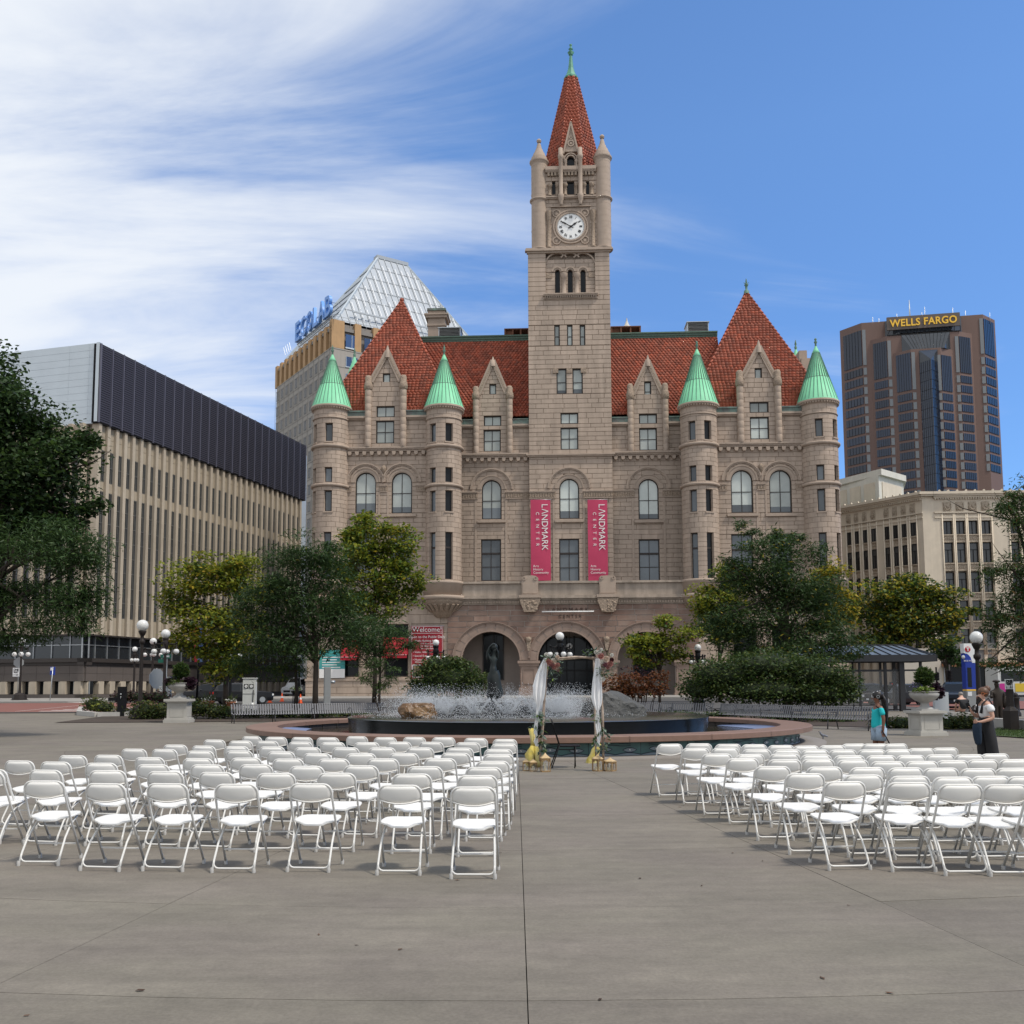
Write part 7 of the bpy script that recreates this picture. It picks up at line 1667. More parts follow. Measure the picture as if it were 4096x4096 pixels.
tree('locust tree with browning tips at the right edge', 4230, 36, [(4060, 2000, 70, 50), (4010, 2050, 60, 60), (4080, 2110, 80, 70), (4090, 2240, 120, 60), (3990, 2280, 90, 40), (4110, 2330, 130, 70), (4040, 2400, 110, 60), (4100, 2480, 140, 80), (4000, 2500, 60, 50), (4060, 2580, 100, 60), (3990, 2640, 55, 45), (4120, 2640, 110, 70), (4200, 2000, 120, 130), (4190, 2250, 130, 130)], [LOC, G_DARK, G_MID, LEAF('brown_leaf', (.12, .055, .018), (.16, .09, .025))], (.45, .2, .27, .08), 1.2, 19, 4.5, .2, .22, .45)
def shrub(label, ells, mats, w, Yb, dens=1.5, leafpx=10, core=(.02, .03, .012), stems=0, cat='shrub', group=None):
    base = gx(sum(e[0] for e in ells)/len(ells), Yb); root = thing('shrub', label, cat, base, 0, group); o = np.array(base); P = []
    cm = MB(); 
    for (u, v, ru, rv, *q) in ells:
        y = Yb + (q[0] if q else 0); c = at(u, v, y); k = 1/pm(y); n = int(3.2*dens*PI*ru*rv/(leafpx*leafpx*1.69*.4)); d = nl.normal(0, 1, (n, 3)); d /= np.linalg.norm(d, axis=1)[:, None]
        r = 1 + .12*np.sin(d[:, :1]*7 + v) * np.cos(d[:, 2:]*6 + u); rr = nl.uniform(.66, 1.10, (n, 1)); P.append(np.array([c.x, c.y, c.z]) - o + d*rr*r*np.array([ru*k, max(ru*k*.7, rv*k*.8), rv*k]))
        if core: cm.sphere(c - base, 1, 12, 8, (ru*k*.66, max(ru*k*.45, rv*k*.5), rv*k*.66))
    pts = np.concatenate(P); pts = pts[pts[:, 2] > .0]
    foliage('leaves', pts, 1.3*leafpx/pm(Yb), mats, root, np.array(w)/sum(w), .55, .05)
    if core: cm.build('dark_core', M('core_shade', core, .95, var=.4, scale=9), root)  # solid dark core blocks the view; inner shade put into its colour
    if stems:
        mb = MB()
        for _ in range(stems): e = pts[rng.randrange(len(pts))]; x = rng.uniform(-.6, .6); mb.tube([(e[0]*.55 + x*.1, 0, -.03), (e[0]*.7, e[1]*.4, e[2]*.5), tuple(e)], [.035, .025, .008], 5)
        mb.build('stems', BARK, root)
    return root
shrub('round green bush in front of the arcade left of the statue', [(1790, 2715, 150, 75), (1760, 2665, 90, 45), (1880, 2735, 85, 55), (1690, 2755, 70, 40), (1830, 2670, 60, 40)], [G_SHRUB, G_DARK, G_MID], (.55, .3, .15), 54, 1.8, 10)
shrub('broad rounded green hedge behind the right bench', [(2900, 2700, 160, 75), (3060, 2665, 190, 65), (3230, 2695, 170, 70), (3350, 2745, 95, 75), (2800, 2755, 90, 55), (3050, 2760, 250, 60), (3250, 2775, 180, 50)], [G_SHRUB, G_DARK, G_MID], (.5, .35, .15), 47, 1.8, 10.5, stems=10)
shrub('rust-brown shrub on thin stems in front of the right arch', [(2460, 2735, 60, 35), (2540, 2730, 70, 38), (2620, 2738, 60, 40), (2580, 2765, 90, 25), (2500, 2765, 70, 25), (2640, 2700, 40, 18)], [G_RUST, LEAF('copper_leaf', (.20, .075, .02), (.12, .05, .018)), G_SHRUB], (.55, .42, .03), 54, 1.5, 11, core=None, stems=16)
shrub('thin dark red shrub seen through the right arch', [(2520, 2685, 60, 22), (2570, 2700, 40, 15)], [G_RUST, G_PURPLE], (.5, .5), 60, .35, 8, core=None, stems=8)
shrub('upright golden-green yew at the kerb of the left planter', [(375, 2820, 48, 36)], [G_BOX, G_SHRUB], (.6, .4), 61, 1.6, 9)
shrub('low yellow-tipped juniper in the left planter', [(422, 2830, 50, 26)], [G_BOX, G_YEL, G_SHRUB], (.5, .1, .4), 59, 1.6, 9)
shrub('dark purple-brown barberry mass behind the left planter', [(490, 2790, 50, 26), (560, 2788, 60, 26), (640, 2790, 50, 26)], [G_PURPLE, LEAF('barberry_leaf', (.04, .018, .014), (.06, .03, .02)), G_DARK], (.4, .45, .15), 62, 1.6, 9)
shrub('rounded boxwood left of the left urn', [(580, 2845, 72, 40), (640, 2850, 50, 35)], [G_BOX, G_SHRUB, G_DARK], (.45, .35, .2), 52, 1.8, 9)
shrub('low spreading shrub right of the left urn', [(800, 2835, 60, 32), (860, 2845, 60, 28), (910, 2850, 40, 25), (760, 2815, 40, 26)], [G_BOX, G_SHRUB, G_DARK], (.4, .4, .2), 52, 1.7, 9)
shrub('ground-hugging greenery under the left bench', [(1000, 2855, 70, 18), (1120, 2858, 80, 15), (1250, 2860, 80, 13), (1400, 2858, 100, 11)], [G_BOX, G_SHRUB, G_DARK], (.35, .4, .25), 53, 1.5, 8)
shrub('low green hedge between the bench end and the right urn', [(3520, 2890, 50, 32), (3600, 2895, 60, 30), (3660, 2895, 40, 30)], [G_BOX, G_SHRUB, G_DARK], (.5, .35, .15), 39, 1.8, 9.5)
shrub('low clipped hedge right of the right urn', [(3780, 2900, 50, 40), (3850, 2895, 55, 42), (3890, 2905, 35, 32)], [G_BOX, G_SHRUB, G_DARK], (.55, .3, .15), 38, 1.8, 9.5)
shrub('dark undergrowth below the right bench', [(2700, 2855, 80, 12), (2900, 2858, 120, 12), (3150, 2868, 140, 12), (3350, 2880, 100, 14)], [G_DARK, G_SHRUB], (.6, .4), 45, 1.2, 8)
# planting beds and low kerbs
mb = MB(); mb.add([(-22.5, 48.2, .02), (-4, 49.6, .02), (-4, 62, .14), (-24, 62, .14)], [(0, 1, 2, 3)]); mb.build('planting_bed', MULCH, kind='structure')
mb = MB(); mb.add([(3.5, 44.2, .02), (13, 41, .02), (19, 35.2, .02), (26, 34.4, .02), (26, 48, .02), (3.5, 58, .1)], [(0, 1, 2, 3, 4, 5)]); mb.build('planting_bed', MULCH, kind='structure')
GR = MB(); p = [ground(u, v) for u, v in ((3965, 2945), (4180, 2960), (4180, 2922), (3990, 2915))]; GR.add([(q.x, q.y, .035) for q in p], [(0, 1, 2, 3)]); GR.build('lawn', GRASS, kind='structure')
gp = []
for _ in range(2600): a, b = rng.random(), rng.random(); q = p[0].lerp(p[1], a).lerp(p[3].lerp(p[2], a), b); gp.append((q.x, q.y, .03))
V, F = leaf_cloud(np.array(gp), (0, 0, .2), .09, .12, -1.2); put('grass', np_mesh('grass', V, F, [G_MID]), kind='stuff', label='short green grass on the right planting bed', cat='grass')
KERB = M('pale_granite_kerb', (.40, .385, .36), .8, var=.12, scale=3)
def kerb(label, pts, h, w):
    mb = MB(); P = [ground(u, v) for u, v in pts]; root = thing('planter_kerb', label, 'kerb', P[0])
    for a, b in zip(P, P[1:]):
        n = max(1, int((b-a).length/1.4))
        for k in range(n): m_ = MB(); s, e = a.lerp(b, k/n) - P[0], a.lerp(b, (k+1)/n) - P[0]; d = (e-s).normalized()*.008; m_.bar(s + d + Vector((0, w/2, h/2)), e - d + Vector((0, w/2, h/2)), w, h); m_.build('kerb_stone', KERB, root)
kerb('pale stone kerb round the left planter', [(512, 2866), (385, 2868), (312, 2861), (320, 2842)], .26, .3); kerb('low pale stone edging beside the right lawn', [(3955, 2912), (4060, 2920), (4200, 2932)], .40, .4)
# ================================================================ street lamps, signs, planters, benches
def lamp(label, u, vg, rpx, Y, arms=None, mat=None, basew=.34, tall=True):
    """arms: (half width px, v of the lower globes, r px, turn)"""
    base = gx(u, Y); k = 1/pm(Y); zg = at(u, vg, Y).z - base.z; r = rpx*k; mt = mat or BLACK; t = thing('street_lamp', label, 'street lamp', base, 0, 'globe street lamps')
    b = MB(); zp = zg - r*1.02
    b.lathe([(basew*1.45, 0), (basew*1.45, .14), (basew*1.2, .2), (basew*1.05, .62), (basew*.8, .7), (basew*.6, .8)], 8, smooth=False, a0=PI/8, a1=2*PI+PI/8); b.lathe([(.15, .78), (.13, .95), (.11, 1.2), (.085, zp-.75), (.085, zp-.7)], 12)
    b.lathe([(.085, zp-.7), (.15, zp-.62), (.16, zp-.5), (.10, zp-.44), (.09, zp-.25), (.13, zp-.2), (.20*max(1, r/.3), zp-.03), (.20*max(1, r/.3), zp+.03), (.1, zp+.05)], 12); b.build('post', mt, t)
    g = MB(); g.sphere((0, 0, zg), r, 20, 14); g.build('globe', GLOBE, t)
    if arms:
        hw, va, ra, turn = arms[:4]; za = at(u, va, Y).z - base.z; ra *= k; L_ = hw*k; zb = za + ra*2.6; b = MB(); G = []
        for q in range(4):
            a = turn + q*PI/2; e = Vector((math.cos(a)*L_, math.sin(a)*L_, 0)); b.tube([(0, 0, zb), e*.55 + Vector((0, 0, zb)), e + Vector((0, 0, zb))], [.06, .045, .04], 6); b.sphere(e + Vector((0, 0, zb+.08)), .07, 6, 5)
            b.tube([(0, 0, za-.25), e*.5 + Vector((0, 0, za)), e*.85 + Vector((0, 0, zb-.08))], .02, 5); b.lathe([(.03, zb-za-.0), (.05, ra*1.7), (ra*.55, ra*.85), (ra*.6, ra*.7)], 8, e + Vector((0, 0, za))); G.append(e + Vector((0, 0, za)))
        b.lathe([(.1, zb-.3), (.17, zb-.2), (.17, zb+.2), (.1, zb+.35)], 10); b.build('cross_arms', mt, t)
        for e in G: g = MB(); g.sphere(e, ra, 14, 10); g.build('globe', GLOBE, t)
    return t
lamp('tall lamp with one very large white globe behind the left planter', 563, 2502, 23, 52, None, DKBROWN)
lamp('five-globe lamp behind the left urn, its top globe largest of the cluster', 657, 2535, 18, 62, (42, 2606, 11.5, .18), DKBROWN)
lamp('five-globe lamp half hidden left of the green street sign', 608, 2565, 13.5, 84, (30, 2619, 8.5, .5), DKBROWN)
lamp('small distant lamp with two visible lower globes before the dark shop windows', 535, 2597, 10.5, 98, (11, 2640, 7, .6), DKBROWN)
lamp('brown lamp with square base by the one way sign at the far left', 80, 2563, 14, 92, (24, 2617, 9.5, .45), DKBROWN, .55)
lamp('black lamp beside the terracotta flower pots', 921, 2563, 14, 74, (34, 2622, 9, .3))
lamp('small lamp far behind the left trees near the white van', 1196, 2627, 7.5, 112, (9, 2658, 4.5, .5))
lamp('lamp rising behind the round bush in front of the welcome banner', 1743, 2571, 13, 62, (32, 2632, 9, .35))
lamp('lamp standing behind the wedding arch in front of the middle door', 2241, 2545, 17, 56, (42, 2618, 11, .3))
lamp('lamp between the small yellow tree and the right hedge', 2794, 2590, 13.5, 62, (33, 2648, 8, .4))
lamp('dark lamp with one big globe beside the blue pylon', 3914, 2550, 25, 43, None, DKBROWN, .42)
SIGNW = M('white_sign_face', (.76, .77, .77), .4); SIGNK = M('sign_black', (.01, .01, .012), .5); SIGNB = M('blue_sign', (.012, .04, .30), .45); SIGNG = M('green_sign', (.01, .16, .10), .45); GREYM = M('grey_sign_back', (.30, .31, .31), .5, metal=.3)
def oneway(label, u0, u1, v0, v1, Y, post):
    c = at((u0+u1)/2, v1, Y); w, h = (u1-u0)/pm(Y), (v1-v0)/pm(Y); t = thing('one_way_sign', label, 'sign', c); b = MB(); b.box(-w/2, w/2, -.015, .015, 0, h); b.build('plate', SIGNW, t)
    b = MB()
    for x0, x1, z0, z1 in ((-w/2+.02, w/2-.02, .02, .035), (-w/2+.02, w/2-.02, h-.035, h-.02), (-w/2+.02, -w/2+.035, .035, h-.035), (w/2-.035, w/2-.02, .035, h-.035)): b.box(x0, x1, -.022, -.016, z0, z1)
    b.build('border', SIGNK, t)
    for s, z in (('ONE', .66), ('WAY', .38)):
        me = text_mesh(s, h*.33, SIGNK, .004, font_bold=.012); mx = max(v.co.x for v in me.vertices); me.transform(Matrix.Diagonal((w*.38/mx, 1, 1, 1))); put('lettering', me, t, (0, -.02, h*z))
    b = MB(); b.prism([(-w*.38, h*.17), (w*.12, h*.17), (w*.12, h*.10), (w*.40, h*.205), (w*.12, h*.31), (w*.12, h*.24), (-w*.38, h*.24)], -.024, -.016); b.build('arrow', SIGNK, t)
    if post:
        g = gx((u0+u1)/2, Y+.25); p = thing('sign_post', post, 'post', g); b = MB(); b.lathe([(.3, 0), (.3, .75), (.2, .85), (.15, .9), (.14, c.z - g.z + .1)], 6, smooth=False); b.build('post', DKBROWN, p)
oneway('white one way sign with arrow on the far left lamp post', 50, 77, 2671, 2707, 91.2, None)
oneway('white one way sign with arrow on a thick brown post by the bronze statue', 4021, 4053, 2717, 2756, 36, 'thick brown post carrying the right one way sign')
def octagon(label, u, v, rpx, Y, rz):
    c = at(u, v, Y); r = rpx/pm(Y); t = thing('stop_sign', label, 'sign', c, rz); b = MB(); b.prism([(r*math.cos(PI/8+k*PI/4), r*math.sin(PI/8+k*PI/4)) for k in range(8)], -.015, .015); b.build('plate', GREYM, t); b = MB(); b.tube([(0, .05, -(c.z-gz(Y))), (0, .05, r)], .035, 6); b.build('post', GREYM, t)
octagon('back of a grey octagonal stop sign on the far left lamp post', 75, 2650, 20, 92.8, R(14)); octagon('back of a large grey octagonal sign seen edge-on behind the left planter', 628, 2715, 42, 70, R(62))
c = at(207, 2700, 90); t = thing('bus_stop_sign', 'blue bus stop sign on a thin leaning pole on the far pavement', 'sign', gx(204, 90)); h0 = c.z - t.location.z
b = MB(); b.tube([(-.05, 0, 0), (.12, 0, h0+.75)], .04, 6); b.build('pole', METAL, t); b = MB(); b.box(-.16, .30, .05, .08, h0, h0+.75); b.build('plate', SIGNB, t); b = MB(); b.box(-.12, .12, .03, .049, h0+.42, h0+.68); b.build('bus_symbol', SIGNW, t)
c = at(663, 2633, 66); t = thing('street_name_sign', 'green street name sign below the five-globe lamp cluster', 'sign', c); w = 42/pm(66); b = MB(); b.box(-w/2, w/2, -.02, .02, 0, .26); b.build('plate', SIGNG, t); b = MB(); b.box(-.15, .25, -.03, -.021, .07, .19); b.build('print', SIGNW, t); b = MB(); b.box(-.5, -.05, -.04, -.01, -.3, -.06); b.build('plate', SIGNG, t); b = MB(); b.tube([(.05, .04, -(c.z-gz(66))), (.1, .04, .3)], .035, 6); b.build('pole', METAL, t)
g = gx(788, 70); t = thing('banner_pole', 'dark pole with a red and a blue street banner left of the yellow-green maple', 'banner pole', g); zt_ = at(788, 2490, 70).z - g.z; b = MB(); b.tube([(0, 0, 0), (.12, 0, zt_)], [.09, .06], 8); b.build('pole', BLACK, t)
z0, z1 = at(780, 2648, 70).z - g.z, at(780, 2507, 70).z - g.z
for nm, x0, x1, mt, dx in (('red_banner', -.34, .02, RED, .15), ('blue_banner', .12, .46, M('blue_banner', (.10, .17, .32), .6), -.12)):
    b = MB(); n = 8; vs = []
    for d in (0, .012):
        for k in range(n+1): q = k/n; vs += [(x0+dx*(1-q), -.1+.04*math.sin(q*6)+d, z0+(z1-z0)*q), (x1+dx*.35*(1-q), -.1+.04*math.sin(q*6+1)+d, z0+(z1-z0)*q)]
    m_ = 2*(n+1); b.add(vs, [(2*k, 2*k+1, 2*k+3, 2*k+2) for k in range(n)] + [(m_+2*k, m_+2*k+2, m_+2*k+3, m_+2*k+1) for k in range(n)], 0, True); cl_ = b.build(nm, mt, t); b = MB()
    for k in range(7): q = .25 + k*.095; b.bar(((x0+x1)/2+dx*(1-q)*.6-.07, -.13, z0+(z1-z0)*q), ((x0+x1)/2+dx*(1-q)*.6+.07, -.13, z0+(z1-z0)*(q+.02)), .05, .02)
    b.build('print', LETTER if nm[0] == 'r' else SIGNB, cl_); b = MB(); b.bar((.06, -.08, z1), ((x0+x1)/2+(-.2 if nm[0] == 'r' else .2), -.1, z1), .04); b.build('bracket', BLACK, t)
# urns on pedestals
USTONE = M('pale_cast_stone', (.40, .385, .35), .8, var=.1, scale=2, bump=.2, bscale=12); UMETAL = M('urn_stone', (.33, .32, .30), .55, var=.18, scale=4, streak=.2)
def urn(label, u, vb, hp, wpx, turn, plants):
    p = ground(u, vb); k = 1/pm(p.y); t = thing('urn_planter', label, 'planter', p, turn); h = hp*k; w = wpx*k/2
    b = MB(); q = lambda wz: b.box(-w*wz[0], w*wz[0], -w*wz[0], w*wz[0], h*wz[1], h*wz[2])
    for a in ((1.0, 0, .13), (.93, .13, .19), (.78, .19, .84), (.86, .84, .90), (1.0, .90, 1.0)): q(a)
    for s in (0, 1, 2, 3):
        m_ = Matrix.Rotation(s*PI/2, 4, 'Z'); mb2 = MB()
        for x0, x1, z0, z1 in ((-.55, .55, .74, .77), (-.55, .55, .25, .28), (-.55, -.51, .28, .74), (.51, .55, .28, .74)): mb2.box(w*x0, w*x1, -w*.80, -w*.78, h*z0, h*z1)
        b.add([m_ @ Vector(v) for v in mb2.v], mb2.f)
    b.build('pedestal', USTONE, t)
    b = MB(); s = w*1.0; z = h
    b.box(-s*.62, s*.62, -s*.62, s*.62, z, z+s*.12)
    prof = [(s*.55, z+s*.12), (s*.52, z+s*.2), (s*.30, z+s*.3), (s*.26, z+s*.45), (s*.3, z+s*.55), (s*.38, z+s*.58), (s*.62, z+s*.68), (s*.90, z+s*.92), (s*.98, z+s*1.12), (s*.90, z+s*1.22), (s*.98, z+s*1.26), (s*1.0, z+s*1.30), (s*.9, z+s*1.31), (s*.8, z+s*1.2), (.01, z+s*1.2)]
    b.lathe(prof, 28); b.build('urn', UMETAL, t); zt_ = z + s*1.28; lf_ = 13*k
    def blob(nm, cx, cy, cz, rx, ry, rz, n, mats, wts, size=1.0, asp=.5, dr=.1):
        d = nl.normal(0, 1, (n, 3)); d /= np.linalg.norm(d, axis=1)[:, None]; pts = np.array([cx*s, cy*s, zt_ + cz*s]) + d*nl.uniform(.35, 1.05, (n, 1))*np.array([rx*s, ry*s, rz*s]); foliage(nm, pts, lf_*size, mats, t, wts, asp, dr)
    blob('topiary', .05, 0, .95, .55, .55, .62, 4200, [G_MID, G_DARK, G_SHRUB], (.45, .35, .2), 1.1, .3, -.3)
    blob('trailing_plant', -.25, -.4, .1, .65, .55, .25, 700, [G_LIME, G_SHRUB] if plants else [G_SHRUB, G_MID, G_PURPLE], (.8, .2) if plants else (.5, .3, .2), .9, .7, .5)
    blob('purple_trailing_plant', .8, -.2, .02, .45, .5, .5, 900, [G_PURPLE, LEAF('dark_plum_leaf', (.02, .01, .016), (.05, .02, .035))], (.7, .3), 1.0, .8, .4)
    if not plants: blob('purple_trailing_plant', -.7, -.2, .12, .4, .4, .3, 500, [G_PURPLE, G_DARK], (.7, .3), 1.0, .8, .4)
    blob('lavender_flowers', -.45, .1, .42, .5, .4, .2, 260, [M('lavender_flower', (.20, .17, .36), .7), G_SHRUB], (.5, .5), .7, .3, -.6)
urn('stone urn with dark mixed flowers on the left pedestal', 716, 2890, 93, 98, R(4), 0)
urn('stone urn with lime and plum trailing plants on the right pedestal', 3704, 2941, 97, 118, R(9), 1)
# terracotta pots
TERRA = M('terracotta_pot', (.30, .115, .055), .8, var=.1, scale=3); WFL = M('white_petal', (.75, .74, .72), .7, trans=.2)
for u, v, wpx, hpx, lab in ((834, 2806, 48, 38, 'terracotta pot with white flowers and spiky grass nearest the black car'), (925, 2806, 40, 34, 'terracotta pot with white flowers half hidden behind the black lamp'), (747, 2787, 18, 16, 'small terracotta pot just right of the left urn')):
    p = gx(u, 66); k = 1/pm(66); t = thing('flower_pot', lab, 'flower pot', p, 0, 'terracotta flower pots'); w, h = wpx*k/2, hpx*k; b = MB(); b.lathe([(w*.68, 0), (w*.92, h*.78), (w*1.04, h*.8), (w*1.04, h), (w*.9, h), (w*.85, h*.85), (.01, h*.85)], 20); b.build('pot', TERRA, t)
    n = 60; a = nl.uniform(0, 2*PI, n); pts = np.stack([w*.3*np.cos(a), w*.3*np.sin(a), np.full(n, h*.9)], 1); V, F = leaf_cloud(pts, (0, 0, .3), h*1.1, .07, -1.1); put('grass_blades', np_mesh('grass_blades', V, F, [G_SHRUB]), t)
    n = 260; a = nl.uniform(0, 2*PI, n); r = w*nl.uniform(.5, 1.15, n); pts = np.stack([r*np.cos(a), r*np.sin(a), h + nl.uniform(-.15, .22, n)*h*1.2], 1); foliage('flowers', pts, .10, [WFL, G_SHRUB], t, (.6, .4), .9, 0)
# long slatted benches
BSLAT = M('grey_steel_slat', (.15, .15, .16), .5, var=.08); BFR = M('bench_frame', (.05, .05, .055), .5)
def bench(label, A, B, n, sag=0):
    A, B = Vector(A), Vector(B); L_ = (B-A).length; e = (B-A).normalized(); ang = math.atan2(e.y, e.x); t = thing('bench', label, 'bench', A, ang, 'long slatted steel benches'); w = L_/n*.55
    s = MB(); path = [(-.02, .40), (.03, .445), (.25, .43), (.42, .445), (.47, .50), (.53, .70), (.58, .86), (.60, .885)]; pr = [(y, z) for y, z in path]
    for (y0, z0), (y1, z1) in zip(pr, pr[1:]): s.bar((0, y0, z0), (0, y1, z1), w, .012, up=(0, -(z1-z0), (y1-y0)))
    me = s.mesh('slat', BSLAT)
    for k in range(n): x = L_*(k+.5)/n; put('slat', me, t, (x, sag*math.sin(PI*x/L_)*-1, 0))
    b = MB()
    for y, z in ((.03, .425), (.42, .425), (.50, .55), (.60, .85)): b.tube([(L_*q/8, y - sag*math.sin(PI*q/8), z) for q in range(9)], .02, 6)
    b.build('rails', BFR, t); m_ = max(2, round(L_/1.9)) + 1
    for k in range(m_):
        x = .08 + (L_-.16)*k/(m_-1); y = -sag*math.sin(PI*x/L_); b = MB(); b.tube([(x, y-.0, 0), (x, y+.04, .42)], .024, 6); b.tube([(x, y+.55, 0), (x, y+.45, .42), (x, y+.62, .88)], .024, 6); b.bar((x, y, .42), (x, y+.45, .42), .04); b.tube([(x, y+.02, .43), (x, y+.02, .64), (x, y+.25, .66), (x, y+.5, .64)], .018, 6); b.build('leg', BFR, t)
def gp_(u, Y): return gx(u, Y)
bench('long grey slatted bench behind the fountain on the far left', gp_(933, 46.6), gp_(1553, 50.2), 64, .25); bench('grey slatted bench partly hidden by spray left of the statue', gp_(1562, 50.3), gp_(2010, 50.6), 46, .1)
bench('grey slatted bench in the middle behind the fountain spray', gp_(2030, 50.4), gp_(2500, 48.4), 50, .1); bench('grey slatted bench behind the boulder right of the arch', gp_(2515, 48.0), gp_(2832, 45.4), 36, .1); bench('longest grey slatted bench curving in front of the broad hedge on the right', gp_(2840, 45.2), gp_(3474, 36.6), 78, .35)
# fixtures on the left
p = ground(486, 2866); k = 1/pm(p.y); t = thing('drinking_fountain', 'black pedestal drinking fountain with side basin in front of the left planter', 'drinking fountain', p); b = MB(); b.box(-14*k, 14*k, -.18, .18, 0, 118*k); b.build('pillar', BLACK, t); b = MB(); b.box(-52*k, -14.2*k, -.14, .14, 62*k, 74*k); b.box(-50*k, -16*k, -.12, .12, 74*k, 75*k); b.build('basin', BLACK, t); b = MB(); b.sphere((0, -.2, 88*k), .05, 8, 6); b.tube([(0, -.19, 80*k), (0, -.21, 70*k)], .02, 6); b.build('spout', METAL, t)
UTW = M('utility_white', (.62, .63, .60), .5, var=.06)
for u, Y, v0, v1, wpx, dpt, lab in ((1000, 57, 2715, 2812, 48, .7, 'white utility cabinet with two round gauges behind the left bench'), (668, 68, 2711, 2775, 30, .5, 'tall white utility cabinet behind the left urn'), (655, 66, 2748, 2790, 26, .4, 'low white utility box beside the tall cabinet')):
    p = gx(u, Y); k = 1/pm(Y); w = wpx*k/2; h = at(u, v0, Y).z - p.z; t = thing('utility_cabinet', lab, 'cabinet', p, R(6)); b = MB(); b.box(-w, w, -dpt/2, dpt/2, 0, h); b.box(-w-.03, w+.03, -dpt/2-.03, dpt/2+.03, h, h+.06); b.build('housing', UTW, t); b = MB(); b.box(-w+.01, w-.01, -dpt/2-.008, -dpt/2-.001, h*.58, h*.592); b.build('door_gap', BLACK, t)
    if wpx > 40:
        for x in (-w*.45, w*.4): b = MB(); b.box(x-.12, x+.12, -dpt/2-.02, -dpt/2-.001, h*.74, h*.74+.24); gz_ = b.build('gauge', BLACK, t); b = MB(); b.ring(x, h*.74+.12, .02, .09, -dpt/2-.04, -dpt/2-.021, 0, 2*PI, 12); b.build('dial', WHITE, gz_)
        b = MB(); b.tube([(w*.62, -dpt/2-.03, .1), (w*.62, -dpt/2-.03, h*.35)], .06, 8); b.tube([(w*.66, -dpt/2-.03, h*.35), (w*.75, -dpt/2-.03, h*.7)], .02, 6, mi=1); b.build('conduit', [WHITE, BLACK], t)
p = gx(1309, 64); k = 1/pm(64); h = at(1309, 2669, 64).z - p.z; t = thing('grey_pylon', 'slim grey metal pylon with a silver knob beside the dark tree trunk', 'pylon', p, R(20)); b = MB(); b.box(-.20, .20, -.16, .16, 0, h); b.build('column', GREYM, t); b = MB(); b.tube([(.2, 0, h*.66), (.5, 0, h*.66)], .1, 10); b.build('knob', METAL, t)
CONE = M('orange_cone', (.75, .10, .02), .6)
for u, Y, lab in ((1081, 84, 'orange traffic cone left of the thick tree base'), (1129, 88, 'small orange traffic cone right of the thick tree base'), (1203, 82, 'orange traffic cone beside the hanging flower basket')):
    t = thing('traffic_cone', lab, 'traffic cone', gx(u, Y), 0, 'orange traffic cones'); b = MB(); b.box(-.2, .2, -.2, .2, 0, .04); b.lathe([(.16, .04), (.03, .78), (.01, .78)], 12); b.build('body', CONE, t); b = MB(); b.lathe([(.112, .32), (.083, .48)], 12); b.build('band', WHITE, t)
# ---- statue in the fountain, statue and people
def skin(name, V, E, mat, parent=None, sub=2, root=0, loc=None):
    """one continuous body grown round a skeleton: V = [(x, y, z, rx, ry)]"""
    bm = bmesh.new(); sl_ = bm.verts.layers.skin.verify(); vs = []
    for i, q in enumerate(V): v = bm.verts.new(q[:3]); v[sl_].radius = (q[3], q[4] if len(q) > 4 else q[3]); v[sl_].use_root = (i == root); vs.append(v)
    for a, b_ in E: bm.edges.new((vs[a], vs[b_]))
    me = bpy.data.meshes.new(name); bm.to_mesh(me); bm.free(); o = bpy.data.objects.new(name, me); C.objects.link(o)
    sk = o.modifiers.new('s', 'SKIN'); sk.use_smooth_shade = True; sk.branch_smoothing = .6; sb = o.modifiers.new('d', 'SUBSURF'); sb.levels = sb.render_levels = sub
    dg = bpy.context.evaluated_depsgraph_get(); m2 = bpy.data.meshes.new_from_object(o.evaluated_get(dg)); bpy.data.objects.remove(o); bpy.data.meshes.remove(me)
    m2.name = name; m2.materials.clear(); m2.materials.append(mat); m2.polygons.foreach_set('use_smooth', [True]*len(m2.polygons)); return put(name, m2, parent, loc)
def chain(*idx): return list(zip(idx, idx[1:]))
BRONZE = M('dark_bronze', (.011, .012, .012), .5, metal=0, spec=.3, var=.35, scale=4, col2=(.02, .03, .029), mix2=.5, bump=.3, bscale=9)
sp = at(1958, 2810, 32); base = Vector((FO.x - 1.14, FO.y, 1.2)); st = thing('statue', 'dark bronze statue of a standing woman with raised arms in the fountain', 'statue', base)
H = 1.98
V = [(0, 0, .98, .17, .13), (.02, 0, 1.14, .13, .10), (.03, -.01, 1.32, .155, .115), (.03, 0, 1.45, .12, .09), (.05, -.01, 1.56, .055, .05), (.07, -.03, 1.68, .085, .095), (.06, -.02, 1.79, .08, .085),
     (-.10, 0, 1.44, .06, .055), (-.17, -.02, 1.60, .05, .045), (-.10, -.05, 1.80, .042, .04), (.02, -.08, 1.90, .035, .03), (.10, -.10, 1.88, .03, .022),
     (.15, 0, 1.44, .055, .05), (.17, -.05, 1.62, .045, .04), (.12, -.09, 1.76, .035, .03),
     (.01, 0, .80, .20, .16), (.04, .01, .55, .185, .15), (.08, .01, .32, .20, .15), (.06, 0, .14, .15, .12), (-.04, -.02, .03, .10, .09), (.09, -.06, .03, .07, .08)]
E = chain(0, 1, 2, 3, 4, 5, 6) + chain(3, 7, 8, 9, 10, 11) + chain(3, 12, 13, 14) + chain(0, 15, 16, 17, 18, 19) + chain(18, 20)
skin('figure', V, E, BRONZE, st)
b = MB(); n = 20; pr = [(1.0, .16), (.85, .21), (.65, .215), (.45, .23), (.28, .26), (.16, .22), (.10, .16)]; vs = []
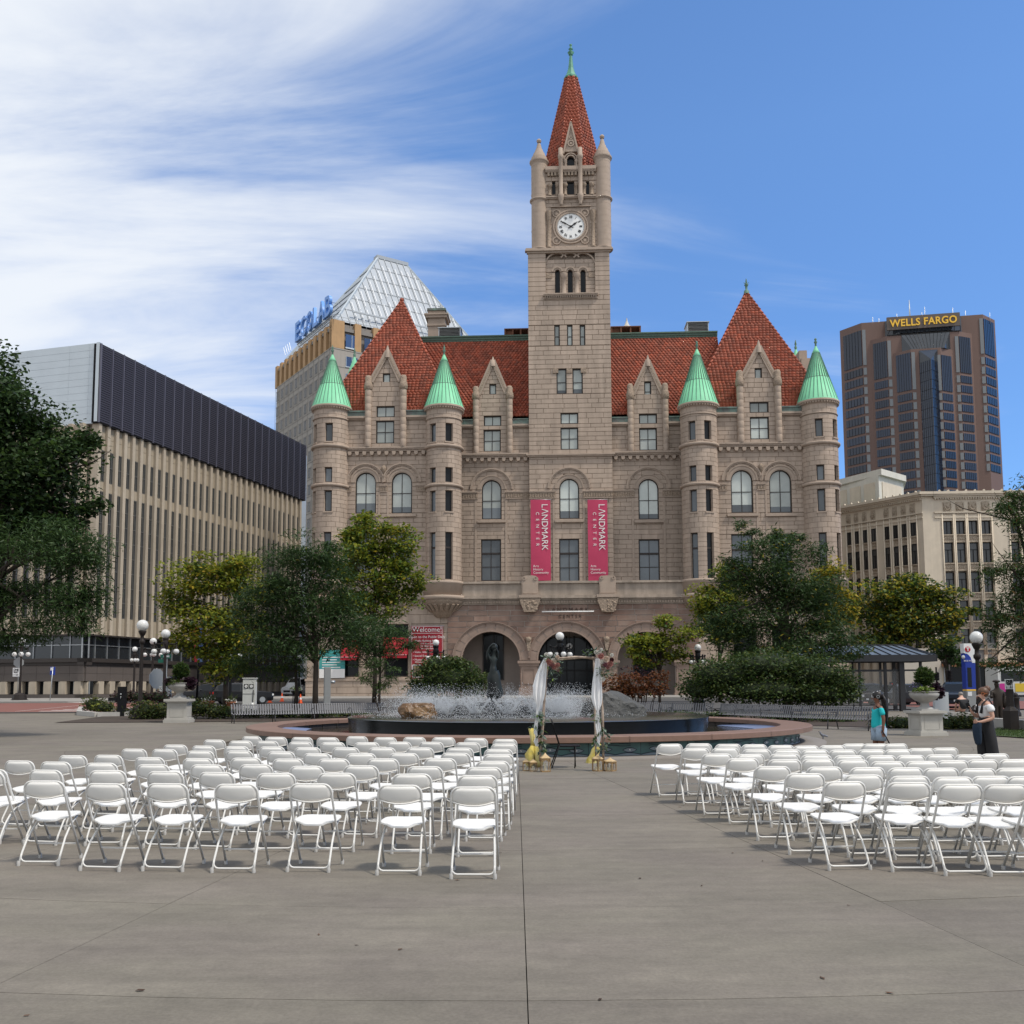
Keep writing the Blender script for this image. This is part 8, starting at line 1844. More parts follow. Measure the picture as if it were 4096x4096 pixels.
for j, (z, r) in enumerate(pr):
    for q in range(n): a = 2*PI*q/n; rr = r*(1 + .09*math.sin(a*6 + z*7)); vs.append((.02 + .07*(1-z) + rr*math.cos(a), rr*.8*math.sin(a), z + .05*math.cos(a)))
b.add(vs, [(j*n+q, (j+1)*n+q, (j+1)*n+(q+1) % n, j*n+(q+1) % n) for j in range(len(pr)-1) for q in range(n)], 0, True); b.build('drapery', BRONZE, st)
b = MB(); b.sphere((.04, .01, 1.80), .125, 12, 9, (1, 1.05, 1.1)); b.tube([(-.02, .08, 1.78), (-.13, .07, 1.62), (-.17, .06, 1.45), (-.15, .04, 1.3)], [.09, .085, .06, .02], 8); b.build('hair', BRONZE, st)
SK1 = M('warm_dark_skin', (.17, .075, .045), .5, var=.05); SK2 = M('fair_skin', (.50, .29, .21), .5, var=.05); TEALC = M('turquoise_cotton', (.01, .42, .45), .8, var=.06, scale=9, bump=.3, bscale=18); DENIM = M('pale_denim', (.28, .36, .45), .85, var=.15, scale=30); HAIRB = M('black_hair', (.012, .010, .010), .5, var=.4, scale=30); HAIRN = M('brown_hair', (.10, .05, .028), .5, var=.4, scale=25); WCOT = M('white_cotton', (.72, .72, .72), .85, bump=.3, bscale=15); BLKC = M('black_cloth', (.018, .018, .020), .85, var=.2, scale=8, bump=.3, bscale=12)
def hand(V, E, wi, d, side, spread=.0, curl=.5):
    """palm, four fingers and a thumb from wrist vertex wi pointing along d"""
    w = Vector(V[wi][:3]); d = Vector(d).normalized(); sd = Vector(side).normalized(); nrm = d.cross(sd).normalized(); p = len(V); V.append((*(w + d*.055), .026, .018)); E.append((wi, p)); kp = len(V); V.append((*(w + d*.09), .030, .014)); E.append((p, kp))
    for k, ln in enumerate((.072, .08, .074, .058)):
        a = w + d*.10 + sd*(-.030 + .020*k); m1 = a + d*ln*.5 + nrm*curl*.012; m2 = m1 + (d*(1-curl*.8) + nrm*curl)*ln*.5; i = len(V); V.append((*a, .0095)); V.append((*m1, .0088)); V.append((*m2, .0078)); E.append((kp, i)); E.append((i, i+1)); E.append((i+1, i+2))
    i = len(V); t0 = w + d*.045 - sd*.034; t1 = t0 + d*.04 - sd*.016 + nrm*.012; V.append((*t0, .011)); V.append((*t1, .0095)); E.append((p, i)); E.append((i, i+1))
def head(parent, c, r, face, skinm, hairm, mode):
    """eyes, brows, mouth and ears on the modelled head; face = direction looked at"""
    f = Vector(face).normalized(); s = Vector((0, 0, 1)).cross(f).normalized(); u = Vector((0, 0, 1)); c = Vector(c); b = MB()
    for q in (-1, 1): b.sphere(c + f*(r*.90) + s*q*r*.36 + u*r*.05, r*.11, 8, 6)
    b.build('eyes', WCOT, parent); b = MB()
    for q in (-1, 1): b.sphere(c + f*(r*.985) + s*q*r*.36 + u*r*.05, r*.06, 6, 5); b.bar(c + f*r*.93 + s*q*r*.2 + u*r*.24, c + f*r*.85 + s*q*r*.52 + u*r*.22, r*.06)
    b.build('eyebrows', hairm, parent); b = MB(); b.bar(c + f*r*.96 + s*r*.22 - u*r*.55, c + f*r*.96 - s*r*.22 - u*r*.55, r*.11, r*.09); b.build('lips', M('lips', (.35, .10, .09), .5), parent); b = MB()
    b.sphere(c + f*r*1.02 - u*r*.17, r*.15, 8, 6, (1, 1, 1.3))
    for q in (-1, 1): b.sphere(c + s*q*r*.86 - u*r*.05 - f*r*.05, r*.2, 8, 6, (.6, .6, 1.1))
    b.build('nose_and_ears', skinm, parent)
# young woman in turquoise, facing left, rod in her lowered hand
p = gx(3509, 20.6); W1 = thing('person', 'person with long black braids in turquoise shirt and denim shorts facing left', 'person', p)
f = Vector((-1, -.05, 0)); V = [(0, 0, .86, .115, .13), (-.01, 0, 1.0, .10, .12), (-.02, 0, 1.15, .11, .135), (-.01, 0, 1.27, .09, .13), (-.015, 0, 1.36, .048, .048), (-.035, 0, 1.45, .082, .07), (-.02, 0, 1.52, .085, .075),
    (.0, -.16, 1.26, .05, .05), (.03, -.20, 1.03, .040, .040), (.01, -.20, .82, .028, .028), (.0, .16, 1.26, .05, .05), (-.02, .19, 1.03, .040, .040), (-.06, .19, .82, .028, .028),
    (.02, -.085, .80, .095, .09), (.0, -.085, .46, .058, .058), (.03, -.085, .10, .038, .038), (-.10, -.085, .03, .035, .028), (-.02, .085, .80, .095, .09), (-.05, .085, .46, .058, .058), (-.02, .085, .10, .038, .038), (-.15, .085, .03, .035, .028)]
E = chain(0, 1, 2, 3, 4, 5, 6) + chain(3, 7, 8, 9) + chain(3, 10, 11, 12) + chain(0, 13, 14, 15, 16) + chain(0, 17, 18, 19, 20)
hand(V, E, 9, (.05, 0, -1), (1, 0, 0), curl=.7); hand(V, E, 12, (-.1, 0, -1), (1, 0, 0), curl=.5); skin('body', V, E, SK1, W1)
V = [(.0, 0, .80, .155, .175), (-.005, 0, .93, .14, .16), (-.01, 0, 1.05, .122, .145), (-.025, 0, 1.17, .138, .152), (-.01, 0, 1.29, .105, .145), (.0, -.16, 1.26, .060, .060), (.02, -.20, 1.09, .060, .060), (.0, .16, 1.26, .060, .060), (-.01, .195, 1.09, .060, .060)]
skin('shirt', V, chain(0, 1, 2, 3, 4) + chain(4, 5, 6) + chain(4, 7, 8), TEALC, W1); b = MB(); b.sphere((.005, 0, .84), .15, 16, 10, (.92, 1.08, .75))
for y, x in ((-.085, .012), (.085, -.025)): b.tube([(x+.005, y, .84), (x, y*1.02, .70), (x-.01, y*1.05, .575)], [.115, .108, .106], 14)
b.build('shorts', DENIM, W1); b = MB(); b.sphere((.0, 0, 1.515), .105, 14, 10, (1.05, 1, 1)); b.build('hair', HAIRB, W1); b = MB()
for q in range(9): y = -.09 + .18*q/8; b.tube([(.07, y*.8, 1.53), (.13, y, 1.40), (.15, y, 1.2), (.14, y*1.1, 1.0), (.15, y, .84)], [.03, .028, .026, .022, .008], 6)
b.build('braids', HAIRB, W1); head(W1, (-.035, 0, 1.475), .088, f, SK1, HAIRB, 0); b = MB(); b.tube([(-.10, 0, 1.575), (-.02, -.06, 1.60), (.06, 0, 1.61), (-.02, .06, 1.60), (-.10, 0, 1.575)], .006, 5); b.build('headband', WCOT, W1); b = MB(); b.ring(-.04, 1.49, .026, .033, -.13, -.124, 0, 2*PI, 10); b.build('glasses', METAL, W1)
b = MB(); b.tube([(-.02, -.21, .80), (.06, -.22, .66), (.14, -.23, .48)], [.012, .011, .016], 6); b.build('stick', BLACK, None, loc=p, label='short dark rod held in the lowered hand of the turquoise-shirted person', cat='stick')
b = MB(); b.tube([(-.09, -.12, 1.30), (.0, -.215, 1.2), (.05, -.19, 1.1)], .012, 5); b.build('strap', BLACK, W1)
# woman with phone, white shirt and black overalls
p = gx(3936, 20.2); W2 = thing('person', 'person with brown hair in a bun, white shirt and black overalls, phone raised', 'person', p)
V = [(0, 0, .92, .125, .15), (.0, 0, 1.06, .11, .135), (-.005, 0, 1.22, .12, .15), (.0, 0, 1.33, .095, .145), (-.025, 0, 1.42, .05, .05), (-.065, 0, 1.50, .085, .072), (-.05, 0, 1.57, .088, .078),
     (.0, -.18, 1.31, .055, .055), (.04, -.235, 1.05, .045, .045), (-.18, -.20, .98, .030, .030), (.0, .18, 1.31, .055, .055), (-.06, .22, 1.06, .045, .045), (-.22, .12, 1.16, .030, .030),
     (.02, -.095, .84, .10, .10), (.03, -.095, .48, .065, .065), (.10, -.095, .12, .04, .04), (.0, -.095, .035, .038, .03), (-.01, .095, .84, .10, .10), (-.06, .095, .48, .065, .065), (-.03, .095, .12, .04, .04), (-.13, .095, .035, .038, .03)]
E = chain(0, 1, 2, 3, 4, 5, 6) + chain(3, 7, 8, 9) + chain(3, 10, 11, 12) + chain(0, 13, 14, 15, 16) + chain(0, 17, 18, 19, 20)
hand(V, E, 9, (-1, .1, .05), (0, 0, 1), curl=.9); hand(V, E, 12, (-.45, -.1, .9), (0, 1, 0), curl=.6); skin('body', V, E, SK2, W2)
V = [(.0, 0, 1.02, .13, .155), (-.005, 0, 1.2, .14, .165), (.0, 0, 1.345, .11, .155), (.0, -.185, 1.32, .08, .08), (.03, -.225, 1.17, .078, .078), (.0, .185, 1.32, .08, .08), (-.04, .21, 1.18, .078, .078)]
skin('shirt', V, chain(0, 1, 2) + chain(2, 3, 4) + chain(2, 5, 6), WCOT, W2); V = [(.01, 0, 1.17, .142, .160), (.0, 0, .95, .15, .175), (.02, -.095, .80, .13, .13), (.05, -.10, .45, .125, .12), (.10, -.10, .14, .12, .115), (-.01, .095, .80, .13, .13), (-.04, .10, .45, .125, .12), (-.02, .10, .14, .12, .115)]
skin('overalls', V, chain(0, 1, 2, 3, 4) + chain(1, 5, 6, 7), BLKC, W2, root=1); b = MB()
for y in (-.10, .10): b.tube([(.13, y, 1.12), (.12, y, 1.3), (.02, y*1.1, 1.455), (-.10, y, 1.34), (-.14, y, 1.15)], [.03, .016, .014, .016, .03], 6)
b.build('straps', BLKC, W2); b = MB(); b.sphere((-.02, 0, 1.58), .108, 14, 10, (1.08, 1, 1)); b.sphere((.06, 0, 1.645), .07, 10, 8); b.build('hair', HAIRN, W2); head(W2, (-.07, 0, 1.52), .09, (-1, 0, -.15), SK2, HAIRN, 0); b = MB(); b.ring(-.09, 1.545, .028, .036, -.125, -.118, 0, 2*PI, 10); b.bar((-.07, -.12, 1.545), (.0, -.115, 1.55), .01); b.build('glasses', M('orange_glasses', (.35, .10, .03), .4), W2)
b = MB(); b.bar((-.285, .085, 1.24), (-.335, .075, 1.36), .075, .010, up=(0, 1, 0)); b.build('phone', BLACK, None, loc=p, label='dark phone held up in front of the white-shirted person', cat='phone'); V = [(-.22, -.17, 1.0, .05, .07), (-.26, -.14, .86, .07, .10), (-.24, -.12, .66, .06, .09), (-.22, -.10, .50, .04, .06)]; o = skin('jacket', V, chain(0, 1, 2, 3), M('navy_jacket', (.015, .03, .055), .85, bump=.4, bscale=14), None); tag(o, 'dark navy jacket draped over the arm of the white-shirted person', 'jacket'); o.location = p
# bent-over man behind the hedge
p = gx(3852, 41); W3 = thing('person', 'person in dark shirt sitting bent forward behind the right hedge, back turned', 'person', p); V = [(0, 0, .72, .15, .16), (.0, .04, .92, .17, .14), (.0, .12, 1.10, .20, .13), (.02, .22, 1.20, .07, .06), (.02, .30, 1.24, .085, .09), (.02, .32, 1.32, .085, .09), (-.21, .13, 1.08, .06), (-.25, .2, .85, .045), (-.2, .35, .70, .035), (.22, .13, 1.08, .06), (.25, .2, .85, .045), (.2, .35, .70, .035), (-.1, .2, .66, .09), (-.12, .5, .62, .06), (-.12, .5, .10, .045), (-.12, .38, .03, .04), (.1, .2, .66, .09), (.12, .5, .62, .06), (.12, .5, .10, .045), (.12, .38, .03, .04)]
E = chain(0, 1, 2, 3, 4, 5) + chain(2, 6, 7, 8) + chain(2, 9, 10, 11) + chain(0, 12, 13, 14, 15) + chain(0, 16, 17, 18, 19); hand(V, E, 8, (0, 1, -.4), (1, 0, 0)); hand(V, E, 11, (0, 1, -.4), (1, 0, 0)); skin('body', V, E, SK2, W3)
V = [(0, 0, .66, .17, .18), (.0, .03, .92, .19, .165), (.0, .11, 1.11, .22, .15), (-.21, .13, 1.08, .08), (-.24, .18, .93, .08), (.22, .13, 1.08, .08), (.24, .18, .93, .08)]; skin('shirt', V, chain(0, 1, 2) + chain(2, 3, 4) + chain(2, 5, 6), BLKC, W3); b = MB(); b.sphere((.02, .29, 1.31), .098, 12, 9); b.build('hair', M('grey_hair', (.22, .20, .18), .7), W3); head(W3, (.02, .32, 1.27), .088, (0, 1, -.3), SK2, HAIRN, 0)
# bench seat he sits on
t = thing('stone_seat', 'low pale stone seat under the person bent forward behind the hedge', 'seat', p); b = MB(); b.box(-.6, .6, -.22, .24, .42, .56); b.build('seat_slab', KERB, t); b = MB(); b.box(-.5, -.35, -.18, .2, 0, .42); b.build('support', KERB, t); b = MB(); b.box(.35, .5, -.18, .2, 0, .42); b.build('support', KERB, t)
p = gx(3988, 41); t = thing('statue', 'dark brown bronze statue of a figure in a jacket by the one way sign', 'statue', p); V = [(0, 0, .95, .19, .16), (.0, 0, 1.2, .20, .15), (.0, 0, 1.45, .21, .13), (-.01, -.01, 1.58, .075, .07), (-.03, -.02, 1.70, .10, .11), (-.03, -.02, 1.80, .10, .11), (-.24, 0, 1.42, .08), (-.28, -.05, 1.15, .07), (-.34, -.15, 1.25, .05), (.24, 0, 1.42, .08), (.28, .02, 1.12, .065), (.30, -.02, .88, .05), (-.1, 0, .8, .12), (-.1, 0, .45, .10), (-.1, 0, .08, .08), (-.12, -.12, .04, .06), (.1, 0, .8, .12), (.1, 0, .45, .10), (.1, 0, .08, .08), (.12, -.12, .04, .06)]
skin('figure', V, chain(0, 1, 2, 3, 4, 5) + chain(2, 6, 7, 8) + chain(2, 9, 10, 11) + chain(0, 12, 13, 14, 15) + chain(0, 16, 17, 18, 19), M('brown_bronze', (.035, .025, .018), .5, metal=.1, var=.3, scale=4), t); b = MB(); b.sphere((-.03, -.02, 1.84), .13, 10, 6, (1.2, 1.2, .5)); b.sphere((.34, 0, .95), .22, 10, 8, (.8, .7, 1.3)); b.build('coat_and_bag', bpy.data.materials['brown_bronze'], t)
# pigeon
p = ground(3293, 2957); t = thing('pigeon', 'grey pigeon standing on the plaza right of the fountain', 'pigeon', p); PG = M('pigeon_grey', (.16, .17, .20), .7, var=.4, scale=30); skin('body', [(0, 0, .13, .06, .05), (-.06, 0, .15, .055, .05), (-.09, 0, .20, .03), (-.10, 0, .25, .028), (.07, 0, .11, .045, .04), (.16, 0, .08, .025, .02), (0, -.025, .06, .012), (-.01, -.025, .0, .008), (0, .025, .06, .012), (-.01, .025, .0, .008)], chain(0, 1, 2, 3) + chain(0, 4, 5) + chain(0, 6, 7) + chain(0, 8, 9), PG, t); b = MB(); b.bar((-.12, 0, .25), (-.15, 0, .24), .012); b.build('beak', BLACK, t)
# ---- bus shelter, pylon, signals
p = gx(3560, 59); k = 1/pm(59); t = thing('bus_shelter', 'dark bus shelter with standing-seam hipped roof and glass walls behind the right hedge', 'bus shelter', p); X = lambda u: (u-3560)*k; ZV = lambda v: at(3560, v, 59).z - p.z
SRF = M('blue_grey_roof', (.12, .15, .19), .45, metal=.3, var=.06); SDK = M('shelter_dark_metal', (.022, .023, .027), .45); xl, xr, ze, zr_ = X(3150), X(3748), ZV(2621), ZV(2577); rl, rr = X(3200), X(3668); dp = 3.6
b = MB(); b.add([(xl, 0, ze), (xr, 0, ze), (rr, dp/2, zr_), (rl, dp/2, zr_), (xl, dp, ze), (xr, dp, ze)], [(0, 1, 2, 3), (1, 5, 2), (5, 4, 3, 2), (4, 0, 3), (0, 4, 5, 1)]); b.build('roof', SRF, t); b = MB(); n = 15
for q in range(n): u_ = xl + (xr-xl)*(q+.5)/n; v_ = rl + (rr-rl)*(q+.5)/n; b.bar((u_, 0, ze+.02), (v_, dp/2, zr_+.03), .05, .07)
b.bar((rl, dp/2, zr_+.02), (rr, dp/2, zr_+.02), .1); b.bar((xr, 0, ze), (rr, dp/2, zr_), .08); b.build('seams', SDK, t); b = MB(); b.box(xl-.02, xr+.02, -.06, .0, ze-.38, ze+.03); b.box(xl-.02, xr+.02, dp, dp+.06, ze-.38, ze+.03); b.box(xr, xr+.06, -.06, dp+.06, ze-.38, ze+.03); b.box(xl+.3, xr-.3, .4, dp-.4, ze-.3, ze-.2); b.build('fascia', SDK, t)
for u_, y, w in ((3258, .5, .12), (3452, .5, .12), (3555, .5, .16), (3588, 2.6, .12), (3620, .5, .30), (3645, 2.6, .2), (3698, .5, .14), (3300, 2.9, .12), (3480, 2.9, .1)): b = MB(); b.box(X(u_)-w/2, X(u_)+w/2, y-w/2, y+w/2, 0, ze-.3); b.build('post', SDK, t)
b = MB(); b.box(xl+.6, X(3698), .47, .53, ze-.95, ze-.85); b.box(xl+.6, X(3698), 2.87, 2.93, ze-.95, ze-.85); b.box(xl+.6, X(3698), .47, .53, .35, .42); b.build('rails', SDK, t)
for a, c in ((3260, 3450), (3454, 3553), (3557, 3618)): b = MB(); b.box(X(a), X(c), .49, .51, .42, ze-.95); b.build('pane', CLEAR, t)
RSN = M('red_light', (.9, .06, .03), .5); RSN.node_tree.nodes['Principled BSDF'].inputs['Emission Color'].default_value = (1, .05, .02, 1); RSN.node_tree.nodes['Principled BSDF'].inputs['Emission Strength'].default_value = 1.2
c = at(3573, 2745, 82); t = thing('pedestrian_signal', 'lit red pedestrian signal seen through the bus shelter glass', 'traffic signal', gx(3573, 82)); b = MB(); b.tube([(0, 0, 0), (0, 0, c.z+.2-gz(82))], .06, 6); b.box(-.25, .25, -.1, .2, c.z-.35-gz(82), c.z+.35-gz(82)); b.build('housing', BLACK, t); b = MB(); z = c.z-gz(82); b.box(-.14, .12, -.12, -.101, z-.2, z+.1)
for q in range(4): b.box(-.14+.07*q, -.09+.07*q, -.12, -.101, z+.1, z+.22+.04*(q in (1, 2)))
b.build('hand_symbol', RSN, t)
p = gx(3895, 46); k = 1/pm(46); ZV = lambda v: at(3895, v, 46).z - p.z; X = lambda u: (u-3895)*k; t = thing('transit_pylon', 'tall white and blue transit pylon with red T roundel beside the dark lamp post', 'pylon', p, R(0)); b = MB(); dp = .42
b.box(X(3866), X(3922), 0, dp, 0, ZV(2763)); b.build('base', GREYM, t); b = MB(); b.box(X(3866), X(3922), -.005, dp+.005, ZV(2763), ZV(2757)); b.build('yellow_band', YEL, t); b = MB(); b.box(X(3866), X(3922), 0, dp, ZV(2757), ZV(2652)); b.prism([(X(3866), ZV(2652)), (X(3893), ZV(2652)), (X(3888), ZV(2630)), (X(3878), ZV(2618)), (X(3866), ZV(2613))], 0, dp); b.build('blue_panel', SIGNB, t)
b = MB(); b.prism([(X(3893.5), ZV(2651.5)), (X(3922), ZV(2651.5)), (X(3920), ZV(2620)), (X(3911), ZV(2590)), (X(3898), ZV(2574)), (X(3863), ZV(2574)), (X(3864), ZV(2612)), (X(3879), ZV(2617)), (X(3889), ZV(2629.5))], .02, dp-.02); b.build('white_top', SIGNW, t); b = MB(); zc_ = ZV(2597); b.ring(X(3878), zc_, 0, .13, -.0, .025, 0, 2*PI, 20); b.build('roundel', M('red_roundel', (.45, .015, .03), .5), t)
put('lettering', text_mesh('T', .22, LETTER, .006, font_bold=.012), t, (X(3878), -.01, zc_-.075)); b = MB(); b.sphere((X(3864), .1, ZV(2628)), .10, 10, 8); b.build('lamp_dome', GLOBE, t); b = MB(); b.box(X(3872), X(3888), -.01, 0, ZV(2748), ZV(2670)); b.build('display', GLASS_D, t); b = MB(); b.box(X(3870), X(3886), -.01, 0, ZV(2784), ZV(2767)); b.build('notice', SIGNW, t); put('lettering', text_mesh('RICE PARK', .10, LETTER, .004), t, (X(3880), -.012, ZV(2646)))
for u, v0, v1, Y, lab in ((3743, 2692, 2722, 84, 'small black traffic signal left of the pale wall corner'), (3795, 2684, 2722, 78, 'larger black traffic signal on the dark corner post')):
    c = at(u, v1, Y); h = (v1-v0)/pm(Y); t = thing('traffic_signal', lab, 'traffic signal', gx(u+4, Y), 0, 'black traffic signals'); z0 = c.z - gz(Y); b = MB(); b.tube([(.1, .2, 0), (.1, .2, z0+h+.5)], .08, 8); b.bar((.1, .2, z0+h*.8), (0, 0, z0+h*.8), .06); b.build('post', DKBROWN, t); b = MB(); b.box(-.22, .18, -.15, .12, z0, z0+h)
    for q in range(3): b.lathe([(.13, 0), (.14, .16)], 10, (-.02, -.2, z0+h*(q+.5)/3)); b.bar((-.15, -.25, z0+h*(q+.75)/3), (.12, -.25, z0+h*(q+.75)/3), .2, .03)
    b.box(-.35, .25, -.15, .1, z0-.5, z0-.22); b.build('signal_head', BLACK, t)
b = MB(); b.box(-28/pm(44), 28/pm(44), -.1, .1, 0, 1.0*86/pm(44)*1.0); o = b.build('utility_screen', M('pale_grey_panel', (.50, .53, .55), .5), None, loc=gx(3760, 44), label='plain pale grey panel standing behind the right urn', cat='screen'); o.scale = (1, 1, (at(3760, 2768, 44).z)/(86/pm(44)))
for u, Y, lab in ((4058, 52, 'short dark bollard with ball cap near the right edge'),): t = thing('bollard', lab, 'bollard', gx(u, Y)); b = MB(); b.lathe([(.26, 0), (.26, .15), (.2, .25), (.19, .9), (.24, .95), (.2, 1.02)], 12); b.build('post', DKBROWN, t); b = MB(); b.sphere((0, 0, 1.1), .15, 10, 8); b.build('cap', DKBROWN, t)
# ---- vehicles
TYRE = M('tyre', (.015, .015, .015), .9); CGL = M('car_glass', (.008, .010, .012), .08, spec=.35); LAMPR = M('tail_lamp', (.45, .01, .012), .25); LAMPW = M('head_lamp', (.7, .7, .7), .15); PLATE = M('number_plate', (.6, .62, .64), .5)
def car(label, cat, pos, rz, col, dims, prof, nm='parked_car', roofx=(.30, .88), fl=.02):
    """loft of cross sections along the length; prof: (x, z_low, z_belt, z_top, half width at belt, half width at top)"""
    L_, Wd, Hh = dims; t = thing(nm, label, cat, pos, rz, 'vehicles parked in the street'); paint = M('car_paint', col, .3, coat=.15, spec=.3, var=.02); b = MB(); vs = []
    for (x, zl, zb, zt_, wb, wt) in prof: X_ = (x-.5)*L_; hb, ht = wb*Wd/2, wt*Wd/2; vs += [(X_, -hb*.92, zl*Hh), (X_, -hb, (zl*.6+zb*.4)*Hh), (X_, -hb*.985, zb*Hh), (X_, -ht, (zb*.12+zt_*.88)*Hh), (X_, -ht*.8, zt_*Hh), (X_, ht*.8, zt_*Hh), (X_, ht, (zb*.12+zt_*.88)*Hh), (X_, hb*.985, zb*Hh), (X_, hb, (zl*.6+zb*.4)*Hh), (X_, hb*.92, zl*Hh)]
    n = len(prof); b.add(vs, [(i*10+j, i*10+(j+1) % 10, (i+1)*10+(j+1) % 10, (i+1)*10+j) for i in range(n-1) for j in range(10)] + [tuple(range(9, -1, -1)), tuple((n-1)*10+j for j in range(10))], 0, False); b.build('body', paint, t)
    gi = [i for i, q in enumerate(prof) if q[3] - q[2] > .2]; i0, i1 = gi[0], gi[-1]
    for s in (-1, 1):                                                # side windows
        for i, j in zip(gi, gi[1:]):
            P = []; 
            for q, zf_ in ((i, .06), (j, .06), (j, .84), (i, .84)):
                x, zl, zb, zt_, wb, wt = prof[q]; z = zb + (zt_-zb)*zf_; w = wb*.985 + (wt-wb*.985)*zf_/.88; P.append(Vector(((x-.5)*L_, s*(w*Wd/2+.012), z*Hh)))
            c_ = sum(P, Vector())/4; P = [c_ + (q-c_)*.93 for q in P]; w_ = MB(); w_.add(P, [(0, 1, 2, 3)] if s < 0 else [(3, 2, 1, 0)]); w_.build('side_window', CGL, t)
    def slope(ia, ib, nm_):
        A, B = prof[ia], prof[ib]; P = []
        for q, sg in ((A, -1), (A, 1), (B, 1), (B, -1)): P.append(Vector(((q[0]-.5)*L_ + (fl if ia < ib else -fl), sg*(q[4] if q is A else q[5])*Wd/2*.80, (q[2] if q is A else q[3])*Hh + (.03 if q is A else -.04))))
        dx_ = -.03 if ia < ib else .03; P = [q + Vector((dx_*1.2, 0, .03)) for q in P]; w_ = MB(); w_.add(P, [(0, 1, 2, 3)] if ia > ib else [(3, 2, 1, 0)]); w_.build(nm_, CGL, t)
    slope(i0-1, i0, 'windscreen'); slope(i1+1, i1, 'rear_window')
    for x in (.19, .79):
        for s in (-1, 1): w_ = MB(); r = .33*min(1.15, Hh/1.5); yc = s*(Wd/2-.10); X_ = (x-.5)*L_; w_.tube([(X_, yc-.11, r), (X_, yc+.11, r)], r, 18); wh = w_.build('wheel', TYRE, t); w_ = MB(); w_.tube([(X_, s*(Wd/2+.005), r), (X_, s*(Wd/2+.02), r)], r*.6, 12); w_.build('rim', METAL, wh)
    fz, rz_ = prof[0], prof[-1]
    for s in (-1, 1):
        w_ = MB(); w_.box(-L_/2-.02, -L_/2+.12, s*Wd*.36-.2, s*Wd*.36+.2, fz[2]*Hh-.17, fz[2]*Hh-.02); w_.build('headlight', LAMPW, t); w_ = MB(); w_.box(L_/2-.12, L_/2+.02, s*Wd*.37-.17, s*Wd*.37+.17, rz_[2]*Hh-.22, rz_[2]*Hh-.04); w_.build('tail_light', LAMPR, t)
        i_ = i0; w_ = MB(); w_.sphere(((prof[i0][0]-.5)*L_+.05, s*(Wd/2+.1), prof[i0][2]*Hh+.08), .1, 8, 6, (.6, 1, .8)); w_.build('mirror', paint, t)
    w_ = MB(); w_.box(-L_/2-.03, -L_/2+.02, -Wd*.26, Wd*.26, fz[1]*Hh+.18, fz[2]*Hh-.2); w_.build('grille', BLACK, t); w_ = MB(); w_.box(-L_/2-.045, -L_/2-.031, -.16, .16, fz[1]*Hh+.08, fz[1]*Hh+.2); w_.build('number_plate', PLATE, t)
    w_ = MB(); w_.box(L_/2+.0, L_/2+.03, -.16, .16, rz_[1]*Hh+.25, rz_[1]*Hh+.37); w_.build('number_plate', PLATE, t); return t
SUV = [(0, .2, .50, .52, .86, .84), (.04, .16, .55, .57, .96, .9), (.26, .14, .58, .62, 1, .9), (.38, .14, .60, .92, 1, .78), (.55, .14, .60, 1.0, 1, .76), (.75, .14, .61, .99, 1, .76), (.92, .15, .62, .92, .98, .74), (.98, .18, .62, .64, .94, .86), (1, .22, .60, .62, .9, .84)]
VAN = [(0, .14, .40, .42, .9, .86), (.03, .10, .44, .46, .98, .92), (.14, .10, .50, .54, 1, .94), (.26, .10, .52, .94, 1, .86), (.4, .10, .52, 1.0, 1, .88), (.7, .10, .52, 1.0, 1, .88), (.97, .10, .52, .99, 1, .88), (.99, .12, .52, .54, .98, .9), (1, .14, .50, .52, .96, .9)]
car('black sport utility vehicle facing left behind the terracotta pots', 'car', gx(838, 82), R(8), (.012, .013, .015), (4.8, 1.95, 1.75), SUV); car('black sport utility vehicle seen from behind with red tail lamps lit by daylight', 'car', gx(968, 80), R(205), (.012, .012, .014), (4.8, 1.95, 1.75), SUV)
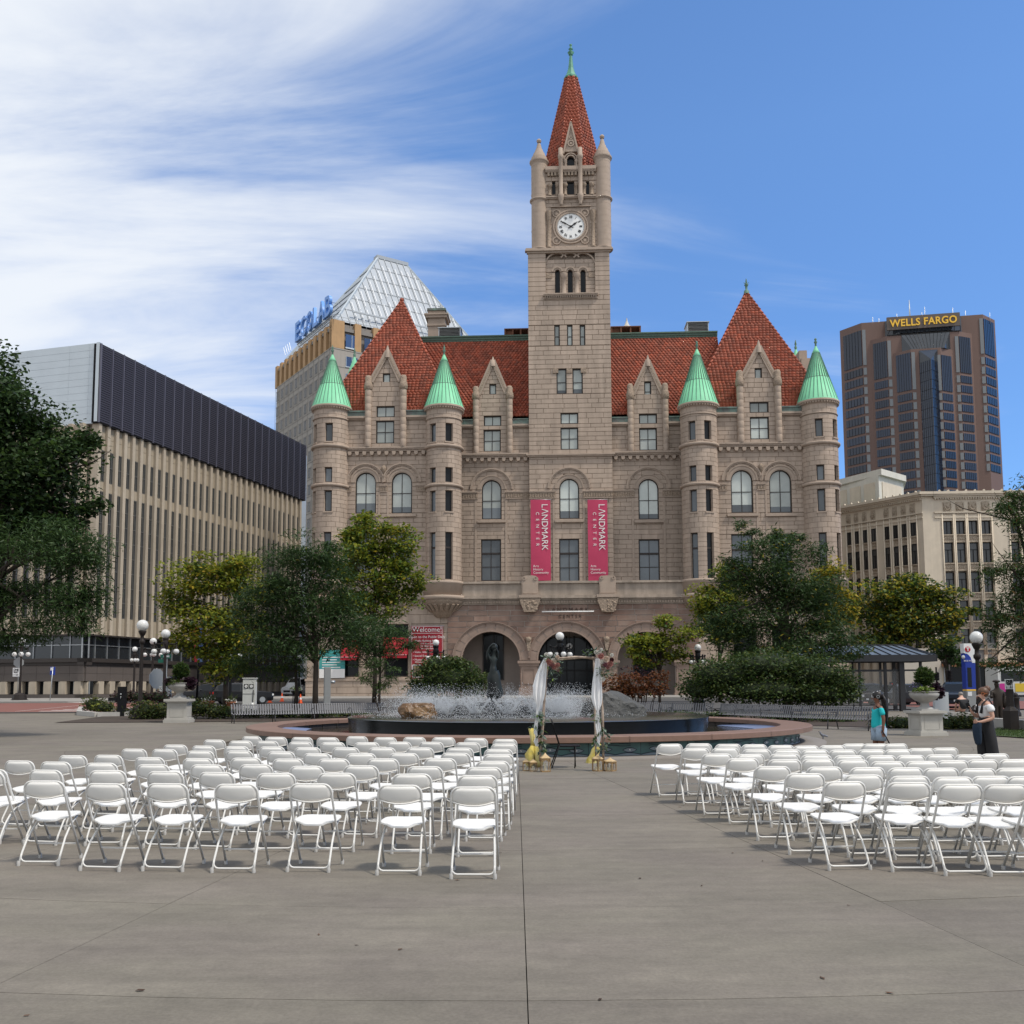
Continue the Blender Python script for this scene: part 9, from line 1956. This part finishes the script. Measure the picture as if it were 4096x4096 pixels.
car('white delivery van at the landmark street corner beside the traffic cones', 'van', gx(1208, 122), R(62), (.68, .69, .70), (5.6, 2.0, 2.35), VAN, 'parked_van')
car('dark blue sport utility vehicle facing the plaza behind the pale grey panel', 'car', gx(3822, 66), R(66), (.012, .018, .030), (4.7, 1.95, 1.7), SUV); car('dark grey car seen through the bus shelter glass', 'car', gx(3585, 71), R(12), (.03, .033, .038), (4.6, 1.85, 1.55), SUV); car('black car parked left of the grey one inside the shelter view', 'car', gx(3500, 75), R(172), (.01, .01, .012), (4.6, 1.85, 1.55), SUV)
p = gx(4085, 94); t = thing('city_bus', 'pale bus with magenta and yellow advert patches at the right edge', 'bus', p, R(0)); b = MB(); b.box(-2.2, 8, 0, 2.5, .35, 2.9); b.build('body', M('bus_paint', (.6, .6, .58), .4), t); b = MB(); b.box(-1.9, 7.8, -.02, 0, 1.5, 2.5); b.build('side_window', CGL, t)
for x0, x1, z0, z1, cc in ((-2.1, -1.0, .5, 1.3, (.5, .03, .25)), (-.6, 1.0, .5, 1.3, (.65, .45, .04)), (1.4, 2.6, .5, 2.6, (.55, .02, .28))): b = MB(); b.box(x0, x1, -.035, -.021, z0, z1); b.build('advert_patch', M('advert_colour', cc, .5), t)
for x in (-1.2, 5): b = MB(); b.tube([(x, -.03, .45), (x, .25, .45)], .45, 16); b.build('wheel', TYRE, t)
# hanging flower basket on its stand, wooden bench and planter by the corner
p = gx(1185, 70); k = 1/pm(70); t = thing('flower_stand', 'tall metal stand with flowers in front of the white van', 'planter', p); b = MB()
for a in range(4): q = PI/4 + a*PI/2; b.tube([(.3*math.cos(q), .3*math.sin(q), 0), (.25*math.cos(q), .25*math.sin(q), 1.15)], .025, 5)
b.lathe([(.25, .95), (.34, 1.2), (.36, 1.22), (.3, 1.2), (.01, 1.15)], 14); b.build('stand', BLACK, t); n = 200; a = nl.uniform(0, 2*PI, n); r = nl.uniform(0, .45, n); foliage('flowers', np.stack([r*np.cos(a), r*np.sin(a), 1.2 + nl.uniform(0, .3, n)], 1), .13, [G_SHRUB, WFL, G_LIME], t, (.6, .25, .15), .7, .1)
